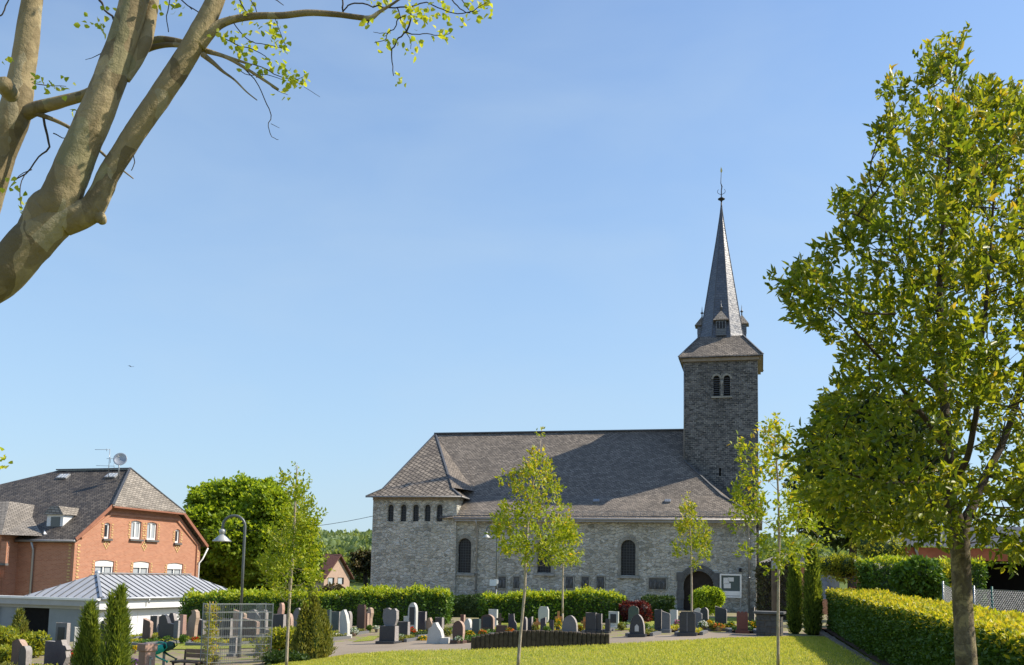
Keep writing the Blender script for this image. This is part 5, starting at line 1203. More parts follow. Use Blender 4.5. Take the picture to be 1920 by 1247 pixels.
# ---------------------------------------------------------------- plane tree limbs at the upper left
def plane_tree():
    rng = rg(81); Y = 5.2; t = thing('plane_tree', (-3.6, 5.6, g(-3.6, 5.6)), 'big plane tree with smooth mottled limbs and few young leaves at the upper left', 'tree')
    mb = MB()
    lim = [
        [(-420, 1500, 230, .5), (-380, 1150, 200, .45), (-330, 850, 170, .35), (-200, 640, 120, .2), (-70, 552, 96), (5, 512, 84), (60, 455, 82), (110, 410, 72), (150, 400, 52), (185, 385, 42)],
        [(60, 452, 66), (92, 398, 82), (110, 380, 78, -.02), (128, 335, 72, -.03), (150, 282, 66, -.03), (190, 192, 64, -.03), (225, 95, 58, -.02), (252, 0, 56, 0), (272, -90, 52, .05), (300, -220, 44, .1)],
        [(120, 420, 50), (165, 398, 50), (190, 360, 42), (202, 330, 40), (228, 288, 41), (260, 238, 42), (300, 180, 43), (340, 120, 42), (378, 55, 42), (404, 0, 36), (425, -60, 32), (450, -180, 26)],
        [(-330, 850, 90, .5), (-160, 560, 70, .5), (-60, 450, 62, .45), (-18, 350, 54, .4), (2, 290, 50, .4), (22, 232, 60, .4), (36, 170, 52, .4), (46, 110, 46, .4), (58, 20, 40, .4), (66, -60, 38, .4), (80, -200, 30, .4)],
        [(30, 222, 30, .4), (66, 204, 27, .38), (110, 192, 24, .35), (172, 172, 20, .32), (215, 130, 18, .3), (270, 88, 15, .25), (300, 74, 14, .2), (345, 80, 11, .1), (380, 92, 9, .05), (430, 108, 6, 0), (472, 122, 4, 0)],
        [(262, 100, 12, .2), (290, 88, 11, .18), (330, 84, 10, .12), (384, 96, 9, .05), (425, 108, 7), (470, 134, 6), (522, 168, 5)],
        [(66, 212, 11, .38), (104, 226, 8, .38), (140, 245, 7, .38), (175, 272, 6, .38), (206, 300, 5, .35), (250, 335, 2, .3)],
        [(372, 85, 30), (392, 62, 25), (412, 46, 18), (440, 36, 15), (480, 30, 14), (530, 29, 13), (578, 24, 13), (630, 27, 12), (668, 32, 11), (694, 34, 11), (712, 22, 7), (735, 8, 5), (760, -8, 4), (800, -25, 3)],
        [(380, 102, 12), (400, 118, 9), (418, 134, 6), (440, 150, 4), (462, 172, 3), (482, 188, 2)],
        [(236, 150, 16, .0), (256, 112, 26, .01), (271, 78, 30, .03), (280, 40, 27, .06), (285, 10, 26, .08), (288, -30, 24, .1), (300, -120, 18, .1)],
        [(20, 175, 34, .2), (12, 165, 33, 0), (8, 158, 30, -.12)],
        [(178, 400, 34), (190, 412, 22), (192, 420, 10)]]
    P_ = [limb(mb, l, Y, 36 if l[0][2] > 40 else 10, 14 if l[0][2] > 40 else 6, jit=.05, rng=rng, rough=0) for l in lim]
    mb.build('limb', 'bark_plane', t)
    tw = [
        [(80, 215, 5, .38), (84, 245, 5, .38), (92, 276, 4, .38), (72, 296, 3, .38), (48, 325, 3, .36), (24, 338, 2, .35)], [(48, 325, 2, .36), (38, 350, 2, .35), (41, 392, 1.5, .35)], [(60, 318, 2, .36), (35, 330, 1.5, .36), (18, 352, 1.2, .35)],
        [(100, 250, 2.5, .38), (118, 258, 2, .38), (130, 262, 1, .38)],
        [(186, 0, 5, .2), (196, 18, 4, .2), (214, 38, 5, .1)], [(186, 0, 5, .2), (180, -40, 4, .2)], [(0, 30, 3, .3), (12, 12, 3, .3), (20, -10, 2, .3)],
        [(205, 92, 2, .1), (180, 105, 1.6, .1), (160, 112, 1, .1)], [(60, 155, 2, .3), (85, 160, 2, .3), (124, 162, 1.2, .3)],
        [(430, 112, 3), (458, 128, 2.5), (484, 160, 2), (500, 195, 2), (508, 216, 2), (503, 238, 1.6), (510, 256, 1.4), (522, 262, 1)], [(508, 232, 1.2), (524, 240, .8)],
        [(250, 290, 2), (252, 305, 2), (246, 320, 1.6)], [(316, 60, 2), (312, 30, 2), (318, 0, 2), (310, -20, 2)],
        [(640, 25, 4), (643, 8, 3.5), (640, -12, 3)], [(642, 22, 3), (655, 10, 3), (672, 5, 3), (700, 10, 3), (728, 14, 3), (760, 14, 3), (772, 30, 3), (765, 55, 4), (762, 60, 3.5), (748, 72, 3), (740, 82, 3), (734, 98, 2.6), (736, 125, 2), (738, 142, 1.6)],
        [(762, 60, 3), (780, 65, 2), (800, 62, 2), (822, 67, 1.6), (845, 62, 1.2)], [(760, 30, 2.4), (745, 36, 2.4), (742, 50, 2.2), (728, 62, 2), (722, 75, 1.6), (702, 80, 1.2)], [(745, 15, 2.4), (752, 38, 2), (762, 60, 2)],
        [(762, 62, 1.6), (770, 78, 1.4), (770, 92, 1)], [(728, 62, 1.6), (712, 62, 1.2), (700, 60, 1)], [(772, 12, 3), (800, 5, 2.4), (830, 18, 2.2), (858, 26, 2), (882, 22, 2), (900, 12, 1.6), (912, 5, 1.2)],
        [(835, -12, 2.4), (852, 5, 2.4), (868, 20, 2.2), (882, 24, 1.6)], [(860, -10, 2), (872, 8, 2), (884, 22, 1.6), (900, 20, 1.2)], [(694, 34, 5), (690, 42, 3), (692, 50, 1.5)],
        [(470, 0, 2), (478, 12, 2), (482, 24, 1.6)], [(446, -10, 3), (452, 6, 2.6), (462, 22, 2)], [(500, -12, 2), (520, 2, 2), (532, 10, 1.2)], [(430, 30, 2), (450, 60, 2), (470, 78, 1.8), (500, 84, 1.6), (535, 92, 1)],
        [(418, 70, 2), (440, 82, 2), (470, 92, 2), (490, 100, 1.6), (510, 118, 1.4)], [(472, 120, 2), (500, 130, 2), (520, 142, 1.8), (550, 150, 1.4), (572, 142, 1)], [(445, 130, 1.6), (470, 142, 1.6), (500, 140, 1.6), (530, 150, 1.2)], [(480, 145, 1.8), (495, 150, 1.2), (520, 170, 1.2), (540, 178, 1)],
        [(540, 95, 1.2), (525, 60, 1.4), (516, 35, 1.6)], [(330, -10, 3), (352, 10, 2.4), (385, 30, 2)], [(340, 0, 2), (360, 18, 1.6)], [(570, 163, 1), (585, 172, 1), (600, 182, .8)], [(0, 864, 3, .3), (-40, 870, 4, .3)], [(-40, 870, 5, .3), (-140, 820, 12, .32), (-260, 760, 24, .35)]]
    for l in tw: mb = MB(); limb(mb, l, Y, 5, 3, rough=.6, rng=rng); mb.build('twig', 'bark_dark', t)
    # small side twigs and leaf bunches along the thin twigs
    Lp, Ld = [], []
    def bunch(px, py, n, s_=9, dy=0):
        for k in range(n):
            a = W(px+rng.normal()*s_, py+rng.normal()*s_*.8, Y+dy+rng.normal()*.05); Lp.append(a); d_ = rng.normal(size=3)*.7; d_[2] -= .25; Ld.append(d_)
    for px, py, n in [(448, 15, 9), (462, 22, 8), (476, 2, 6), (300, 4, 5), (322, 12, 6), (345, 20, 4), (516, 52, 12), (530, 78, 10), (523, 62, 8), (505, 84, 6), (528, 98, 6), (440, 72, 10), (425, 68, 6), (455, 88, 7), (500, 45, 6), (412, 62, 5), (470, 95, 5), (510, 118, 8), (500, 130, 6), (486, 132, 6), (540, 140, 12), (552, 152, 14), (562, 145, 10), (572, 142, 5), (530, 172, 5), (535, 130, 6), (448, 110, 4),
                      (710, 5, 8), (722, 2, 8), (770, 12, 12), (778, 28, 12), (795, 24, 12), (805, 38, 8), (765, 38, 5), (745, 26, 5), (690, 45, 5), (826, 12, 9), (832, 30, 8), (870, 36, 3), (900, 32, 4), (918, 20, 5), (905, 8, 8), (885, 8, 8), (922, 2, 4), (705, 82, 4), (736, 82, 6), (770, 96, 4), (790, 78, 8), (824, 66, 8), (838, 70, 6), (852, 60, 3), (760, 55, 3), (748, 152, 5), (758, 154, 3), (728, 78, 4), (762, 84, 3),
                      (190, 50, 8), (170, 42, 6), (218, 45, 4), (200, 20, 3), (70, 150, 8), (85, 165, 6), (110, 165, 5), (140, 208, 4), (20, 352, 3), (28, 345, 3), (30, 365, 3), (42, 392, 3), (10, 110, 4), (60, 397, 2), (122, 158, 3), (252, 262, 2), (480, 62, 7), (440, 98, 4), (465, 118, 4), (0, 870, 6), (10, 860, 6)]: bunch(px, py, n)
    # foliage of the crown above the picture: it dapples the limbs
    for k in range(95):
        px, py = rng.uniform(150, 1250), rng.uniform(-1150, -130); dy = rng.uniform(-1.4, .9); bunch(px, py, 12, 42, dy)
    for k in range(28):
        mb = MB(); a = [(300+rng.uniform(-60, 300), -200-rng.uniform(0, 300), 8, rng.uniform(-.2, .2))]; b2 = (a[0][0]+rng.uniform(100, 500), a[0][1]-rng.uniform(-50, 500), 2, rng.uniform(-1.2, .8)); limb(mb, [a[0], ((a[0][0]+b2[0])/2, (a[0][1]+b2[1])/2-30, 4, b2[3]/2), b2], Y, 5, 3); mb.build('twig', 'bark_dark', t)
    leaves('leaves', np.array([tuple(p_) for p_ in Lp]), Ld, .033, .029, 'leaf_plane', t, rng, True, .2, .4)
plane_tree()

# ---------------------------------------------------------------- short mown grass blades over the lawn
def grass():
    rng = rg(91); n = 120000; P = []
    u = rng.random(n)*(len(LA)-1); v = rng.random(n)**.5*1.006
    A_ = np.array([tuple(q) for q in LA]); B_ = np.array([tuple(q) for q in LB]); i = u.astype(int); f = (u-i)[:, None]
    a = A_[i]*(1-f)+A_[np.minimum(i+1, len(A_)-1)]*f; b_ = B_[i]*(1-f)+B_[np.minimum(i+1, len(B_)-1)]*f; q = a+(b_-a)*v[:, None]
    q = q[(q[:, 1] > 15.5) & (q[:, 0] < 9.75-.215*(32-q[:, 1]))]; z_ = np.array([g(x, y)+.025 for x, y in q]); q = np.column_stack([q, z_])
    d_ = rng.normal(size=(len(q), 3))*.5; d_[:, 2] = 1
    o = leaves('mown_grass', q, d_, .055, .014, 'grass_blade', None, rng, fold=.1, upb=.1); tag(o, 'short mown yellow green grass of the lawn', 'grass', kind='stuff')
grass()
# ================================================================== GRAVES
def outline(kind):
    c_, s_ = math.cos, math.sin; p = math.pi
    def arc(cx, cy, rx, ry, a0, a1, n=9): return [(cx+rx*c_(a0+(a1-a0)*i/(n-1)), cy+ry*s_(a0+(a1-a0)*i/(n-1))) for i in range(n)]
    K = {
        'slab': [(-.5, 0), (.5, 0), (.5, 1), (-.5, 1)],
        'round': [(-.42, 0), (.42, 0), (.5, .35)]+arc(0, .62, .5, .38, 0, p, 13)+[(-.5, .35)],
        'half': [(-.5, 0), (.5, 0)]+arc(0, .25, .5, .75, .0, p, 15),
        'arch': [(-.5, 0), (.5, 0)]+arc(0, .72, .5, .28, 0, p, 11),
        'slant': [(-.5, 0), (.5, 0), (.5, .80), (.42, .86), (-.5, 1)],
        'slantl': [(-.5, 0), (.5, 0), (.5, 1), (-.42, .86), (-.5, .80)],
        'wave': [(-.5, 0), (.5, 0), (.5, .70), (.38, .76), (.22, .90), (.05, .98), (-.15, 1), (-.38, .95), (-.5, .88)],
        'bell': [(-.5, 0), (.5, 0), (.5, .62), (.36, .66), (.27, .86), (.12, .98), (-.12, .98), (-.27, .86), (-.36, .66), (-.5, .62)],
        'step': [(-.5, 0), (.5, 0), (.5, .62), (.1, .66), (0, .80), (-.1, .96), (-.28, 1), (-.5, .90)],
        'shoulder': [(-.5, .0), (.35, 0), (.5, .35), (.44, .60), (.5, .64), (.42, .78), (.30, .80), (.22, 1), (-.02, .97), (-.06, .92), (-.5, .93)],
        'crescent': [(-.5, 0), (.3, 0), (.34, .45), (.5, .72), (.42, .92), (.20, 1), (-.08, .96), (-.02, .86), (-.30, .74), (-.45, .5)],
        'heart': [(-.12, 0), (.12, 0), (.35, .12), (.5, .45), (.48, .85), (.30, .98), (.05, .92), (-.2, 1), (-.45, .92), (-.5, .5), (-.38, .15)],
        'octagon': [(-.14, 0), (.14, 0), (.2, .22), (.42, .30), (.5, .42), (.5, .85), (.36, 1), (-.36, 1), (-.5, .85), (-.5, .42), (-.42, .30), (-.2, .22)],
        'rock': [(-.48, 0), (.5, 0), (.44, .35), (.36, .62), (.16, .82), (.02, 1), (-.14, .96), (-.22, .80), (-.38, .72), (-.44, .4)],
        'leafy': [(-.3, 0), (.5, 0), (.45, .45), (.25, .78), (-.05, 1), (-.4, .92), (-.5, .6), (-.42, .25)],
        'angled': [(-.5, 0), (.5, 0), (.46, .45), (.2, .62), (.12, 1), (-.5, .98)],
        'pillar': [(-.5, 0), (.5, 0), (.5, .93), (.4, .95), (.4, 1), (-.4, 1), (-.4, .95), (-.5, .93)],
        'bumps': [(-.5, 0), (.5, 0), (.5, .90)]+arc(.33, .92, .15, .08, 0, p, 5)+arc(0, .92, .15, .08, 0, p, 5)+arc(-.33, .92, .15, .08, 0, p, 5)+[(-.5, .90)],
    }
    return K[kind]
def headstone(kind, x0, x1, yt, yb, mat, label, yaw=24, Y=None, th=.15, plinth=True, bed=0, plm=None, deco=None, group=None, bedc=None, bedm='g_grey', lift=False):
    pc = (x0+x1)/2; P = ground(pc, yb) if Y is None else below(pc, yb, Y)
    Y_ = P.y
    if lift: P = Vector((P.x, P.y, W(pc, yb, Y_).z))
    zt_ = W(pc, yt, Y_).z; zb_ = P.z; wv = (x1-x0)*Y_/FPX; a = R(-yaw)
    w_ = max(.12, (wv-th*abs(math.sin(a)))/math.cos(a)); h_ = zt_-zb_
    U = Vector((math.cos(a), math.sin(a), 0)); N = Vector((math.sin(a), -math.cos(a), 0))   # N faces the viewer's left
    t = thing('headstone', P, label, 'headstone', group)
    ph = min(.13, h_*.16) if plinth else 0; mb = MB()
    pts = [P+U*a_*w_+Z*(ph+b_*(h_-ph)) for a_, b_ in outline(kind)]
    mb.prism([q+N*th/2 for q in pts], -N*th)
    em = {'g_brown': 'g_edge_brown_lit', 'g_red': 'g_edge_brown_lit', 'g_dark': 'g_edge_lit', 'g_purple': 'g_edge_lit', 'g_green': 'g_edge_lit', 'g_grey': 'g_edge_lit'}.get(mat)
    if em and kind != 'pillar' and int(x0) % 5: mb.mi[-len(pts):] = [1]*len(pts)   # rough hewn edges, paler: their sunlit look is put into the colour
    mb.build('stone', [mat, em or mat], t, bevel=.012)
    if plinth: mb = MB(); mb.obox(P+Z*(ph/2-.06), U*(w_*.62), N*(th*1.05), Z*(ph/2+.058)); mb.build('plinth', plm or mat, t, bevel=.008)
    if deco:
        hf_ = h_-ph
        for s_ in (1, -1):
            mb = MB(); F_ = N*s_*(th/2)
            if deco == 'frame':
                for b_, hw_, hh_ in (((0, .93), .5, .05), ((0, .06), .5, .05)): mb.obox(P+F_+Z*(ph+hf_*b_[1])+N*s_*.006, U*w_*.49, N*.008, Z*hf_*.045)
                for s2 in (-1, 1): mb.obox(P+F_+U*s2*w_*.42+Z*(ph+hf_*.5)+N*s_*.006, U*w_*.07, N*.008, Z*hf_*.38)
                mb.build('frame', 'g_light', t)
            elif deco == 'panel': mb.obox(P+F_+Z*(ph+hf_*.55)+N*s_*.003, U*w_*.32, N*.006, Z*hf_*.30); mb.build('panel', 'g_dark', t)
            elif deco == 'cross': mb.obox(P+F_+Z*(ph+hf_*.6)+N*s_*.004, U*.02, N*.008, Z*hf_*.2); mb.obox(P+F_+Z*(ph+hf_*.66)+N*s_*.005, U*.08, N*.007, Z*.018); mb.build('cross_relief', 'g_light', t)
            elif deco == 'lantern': mb.prism([P+F_+U*a_+Z*(ph+hf_*b_) for a_, b_ in ((-.06, .12), (.06, .12), (.06, .38), (0, .50), (-.06, .38))], N*s_*.012); mb.build('candle_niche', 'g_light', t)
            elif deco == 'split': mb.obox(P+F_+U*.0+Z*(ph+hf_*.5), U*.012, N*.006, Z*hf_*.46); mb.build('joint', 'g_grey', t)
    if bed:
        D_ = N*bed; L_ = 1.25; hw = max(.42, w_*.62); k0 = P+D_*(th*1.1)
        for nm, c_, X_, Yv in (('kerb', k0+D_*L_, U*hw, D_*.05), ('kerb', k0+D_*L_/2+U*(hw-.05), U*.05, D_*(L_/2-.05)), ('kerb', k0+D_*L_/2-U*(hw-.05), U*.05, D_*(L_/2-.05))):
            gz = g(c_.x, c_.y); mb = MB(); mb.obox(Vector((c_.x, c_.y, gz+.03)), X_, Yv, Z*.07); mb.build(nm, bedm, t)
        mb = MB(); q4 = [k0+U*s_*(hw-.1)+D_*d for s_, d in ((-1, .0), (1, .0), (1, L_-.05), (-1, L_-.05))]; mb.poly([Vector((q.x, q.y, g(q.x, q.y)+.05)) for q in q4]); mb.build('grave_bed', 'soil', t)
        rng = rg(int(x0*7+yt)); m_ = 420; uu = rng.uniform(-1, 1, m_)*(hw-.13); dd = rng.uniform(.05, L_-.1, m_)
        Q = np.array([[*(k0+U*a_+D_*b_)] for a_, b_ in zip(uu, dd)]); Q[:, 2] = [g(x, y)+.06+rng.random()*.09 for x, y in Q[:, :2]]
        leaves('bed_planting', Q, rng.normal(size=(len(Q), 3))+np.array([0, 0, .8]), .07, .045, bedc or rng.choice(['leaf_hedge', 'leaf_bright', 'leaf_hedge_dark', 'leaf_maple_yellow', 'leaf_juniper']), t, rng)
    return t
HY = ground(729, 1207).y
# kind, x0, x1, top, base, material, label, options
G = [
 ('wave', 18, 52, 1199, 1262, 'g_brown', 'dark reddish curved headstone behind the rounded one at the lower left corner', dict(yaw=30, Y=25.6)),
 ('arch', 33, 57, 1211, 1266, 'g_dark', 'dark rounded headstone with pale edge at the lower left corner of the picture', dict(yaw=30, Y=24.2)),
 ('shoulder', 79, 133, 1199, 1262, 'g_purple', 'broad dark violet headstone with a stepped right shoulder left of the conifers', dict(yaw=22, Y=24.6)),
 ('slab', 104, 130, 1168, 1203, 'g_grey', 'light grey portal shaped headstone with a dark middle panel behind the violet one', dict(yaw=20, deco='panel', Y=30.5, bed=-1)),
 ('slab', 144, 154, 1176, 1196, 'g_light', 'small flat pale memorial slab beside the smaller columnar conifer', dict(yaw=60, Y=31, th=.3, plinth=False)),
 ('bell', 184, 205, 1163, 1198, 'g_dark', 'black headstone with a wavy top seen between the two columnar conifers', dict(Y=31)),
 ('slab', 241, 256, 1157, 1203, 'g_brown', 'narrow brown upright headstone with a cream edge right of the tall conifer', dict(yaw=38)),
 ('slab', 256, 268, 1156, 1206, 'g_brown', 'narrow dark brown headstone with a bright orange lit edge', dict(yaw=40)),
 ('slant', 267, 285, 1160, 1198, 'g_brown', 'brown headstone with sloping top behind the grey brown rounded one', dict(Y=35.5)),
 ('wave', 275, 303, 1168, 1201, 'g_grey', 'grey brown headstone with rounded right shoulder in the row left of the lamp', dict(yaw=28, bed=1, bedm='g_light')),
 ('slab', 281, 298, 1155, 1182, 'g_dark', 'black rectangular headstone peeping over the grey brown rounded one', dict(Y=39)),
 ('step', 295, 332, 1153, 1198, 'g_dark', 'dark headstone with a raised left half and pale stepped edge', dict(yaw=26, Y=35.2)),
 ('bell', 311, 334, 1149, 1180, 'g_purple', 'dark bell shaped headstone behind the stepped one', dict(Y=39)),
 ('slab', 326, 335, 1164, 1199, 'g_grey', 'slim blue grey stele between the stepped and the pink edged stone', dict(yaw=10, Y=34.8)),
 ('slab', 335, 348, 1153, 1198, 'g_pink', 'upright brownish pink headstone with a bright side', dict(yaw=40, bed=1, bedm='g_dark')),
 ('crescent', 349, 373, 1143, 1194, 'g_tan', 'tall tan crescent shaped headstone with a bright curved edge', dict(yaw=28, Y=35.5)),
 ('slant', 362, 386, 1159, 1196, 'g_dark', 'dark headstone with a sloping pale edge left of the wire cage', dict(yaw=30, bed=1, bedm='g_dark')),
 ('slab', 412, 436, 1160, 1190, 'g_dark', 'black rectangular headstone seen through the left of the wire cage', dict(Y=34)),
 ('slant', 436, 462, 1144, 1178, 'g_tan', 'tan headstone with a long slanting edge behind the wire cage', dict(Y=38)),
 ('wave', 463, 489, 1143, 1176, 'g_grey', 'grey curved headstone high behind the middle of the wire cage', dict(Y=39)),
 ('slant', 452, 486, 1159, 1196, 'g_brown', 'broad brown headstone seen through the middle of the wire cage', dict(Y=33.5)),
 ('arch', 486, 502, 1143, 1172, 'g_dark', 'dark rounded headstone at the right top of the wire cage', dict(Y=39)),
 ('slab', 511, 536, 1152, 1182, 'g_dark', 'dark headstone with a pale lit edge just right of the wire cage', dict(yaw=30, Y=35)),
 ('crescent', 519, 533, 1130, 1158, 'g_pink', 'small pink curved headstone behind the dark one right of the cage', dict(Y=40)),
 ('round', 533, 549, 1150, 1184, 'g_brown', 'brown rounded headstone left of the tall slim young tree trunk', dict(Y=36)),
 ('round', 549, 568, 1140, 1174, 'g_grey', 'round grey headstone between the young tree trunk and the juniper', dict(Y=38)),
 ('slab', 605, 620, 1144, 1192, 'g_green', 'grey green upright slab directly right of the juniper', dict(yaw=20, Y=31.2)),
 ('slab', 621, 638, 1147, 1191, 'g_green', 'dark green upright slab with a white edge at the start of the path', dict(yaw=22, bed=1, bedm='g_light')),
 ('leafy', 636, 656, 1143, 1183, 'g_light', 'pale leaf shaped leaning headstone right of the two green slabs', dict(yaw=25, Y=34.5)),
 ('round', 647, 660, 1146, 1172, 'g_grey', 'small grey rounded headstone half behind the pale leaf shaped one', dict(Y=38)),
 ('pillar', 669, 685, 1134, 1183, 'g_brown', 'tall brown grey pillar headstone in front of the long hedge', dict(yaw=15, Y=37.5)),
 ('crescent', 683, 700, 1139, 1170, 'g_tan', 'tan curved headstone right of the brown pillar', dict(yaw=30, Y=39)),
 ('slab', 678, 692, 1150, 1184, 'g_red', 'small reddish brown slab standing before the tan curved stone', dict(yaw=30)),
 ('heart', 717, 747, 1140, 1177, 'g_grey', 'heart shaped grey headstone raised on a narrow neck', dict(yaw=22, Y=HY, th=.13, plinth=False, lift=True)),
 ('slab', 712, 746, 1174, 1207, 'g_dark', 'low dark block carrying the heart shaped headstone beside the path', dict(yaw=18, th=.3)),
 ('arch', 764, 782, 1130, 1192, 'g_light', 'tallest white headstone with a dark arched panel and red flowers', dict(yaw=20, deco='panel', Y=34.5)),
 ('slab', 746, 768, 1166, 1199, 'g_dark', 'dark rectangular headstone left of the tallest white one', dict(yaw=28, Y=32.8)),
 ('slab', 757, 769, 1156, 1168, 'g_light', 'small white block showing above the dark rectangular headstone', dict(Y=35.5, plinth=False)),
 ('slab', 783, 799, 1147, 1187, 'g_purple', 'slender dark slab right of the tallest white headstone', dict(yaw=20, Y=35)),
 ('rock', 797, 815, 1158, 1184, 'g_tan', 'small rough beige boulder headstone behind the pale irregular one', dict(Y=35)),
 ('slab', 816, 832, 1158, 1184, 'g_dark', 'small dark slab behind the pale irregular headstone', dict(yaw=30, Y=35)),
 ('rock', 800, 834, 1167, 1207, 'g_light', 'pale irregular boulder headstone with a pointed top at the path', dict(yaw=18, th=.22, plinth=False)),
 ('slab', 826, 843, 1196, 1207, 'g_light', 'low white stone block attached right of the pale boulder headstone', dict(yaw=10, th=.3, plinth=False)),
 ('round', 848, 871, 1164, 1207, 'g_brown', 'dark brown egg shaped headstone standing alone at the path', dict(yaw=20, plm='g_brown')),
 ('slab', 864, 872, 1153, 1166, 'g_red', 'small reddish post stone behind the brown egg shaped headstone', dict(Y=36.5, plinth=False)),
 ('half', 869, 886, 1160, 1193, 'g_light', 'round headstone with a white lit edge right of the brown egg shaped one', dict(yaw=30, Y=34.2)),
 ('slab', 885, 901, 1161, 1195, 'g_green', 'grey green slab left of the large brown arched headstone', dict(yaw=25, Y=32.6)),
 ('arch', 901, 927, 1152, 1190, 'g_brown', 'large dark brown arched headstone with an inner panel left of the palisade', dict(yaw=20, deco='panel', Y=34)),
 ('slab', 916, 933, 1143, 1172, 'g_light', 'tall white slab behind the large brown arched headstone', dict(yaw=20, Y=37.5)),
 ('slab', 930, 951, 1173, 1190, 'g_brown', 'low wide brown headstone above the left of the palisade', dict(yaw=10, Y=33)),
 ('angled', 953, 969, 1151, 1186, 'g_purple', 'violet black angular headstone with a concave right side', dict(yaw=10, Y=33.5)),
 ('arch', 979, 989, 1157, 1186, 'g_purple', 'narrow dark rounded headstone right of the slender maple trunk', dict(yaw=20, Y=33.5)),
 ('slantl', 989, 999, 1156, 1186, 'g_dark', 'narrow dark headstone with slanting top left of a wooden cross', dict(yaw=20, Y=34)),
 ('octagon', 1009, 1029, 1138, 1176, 'g_light', 'white eight sided headstone raised on a narrow neck', dict(yaw=15, Y=37, plinth=False)),
 ('slantl', 1013, 1024, 1157, 1186, 'g_purple', 'narrow dark stele in front of the white eight sided headstone', dict(yaw=15, Y=33.5)),
 ('slab', 1030, 1038, 1163, 1186, 'g_purple', 'very narrow dark stele left of the flowered wooden cross', dict(yaw=15, Y=33.5)),
 ('half', 1054, 1083, 1154, 1186, 'g_grey', 'large grey half round headstone above the palisade', dict(yaw=20, Y=32.4)),
 ('slab', 1098, 1118, 1149, 1189, 'g_dark', 'left one of two adjoining dark slabs at the right end of the palisade', dict(yaw=20, Y=32.6)),
 ('slab', 1117, 1129, 1151, 1189, 'g_dark', 'right one of two adjoining dark slabs at the right end of the palisade', dict(yaw=20, Y=32.6)),
 ('slab', 1135, 1144, 1161, 1190, 'g_dark', 'small narrow black stele left of the white framed headstone', dict(yaw=20, Y=32.5)),
 ('slab', 1141, 1160, 1147, 1184, 'g_light', 'tall pale headstone with a dark window panel right of the palisade', dict(yaw=18, deco='panel', Y=34.5)),
 ('arch', 1178, 1198, 1136, 1160, 'g_green', 'grey teal headstone at the back in front of the red bush', dict(yaw=10, Y=40)),
 ('half', 1181, 1209, 1152, 1195, 'g_dark', 'black tall half round headstone with a pale candle niche', dict(yaw=20, deco='lantern')),
 ('slab', 1227, 1241, 1143, 1193, 'g_dark', 'dark left leaf of the broad twin headstone near the middle of the right row', dict(yaw=18, Y=31.9, bed=-1)),
 ('slant', 1241, 1257, 1146, 1193, 'g_grey', 'grey right leaf of the broad twin headstone near the middle of the right row', dict(yaw=18, Y=31.7)),
 ('slab', 1256, 1271, 1144, 1185, 'g_light', 'white edged upright headstone right of the twin headstone', dict(yaw=28, Y=34)),
 ('pillar', 1274, 1304, 1147, 1193, 'g_dark', 'broad dark headstone directly beside the small yellowish young tree', dict(yaw=18, deco='split')),
 ('slant', 1300, 1317, 1146, 1183, 'g_grey', 'grey headstone with a white sloping edge right of the broad dark one', dict(yaw=25, Y=33.6)),
 ('round', 1300, 1318, 1140, 1168, 'g_light', 'pale rounded headstone at the back before the round bush', dict(yaw=15, Y=38)),
 ('arch', 1313, 1329, 1139, 1172, 'g_dark', 'dark rounded headstone with pale rim in front of the round bush', dict(yaw=25, Y=36)),
 ('slant', 1341, 1363, 1137, 1180, 'g_dark', 'tall black headstone with slanting top right of the round bush', dict(yaw=20, bed=1, Y=33.5)),
 ('bumps', 1381, 1403, 1146, 1188, 'g_red', 'reddish brown headstone with three bumps on top near the brick pillar', dict(yaw=14)),
 ('slantl', 1403, 1416, 1138, 1164, 'g_dark', 'dark leaning headstone behind the reddish brown one', dict(yaw=25, Y=37)),
]
for kd, x0, x1, yt, yb, mt, lab, op in G:
    if kd == 'heart':   # stands on the block next in the list
        P = below(732, 1207, 33.4); 
    if 'bed' not in op and x1-x0 > 14 and yb > 1178 and op.get('plinth', True) and kd != 'heart': op['bed'] = (1 if x0 < 700 else -1)
    t = headstone(kd, x0, x1, yt, yb, mt, lab, group='headstones of the cemetery', **op)
# crosses of pale wood
def cross(x0, x1, yt, yb, Y, label, mat='g_wood', orn=False):
    P = below((x0+x1)/2, yb, Y); zt_ = W((x0+x1)/2, yt, Y).z; w_ = (x1-x0)*Y/FPX; t = thing('grave_cross', P, label, 'grave cross', 'wooden crosses on fresh graves')
    mb = MB(); mb.bar(P-Z*.1, Vector((P.x, P.y, zt_)), .085, .05, upv=(0, 1, 0)); mb.build('upright', mat, t)
    mb = MB(); zc = P.z+(zt_-P.z)*.66; c_ = Vector((P.x, P.y-.04, zc)); mb.obox(c_, Vector((w_/2, 0, 0)), Vector((0, .022, 0)), Z*.045); mb.build('crossbar', mat, t)
    return t
cross(1000, 1014, 1160, 1186, 34, 'small bright wooden cross between two dark steles above the palisade')
cross(1040, 1054, 1146, 1186, 34.5, 'taller wooden cross with flowers left of the half round headstone')
cross(1089, 1102, 1157, 1188, 33, 'wooden cross between the half round headstone and the two dark slabs')
cross(930, 944, 1150, 1186, 36, 'dark wooden cross left of the violet angular headstone', 'wood_board')

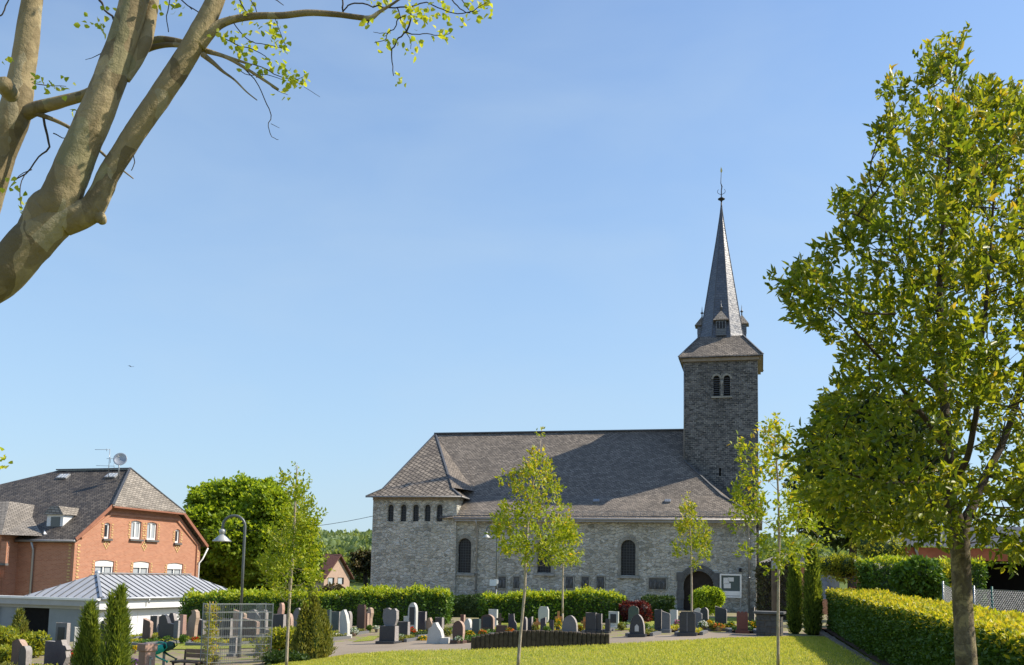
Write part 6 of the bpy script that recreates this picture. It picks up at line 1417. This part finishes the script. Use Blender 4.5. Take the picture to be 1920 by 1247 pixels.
# ---------------------------------------------------------------- flowers and small plants on the graves
def flowers(px, py, Y, r_, h_, fcol, label, nf=40, nl=150, pot=True, leafm='leaf_hedge', name='flower_pot'):
    P = ground(px, py) if Y is None else below(px, py, Y); rng = rg(int(px*3+py)); t = thing(name, P, label, 'flowers', 'flowers on the graves')
    ph = .13 if pot else 0
    if pot: mb = MB(); mb.lathe(P, [(r_*.42, 0), (r_*.6, ph), (r_*.66, ph+.015), (r_*.58, ph+.02)], 12); mb.build('pot', rng.choice(['brick_tan', 'g_dark', 'concrete', 'g_grey']), t)
    v = nrm(rng.normal(size=(nl, 3))); v[:, 2] = np.abs(v[:, 2]); Q = np.array(P)+v*np.array([r_, r_, h_])*(.4+.6*rng.random((nl, 1)))+np.array([0, 0, ph])
    leaves('foliage', Q, v+rng.normal(size=(nl, 3))*.5, .07, .035, leafm, t, rng)
    v = nrm(rng.normal(size=(nf, 3))); v[:, 2] = np.abs(v[:, 2]); Q = np.array(P)+v*np.array([r_, r_, h_])*(.85+.2*rng.random((nf, 1)))+np.array([0, 0, ph])
    leaves('blossoms', np.repeat(Q, 4, 0), rng.normal(size=(nf*4, 3))*.6+np.repeat(v, 4, 0)*.7, .05, .045, fcol, t, rng)
F = [(136, 1205, 28.5, .10, .12, 'flower_pink', 'pink blossom ball in a pot beside the portal shaped headstone'), (138, 1218, 27, .14, .12, 'flower_red', 'red and orange flowers in a pot between violet headstone and conifers'),
     (192, 1208, 28, .15, .12, 'flower_yellow', 'yellow flowers between the two columnar conifers'), (252, 1213, 30, .12, .07, 'flower_yellow', 'low yellow flowers at the foot of the cream edged stone'), (272, 1207, 31, .14, .07, 'flower_yellow', 'yellow flowers at the foot of the orange edged stone'),
     (250, 1248, 24, .13, .12, 'flower_purple', 'purple heather pot left of the stone water column'), (366, 1198, 33.5, .12, .10, 'flower_red', 'magenta flowers at the foot of the tan crescent headstone'), (322, 1203, None, .16, .10, 'flower_yellow', 'yellow green cushion plant in the row left of the lamp'),
     (512, 1200, 29, .22, .16, 'flower_orange', 'orange flowering plant right of the wire cage'), (660, 1186, None, .22, .07, 'flower_yellow', 'yellow flowers at the left side of the path near the green slabs'), (664, 1184, 35.5, .14, .14, 'flower_white', 'white and pink bouquet left of the brown pillar'),
     (706, 1172, 37.5, .10, .08, 'flower_white', 'small candle and flowers before the long hedge'), (738, 1198, 31.6, .13, .10, 'flower_white', 'white round flowers at the low dark block'), (750, 1196, 31.4, .14, .09, 'flower_white', 'white figure like bouquet right of the low dark block'),
     (772, 1182, 33.6, .15, .18, 'flower_red', 'bright red flowers on the tallest white headstone'), (794, 1201, None, .20, .12, 'flower_yellow', 'yellow green planted bowl between white and pale boulder headstone'), (860, 1209, 29.5, .10, .06, 'flower_white', 'tiny white flowers before the brown egg shaped headstone'),
     (881, 1197, 31.8, .13, .10, 'flower_yellow', 'yellow flowers before the grey green slab'), (905, 1190, 32.4, .12, .10, 'flower_orange', 'orange flowers before the large brown arched headstone'), (942, 1172, 34.5, .26, .14, 'flower_white', 'pale dried bouquet bowl before the tall white slab'),
     (956, 1188, 32.8, .12, .09, 'flower_orange', 'orange and white flowers at the left upper edge of the palisade'), (1046, 1168, 34.3, .13, .30, 'flower_yellow', 'yellow and white bouquet hanging at the taller wooden cross'), (1048, 1186, 32.5, .30, .14, 'flower_yellow', 'large yellow green planting behind the palisade'),
     (1084, 1185, 32.6, .13, .12, 'flower_yellow', 'yellow flowers right of the half round headstone'), (1222, 1180, 32.6, .20, .14, 'flower_white', 'white flowers between the black half round and the twin headstone'), (1244, 1150, 35, .20, .16, 'flower_pink', 'tall pink branch bouquet above the twin headstone'),
     (1271, 1178, 33.4, .12, .16, 'flower_pink', 'brownish pink flowers between white edged and broad dark headstone'), (1318, 1186, 32.2, .14, .16, 'flower_white', 'white blossoms right of the grey sloping headstone'), (1331, 1184, 32.4, .13, .18, 'flower_yellow', 'yellow orange flowers left of the tall black headstone'),
     (1348, 1183, 31.9, .16, .12, 'flower_orange', 'salmon coloured flowers at the foot of the tall black headstone'), (1371, 1180, 32.6, .20, .22, 'flower_yellow', 'yellow flowers between the tall black and the reddish brown headstone'), (1407, 1172, 33.0, .18, .16, 'flower_yellow', 'bright yellow flower ball behind the reddish brown headstone'),
     (1203, 1168, 34.5, .12, .10, 'flower_yellow', 'small yellow flowers behind the black half round headstone'), (60, 1230, 25.5, .25, .12, 'flower_yellow', 'yellow flowering cushion between the lower left headstones')]
for px, py, Y, r_, h_, fc, lab in F: flowers(px, py, Y, r_, h_, fc, lab, pot=(r_ < .2))
P = below(60, 1195, 29.5); bush('golden_bush', (P.x, P.y, P.z+.36), (.52, .45, .42), 'golden green broad leaved bush before the hall doorway', 'leaf_bright', .11, 1700, rg(101))
P = below(8, 1190, 30); bush('bright_bush', (P.x, P.y, P.z+.62), (.42, .4, .36), 'fresh green bush at the left picture edge', 'leaf_bright', .10, 1200, rg(102))
P = below(5, 1240, 26); bush('bright_bush', (P.x, P.y, P.z+.3), (.30, .3, .3), 'yellow green low bush at the lower left picture edge', 'leaf_bright', .09, 900, rg(103))
P = below(530, 1214, 28); bush('variegated_bush', (P.x, P.y, P.z+.36), (.52, .4, .40), 'yellow and orange tipped bush between the wire cage and the juniper', 'leaf_bright', .10, 2200, rg(104))
P = below(535, 1247, 24.5); bush('ground_cover', (P.x, P.y, P.z+.10), (.55, .5, .22), 'dark low ground cover under the tall slim young tree', 'leaf_hedge_dark', .08, 2200, rg(105), cat='ground cover')
P = below(625, 1100, 70); bush('brown_shrub', (P.x, P.y, W(626, 1107, 70).z), (.8, .7, .5), 'brownish leafed shrub in front of the gabled house', 'leaf_ivy', .18, 1500, rg(106), core='bark_dark', rough=.5)

# strips of grass between the rows
def patch(a, b_, label_mat='lawn_ground', n=30, m=4, name='grass_strip'):
    mb, _, _ = strip(name, a, b_, label_mat, .022, n, m); tag(mb.build(name, label_mat), kind='structure')
patch([(1140, 1182), (1250, 1181), (1420, 1176)], [(1150, 1166), (1280, 1160), (1420, 1158)])
patch([(270, 1219), (400, 1218), (560, 1214)], [(280, 1208), (400, 1206), (560, 1204)])
patch([(940, 1182), (1030, 1180), (1100, 1180)], [(940, 1168), (1030, 1167), (1110, 1167)])
patch([(660, 1205), (700, 1202)], [(690, 1194), (712, 1193)], n=6)
patch([(0, 1230), (60, 1232), (100, 1226)], [(0, 1205), (60, 1206), (110, 1208)])

# small evergreen balls planted between the stones
for i, (px, py, Y, r_) in enumerate([(292, 1196, 35, .16), (312, 1199, 34.5, .14), (344, 1198, 34, .17), (380, 1200, 34, .15), (664, 1184, 36, .16), (693, 1176, 38, .14), (838, 1196, 33.5, .15), (876, 1196, 32.5, .13), (946, 1184, 33.4, .15), (1002, 1180, 34, .15), (1026, 1184, 33, .13), (1070, 1160, 36, .16), (1166, 1186, 33.5, .15), (1212, 1190, 32.6, .14), (1290, 1178, 34.5, .16), (1336, 1186, 32.2, .13), (1368, 1184, 32.6, .15), (1414, 1180, 33, .17), (400, 1240, 24.8, .13), (110, 1238, 26, .14)]):
    P = below(px, py, Y); bush('evergreen_ball', (P.x, P.y, P.z+r_*.9), (r_, r_, r_*1.05), 'small round evergreen shrub planted between the headstones', 'leaf_hedge' if i % 3 else 'leaf_juniper', .05, 420, rg(300+i), lumps=2, group='small evergreen shrubs on the graves')
# ================================================================== STREET FURNITURE AND SMALL THINGS
def lamp(px, Y, ytop, R_, label, bend=-1, pole='lamp_grey', box=False, hpx=0):
    P = below(px, 1200, Y); zt_ = W(px, ytop, Y).z; t = thing('lamp_post', P, label, 'lamp post', 'curved lamp posts in the cemetery')
    za = zt_-R_; mb = MB(); mb.tube([P-Z*.2, P+Z*(za-P.z)*.35], [.055, .05], 10)
    pts = [P+Z*(za-P.z)*.35]+[P+Z*(za-P.z)*.7]+[Vector((P.x+bend*(R_-R_*math.cos(a)), P.y, za+R_*math.sin(a))) for a in np.linspace(0, math.pi, 13)]
    e_ = pts[-1]; pts.append(e_-Z*R_*.35); mb.tube(pts, .036, 10); mb.build('pole', pole, t)
    e_ = pts[-1]; s_ = R_/.38
    mb = MB(); mb.lathe(e_, [(.03*s_, .06*s_), (.09*s_, .04*s_), (.115*s_, -.03*s_), (.10*s_, -.10*s_), (.075*s_, -.13*s_), (.10*s_, -.16*s_), (.32*s_, -.36*s_), (.315*s_, -.38*s_), (.09*s_, -.19*s_)], 20); sh = mb.build('lamp_shade', 'lamp_shade', t)
    mb = MB(); mb.lathe(e_-Z*.2*s_, [(.07*s_, .02), (.10*s_, -.10*s_), (.06*s_, -.17*s_), (.01, -.19*s_)], 12); mb.build('bulb_glass', 'lamp_glass', t)
    return t, P
t, P = lamp(449, 27, 967, .30, 'tall grey lamp post with a hanging bell shade left of the round tree')
t, P = lamp(928, 46.5, 985, .25, 'smaller grey lamp post in front of the church wall with a white sign box')
mb = MB(); q = W(924.5, 1092.5, 46.4); mb.obox(q, Vector((.16, 0, 0)), Vector((0, .04, 0)), Z*.14); mb.obox(W(930.5, 1090.5, 46.5), Vector((.10, 0, 0)), Vector((0, .05, 0)), Z*.10); mb.build('sign_box', 'white_paint', t)

# wire cage with climbing plants
P0 = below(388, 1247, 24.2); P1 = below(507, 1242, 25.2); zt0, zt1 = W(388, 1133, 24.2).z, W(507, 1131, 25.2).z
cage = thing('wire_trellis', P0, 'galvanised wire mesh cage with climbing plants beside the tall lamp post', 'trellis')
Ux = (P1-P0); Ux.z = 0; Lc = Ux.length; Ux.normalize(); Vx = Vector((-Ux.y, Ux.x, 0)); zb0_ = min(P0.z, P1.z)-.1; zt = zt0
def face(o_, u_, l_, name='mesh_panel', nv=None):
    mb = MB(); nv = nv or max(3, int(l_/.055))
    for i in range(nv+1): mb.bar(o_+u_*l_*i/nv+Z*zb0_, o_+u_*l_*i/nv+Z*zt, .005, .005, upv=(0, 1, 0))
    nh = 8
    for j in range(nh+1): z_ = zb0_+(zt-zb0_)*j/nh; mb.bar(o_+u_*(-.01)+Z*z_, o_+u_*(l_+.01)+Z*z_, .012 if j % 2 == 0 else .009, .012)
    mb.build(name, 'galv', cage)
O_ = Vector((P0.x, P0.y, 0)); dpt = .42
face(O_, Ux, Lc, nv=30); face(O_+Vx*dpt, Ux, Lc, nv=30); face(O_, Vx, dpt); face(O_+Ux*Lc, Vx, dpt); face(O_+Ux*.34, Vx, dpt); face(O_+Ux*(Lc-.25), Vx, dpt)
for a_ in (0, Lc):
    for d_ in (0, dpt): mb = MB(); mb.bar(O_+Ux*a_+Vx*d_+Z*(zb0_-.1), O_+Ux*a_+Vx*d_+Z*(zt+.02), .022, .022, upv=(0, 1, 0)); mb.build('post', 'galv', cage)
rng = rg(201); n = 700; u = np.abs(rng.normal(size=n))*.11+.04; z_ = zb0_+(zt-zb0_)*rng.random(n)**.8; Q = np.array([[*(O_+Ux*float(a)+Vx*float(b_*dpt)+Z*float(c_))] for a, b_, c_ in zip(u, rng.random(n), z_)])
vine = thing('climbing_vine', Q[0].tolist(), 'climbing plant with small yellow green leaves on the left side of the wire cage', 'climbing plant')
leaves('foliage', Q, rng.normal(size=(n, 3)), .07, .05, 'leaf_maple_yellow', vine, rng)
mb = MB()
for k in range(5): mb.tube([O_+Ux*(.08+.05*k)+Vx*.2+Z*(zb0_+(zt-zb0_)*j/6)+Vector(rng.normal(size=3)*.03) for j in range(7)], .006, 4)
mb.build('stem', 'bark_young', vine)
n = 380; Q = np.array([[*(O_+Ux*float(Lc-.15+a)+Vx*float(b_*dpt)+Z*float(zb0_+c_*.75))] for a, b_, c_ in zip(rng.normal(size=n)*.10, rng.random(n), rng.random(n))])
v2 = thing('climbing_vine', Q[0].tolist(), 'smaller climbing plant low on the right side of the wire cage', 'climbing plant'); leaves('foliage', Q, rng.normal(size=(n, 3)), .06, .045, 'leaf_bright', v2, rng)
mb = MB(); mb.tube([O_+Ux*(Lc-.15)+Vx*.2+Z*(zb0_+.12*j)+Vector(rng.normal(size=3)*.02) for j in range(6)], .006, 4); mb.build('stem', 'bark_young', v2)
# grey post inside the cage right half (dark stone steles behind it)
for px, w_, yt, lab in ((437, 16, 1196, 'dark grey stone stele standing behind the left half of the wire cage'), (487, 14, 1190, 'light grey stone stele standing behind the right half of the wire cage')):
    headstone('slab', px-w_/2, px+w_/2, yt, 1240, 'g_grey', lab, yaw=20, Y=27.5, group='headstones of the cemetery')

# palisade of old wooden posts
NP = 30; PX = list(np.linspace(887, 1138, NP)); rng = rg(202)
pal = [ground(px, 1220-(px-887)/251*9) for px in PX]
t = thing('wooden_palisade', pal[NP//2], 'low curved palisade of weathered dark wooden posts at the edge of the lawn', 'palisade')
for i, (px, P) in enumerate(zip(PX, pal)):
    f = i/(NP-1); yt = [1194, 1186, 1182, 1181.5, 1183, 1186, 1188][min(6, int(f*6))]*(1-(f*6) % 1)+[1194, 1186, 1182, 1181.5, 1183, 1186, 1188, 1188][min(6, int(f*6))+1]*((f*6) % 1)
    zt_ = W(px, yt, P.y).z+rng.uniform(-.012, .012); w_ = (pal[min(NP-1, i+1)]-pal[max(0, i-1)]).length/(2 if 0 < i < NP-1 else 1)*.995
    dv = (pal[min(NP-1, i+1)]-pal[max(0, i-1)]); dv.z = 0; dv.normalize(); nv = Vector((dv.y, -dv.x, 0))
    mb = MB(); s_ = 10; vs = []
    for z_, k in ((P.z-.15, 1), (zt_-.02, 1), (zt_, .8)):
        for j in range(s_): a = 2*math.pi*j/s_; vs.append(Vector((P.x, P.y, z_))+dv*math.copysign(abs(math.cos(a))**.5, math.cos(a))*w_/2*k+nv*math.copysign(abs(math.sin(a))**.5, math.sin(a))*.08*k)
    mb.add(vs, [[r*s_+j, r*s_+(j+1) % s_, (r+1)*s_+(j+1) % s_, (r+1)*s_+j] for r in range(2) for j in range(s_)]+[list(range(2*s_, 3*s_))]); mb.build('palisade_post', 'palisade_wood', t)

# square stone pillar with cap, and the dark post with a small sign behind it
P = ground(1450, 1194); P = Vector((P.x, P.y+.4, g(P.x, P.y))); zt_ = W(1450, 1148, P.y-.3).z
t = thing('stone_pillar', P, 'low square pillar of dark stone blocks with a flat cap at the right end of the path', 'pillar')
U = Vector((math.cos(R(-20)), math.sin(R(-20)), 0)); V = Vector((-U.y, U.x, 0)); rng = rg(203)
nc = 4; hh = (zt_-.07-P.z+.1)/nc
for j in range(nc):
    zc = P.z-.1+hh*(j+.5); sp_ = .05 if j % 2 else -.1
    mb = MB()
    for a0, a1 in ((-.36, sp_), (sp_, .36)):
        mb.obox(P*1+Z*(zc-P.z)+U*((a0+a1)/2)-V*.19, U*((a1-a0)/2-.008), V*.17, Z*(hh/2-.008)); mb.obox(P+Z*(zc-P.z)+U*((a0+a1)/2)+V*.19, U*((a1-a0)/2-.008), V*.17, Z*(hh/2-.008))
    mb.build('block_course', 'block_dark', t, bevel=.012)
mb = MB(); mb.obox(P+Z*((zt_+P.z)/2-.04-P.z), U*.345, V*.345, Z*((zt_-P.z)/2)); mb.build('mortar_core', 'concrete', t)
mb = MB(); mb.obox(P+Z*(zt_-.02-P.z), U*.44, V*.44, Z*.035); mb.build('cap', 'trim_dark', t, bevel=.01)
Pp = below(1452, 1150, 35.5); t = thing('sign_post', Pp, 'dark square timber post with a small pale box behind the stone pillar', 'post')
mb = MB(); mb.bar(Pp-Z*.2, Vector((Pp.x, Pp.y, W(1452, 1052, 35.5).z)), .16, .14, upv=(0, 1, 0)); mb.build('post', 'wood_board', t)
mb = MB(); mb.bar(Vector((Pp.x+.12, Pp.y-.1, Pp.z-.1)), Vector((Pp.x+.10, Pp.y-.1, W(1455, 1040, 35.4).z)), .055, .05, upv=(0, 1, 0)); mb.build('pipe', 'galv', t)
mb = MB(); mb.obox(W(1452.5, 1059, 35.3), Vector((.10, 0, 0)), Vector((0, .05, 0)), Z*.14); mb.build('box', 'lamp_shade', t)

# stone water column, stand with watering cans, bench
P = below(272, 1290, 22.5); zt_ = W(272, 1206, 22.5).z; t = thing('water_column', P, 'brown stone water column with a cap at the bottom edge left of the watering cans', 'water column')
U = Vector((math.cos(R(-38)), math.sin(R(-38)), 0)); V = Vector((-U.y, U.x, 0)); mb = MB(); mb.obox(P+Z*(zt_-P.z)/2-Z*.03, U*.13, V*.13, Z*((zt_-P.z)/2-.04)); mb.build('shaft', 'g_pink', t, bevel=.01)
mb = MB(); mb.obox(P+Z*(zt_-P.z-.085), U*.16, V*.16, Z*.085); mb.build('cap', 'g_pink', t, bevel=.02)
mb = MB(); mb.obox(P+U*.133+Z*(zt_-P.z-.42), V*.025, U*.006, Z*.15); mb.tube([P+U*.13+Z*(zt_-P.z-.3), P+U*.20+Z*(zt_-P.z-.3), P+U*.21+Z*(zt_-P.z-.36)], .012, 8); mb.build('tap', 'galv', t)
P = below(304, 1290, 23.5); zt_ = W(304, 1202, 23.5).z; t = thing('can_stand', P, 'pale metal post that carries the watering cans', 'stand')
mb = MB(); mb.bar(P-Z*.1, Vector((P.x, P.y, zt_)), .05, .05, upv=(0, 1, 0)); mb.build('post', 'galv', t); mb = MB(); mb.bar(Vector((P.x-.16, P.y-.03, zt_-.06)), Vector((P.x+.18, P.y-.03, zt_-.06)), .02); mb.build('hook_rail', 'galv', t)
def can(px, py, Y, tilt, flip, mat, label):
    P = W(px, py, Y); t = thing('watering_can', P, label, 'watering can', 'watering cans on the stand'); M = Matrix.Rotation(tilt, 3, 'Y'); T_ = lambda v: P+M@Vector((v[0]*flip, v[1], v[2]))
    mb = MB(); vs = []; s_ = 14
    for z_, rx, ry in ((-.15, .09, .07), (-.14, .10, .08), (.0, .105, .085), (.10, .09, .075), (.15, .06, .055)):
        for j in range(s_): a = 2*math.pi*j/s_; vs.append(T_((rx*math.cos(a), ry*math.sin(a), z_)))
    mb.add(vs, [[r*s_+j, r*s_+(j+1) % s_, (r+1)*s_+(j+1) % s_, (r+1)*s_+j] for r in range(4) for j in range(s_)]+[list(range(s_))[::-1]], True); mb.build('body', mat, t)
    mb = MB(); mb.tube([T_((.09, 0, -.12)), T_((.20, 0, -.02)), T_((.30, 0, .10))], [.03, .02, .016], 8); mb.build('spout', mat, t)
    mb = MB(); mb.tube([T_((.31, 0, .10)), T_((.34, 0, .13))], [.018, .035], 10); mb.build('rose', mat, t)
    mb = MB(); mb.tube([T_((.06, 0, .12)), T_((.02, 0, .21)), T_((-.08, 0, .21)), T_((-.15, 0, .10)), T_((-.15, 0, -.02)), T_((-.10, 0, -.08))], .013, 8); mb.build('handle', mat, t)
can(296, 1218, 23.3, R(70), 1, 'plastic_teal', 'bright teal watering can hanging left on the stand')
can(315, 1212, 23.4, R(75), 1, 'plastic_green', 'dark green watering can hanging right on the stand')
P = below(352, 1262, 24.6); t = thing('bench', P, 'small wooden bench with black metal frame beside the wire cage', 'bench')
zs_ = W(352, 1240, 24.6).z; ztb = W(360, 1221, 24.6).z; U = Vector((math.cos(R(-18)), math.sin(R(-18)), 0)); V = Vector((-U.y, U.x, 0))
for k in range(3): mb = MB(); mb.obox(Vector((P.x, P.y, zs_))+V*(-.18+.16*k)+U*.05, U*.40, V*.07, Z*.018); mb.build('seat_slat', 'wood_board', t)
for k in range(2): mb = MB(); mb.obox(Vector((P.x, P.y, zs_+.12+.11*k))+V*.24+U*.05, U*.30, V*.018, Z*.05); mb.build('back_slat', 'bench_wood', t)
for s_ in (-1, 1):
    mb = MB(); c_ = Vector((P.x, P.y, 0))+U*(.05+s_*.33); mb.bar(c_+V*.26+Z*(ztb), c_+V*.24+Z*(P.z-.05), .04, .04, upv=(0, 1, 0)); mb.bar(c_-V*.2+Z*zs_, c_-V*.2+Z*(P.z-.05), .04, .04, upv=(0, 1, 0)); mb.bar(c_-V*.24+Z*(zs_-.03), c_+V*.26+Z*(zs_-.03), .04); mb.build('bench_leg', 'black_iron', t)

# ---------------------------------------------------------------- buildings in the background
def HH(P, u, v): return lambda a, b_, z: P+u*a+v*b_+Z*z
# gabled house beyond the hedge left of the church: its gable looks to the right
Y = 112; Q = W(607, 1100, Y); PG = Vector((Q.x, Q.y, 0)); f_ = HH(PG, A2, B2)
def pg(px, py): q = on_plane(px, py, PG, A2)-PG; return q.dot(B2), q.z
b1, zel = pg(660, 1079); bm, zm = pg(634, 1039); b1 = bm*2; zg = -6
t = thing('gabled_house', PG+Z*zg, 'tan brick house with a steep dark red gable roof left of the church', 'house')
mb = MB(); wsp = []
for px in (621, 639): x_, z1_ = pg(px, 1083); _, z0_ = pg(px, 1096); wsp.append((x_, z0_, 1.5, z1_-z0_))
mb.wall(PG, B2, Z, A2, [(0, zg), (b1, zg), (b1, zel), (bm, zm-.2), (0, zel)], [rect(*w_) for w_ in wsp], .15)
mb.poly([f_(0, 0, zg), f_(0, 0, zel), f_(-16, 0, zel), f_(-16, 0, zg)]); mb.build('wall', 'brick_tan', t)
mb = MB(); o_ = .4; sl_ = (zm-zel)/bm
mb.prism([f_(.4, bm, zm), f_(.4, b1+o_, zel-sl_*o_), f_(.4, b1+o_, zel-sl_*o_-.15), f_(.4, bm, zm-.18), f_(.4, -o_, zel-sl_*o_-.15), f_(.4, -o_, zel-sl_*o_)], A2*-16); mb.build('roof', 'tile_dark', t)
for w_ in wsp:
    mb = MB(); mb.obox(f_(-.10, w_[0], w_[1]+w_[3]/2), B2*w_[2]*.30, A2*.01, Z*w_[3]*.45); wi = mb.build('window', 'curtain', t)
    mb = MB(); mb.obox(f_(-.13, w_[0], w_[1]+w_[3]/2), B2*w_[2]*.5, A2*.01, Z*w_[3]*.5); mb.build('pane', 'glass', wi)
# dark shed roof touching the church corner
Q = W(663, 1110, 76); PD = Vector((Q.x, Q.y, 0)); t = thing('dark_roofed_shed', PD+Z*-2.5, 'low building with a dark blue black roof hidden between the gabled house and the church', 'shed')
f_ = HH(PD, A2, B2); zr_ = W(680, 1057, 79).z; ra_ = .35; mb = MB(); mb.poly([f_(-1.3, 0, -2.2), f_(5, 0, -2.2), f_(5, 4.5, zr_), f_(ra_, 4.5, zr_)]); mb.poly([f_(ra_, 4.5, zr_), f_(5, 4.5, zr_), f_(5, 9, -2.2), f_(-1.3, 9, -2.2)]); mb.poly([f_(-1.3, 0, -2.2), f_(ra_, 4.5, zr_), f_(-1.3, 9, -2.2)]); mb.build('roof', 'slate_spire', t)
mb = MB(); mb.obox(f_(1.7, 4.5, -2.6), A2*2.9, B2*4.2, Z*.5); mb.build('wall', 'brick_tan', t)
# reddish wooden building with corrugated roof and carport on the right
Y = 36; Q = W(1666, 1035, Y); PB = Vector((Q.x, Q.y, 0)); ux = Vector((1, -.10, 0)).normalized(); vx = Vector((.10, 1, 0)).normalized(); f_ = HH(PB, ux, vx)
def pb(px, py): q = on_plane(px, py, PB, vx)-PB; return q.dot(ux), q.z
_, zf1 = pb(1700, 1026); _, zf0 = pb(1700, 1049); xe, _ = pb(1884, 1040); xc, _ = pb(1832, 1060); t = thing('wooden_building', PB, 'long red brown wooden building with corrugated roof and open carport behind the big tree', 'building')
xe = 9.5
mb = MB(); mb.obox(f_(xe/2, 0, (zf0+zf1)/2), ux*xe/2, vx*.06, Z*(zf1-zf0)/2); mb.build('fascia', 'board_red', t)
mb = MB(); mb.obox(f_(xc/2, .35, (zf0+.0)/2-.1), ux*(xc/2), vx*.1, Z*((zf0)/2+.1)); mb.obox(f_(.06, 2.6, zf0/2), ux*.06, vx*2.2, Z*zf0/2); mb.build('wall', 'board_red', t)
mb = MB(); mb.obox(f_(xc, .14, zf0/2), ux*.13, vx*.13, Z*(zf0/2)); mb.build('pillar', 'brick_red', t)
mb = MB(); mb.poly([f_(xc+.1, 4.2, -.3), f_(xe, 4.2, -.3), f_(xe, 4.2, zf0), f_(xc+.1, 4.2, zf0)]); mb.poly([f_(xc+.05, .5, -.3), f_(xc+.05, 4.2, -.3), f_(xc+.05, 4.2, zf0), f_(xc+.05, .5, zf0)]); mb.poly([f_(0, .1, zf0+.05), f_(xe, .1, zf0+.05), f_(xe, 4.3, zf0+.05), f_(0, 4.3, zf0+.05)]); mb.build('carport_inside', 'dark_void', t)
mb = MB(); x0_, _ = pb(1760, 1020); zr2 = W(1800, 996, Y+2.5).z; nn = 110; vs = []
for i in range(nn+1):
    x_ = (xe+.3)*i/nn; w_ = .035*math.cos(i*math.pi)
    vs += [f_(x_, -.25, zf1+.05+w_), f_(x_, 3.6, zr2+.25+w_)]
mb.add(vs, [[i*2, i*2+2, i*2+3, i*2+1] for i in range(nn)]); mb.build('corrugated_roof', 'fibre_cement', t)
mb = MB(); mb.tube([f_(.9, -.12, zf1), f_(.9, -.14, zf0+.35), f_(1.05, -.05, zf0)], .05, 8); mb.build('downpipe', 'galv', t)
mb = MB(); mb.obox(f_(pb(1915, 1100)[0], -1.2, 1.05), ux*.20, vx*.12, Z*.35); tag(mb.build('meter_box', 'white_wall', None, .01), 'pale grey metal box at the right picture edge behind the chain link fence', 'box')
# small roofs right of the church
Q = W(1510, 1075, 66); PR = Vector((Q.x, Q.y, 0)); t = thing('small_house', PR, 'small red brick house with pale roof edge glimpsed between the dark conifers', 'house'); f_ = HH(PR, Vector((1, 0, 0)), Vector((0, 1, 0)))
z1_ = W(1510, 1058, 66).z; mb = MB(); mb.obox(f_(0, 2, z1_/2-.6), Vector((1.6, 0, 0)), Vector((0, 2, 0)), Z*(z1_/2+.5)); mb.build('wall', 'brick_red', t)
mb = MB(); mb.obox(f_(0, 2, z1_+.05), Vector((1.9, 0, 0)), Vector((0, 2.3, 0)), Z*.13); mb.build('fascia', 'white_wall', t)
mb = MB(); mb.prism([f_(-1.9, -.3, z1_+.18), f_(1.9, -.3, z1_+.18), f_(.5, -.3, z1_+.75), f_(-.5, -.3, z1_+.75)], Vector((0, 4.6, 0))); mb.build('roof', 'fibre_cement', t)
Q = W(1550, 1085, 45); t = thing('sloping_roof', (Q.x, Q.y, 0), 'low grey brown sloping roof beyond the far end of the beech hedge', 'roof')
q0, q1, q2 = W(1534, 1060, 45), W(1574, 1092, 44), W(1530, 1100, 44); mb = MB(); mb.prism([q0, q1, q1-Z*.8, q2-Z*.5], Vector((.5, 3, .2))); mb.build('roof_slope', 'fibre_cement', t)

# chain link fence beyond the hedge on the right
def link_fence(px0, px1, yt0, yt1, Y0, Y1, hgt, label, posts):
    A_ = W(px0, yt0, Y0); B_ = W(px1, yt1, Y1); t = thing('chain_link_fence', (A_.x, A_.y, A_.z-hgt), label, 'fence', 'chain link fences'); d_ = B_-A_; l_ = Vector((d_.x, d_.y, 0)).length; mb = MB(); s_ = .075; n_ = int(l_/s_)
    for i in range(-int(hgt/s_), n_):
        for sg in (1, -1):
            a0 = i*s_; a1 = a0+hgt; ta, tb = max(0, -a0)/hgt, min(1, (l_-a0)/hgt)
            if tb <= ta: continue
            def pt(f): x_ = (a0+hgt*f)/l_; return A_+d_*x_-Z*hgt*(1-f if sg > 0 else f)
            mb.bar(pt(ta), pt(tb), .005, .005, upv=(0, 1, 0))
    mb.bar(A_, B_, .008); mb.build('wire_mesh', 'galv', t)
    for f, m_ in posts: q_ = A_+d_*f; mb = MB(); mb.tube([q_-Z*(hgt+.2), q_+Z*.06], .019, 8); mb.build('fence_post', m_, t)
link_fence(1826, 1990, 1104, 1112, 20, 16.5, 1.15, 'silver chain link fence with a green post right of the big tree trunk', [(0, 'galv'), (.24, 'post_green'), (1, 'galv')])
link_fence(1768, 1800, 1095, 1112, 21, 20, 1.1, 'short piece of chain link fence with a pale post left of the big tree trunk', [(0, 'galv'), (1, 'galv')])

# overhead cables and a bird
def cable(a, b_, Ya, Yb, sag, label):
    P = W(*a, Ya); Q = W(*b_, Yb); pts = [P.lerp(Q, i/14)-Z*sag*4*(i/14)*(1-i/14) for i in range(15)]; mb = MB(); mb.tube(pts, .018, 5); o = mb.build('overhead_cable', 'black_iron'); tag(o, label, 'cable')
cable((345, 988), (702, 967), 75, 73.6, .6, 'thin overhead cable running from the round tree to the church corner')
cable((560, 1020), (700, 1042), 95, 90, .5, 'lower thin cable crossing in front of the wooded hill')
Q = W(246, 688, 60); mb = MB(); mb.add([Q+Vector(v) for v in ((-.22, 0, .07), (-.10, .05, .10), (0, 0, 0), (.10, .05, .06), (.20, 0, .0), (0, .12, .02), (0, -.05, -.02), (-.12, 0, .05), (.1, 0, .03))], [(0, 1, 2, 7), (2, 3, 4, 8), (7, 2, 6), (2, 8, 6), (1, 5, 2), (3, 2, 5)])
tag(mb.build('bird', 'black_iron'), 'tiny dark bird flying in the open sky above the brick house', 'bird')
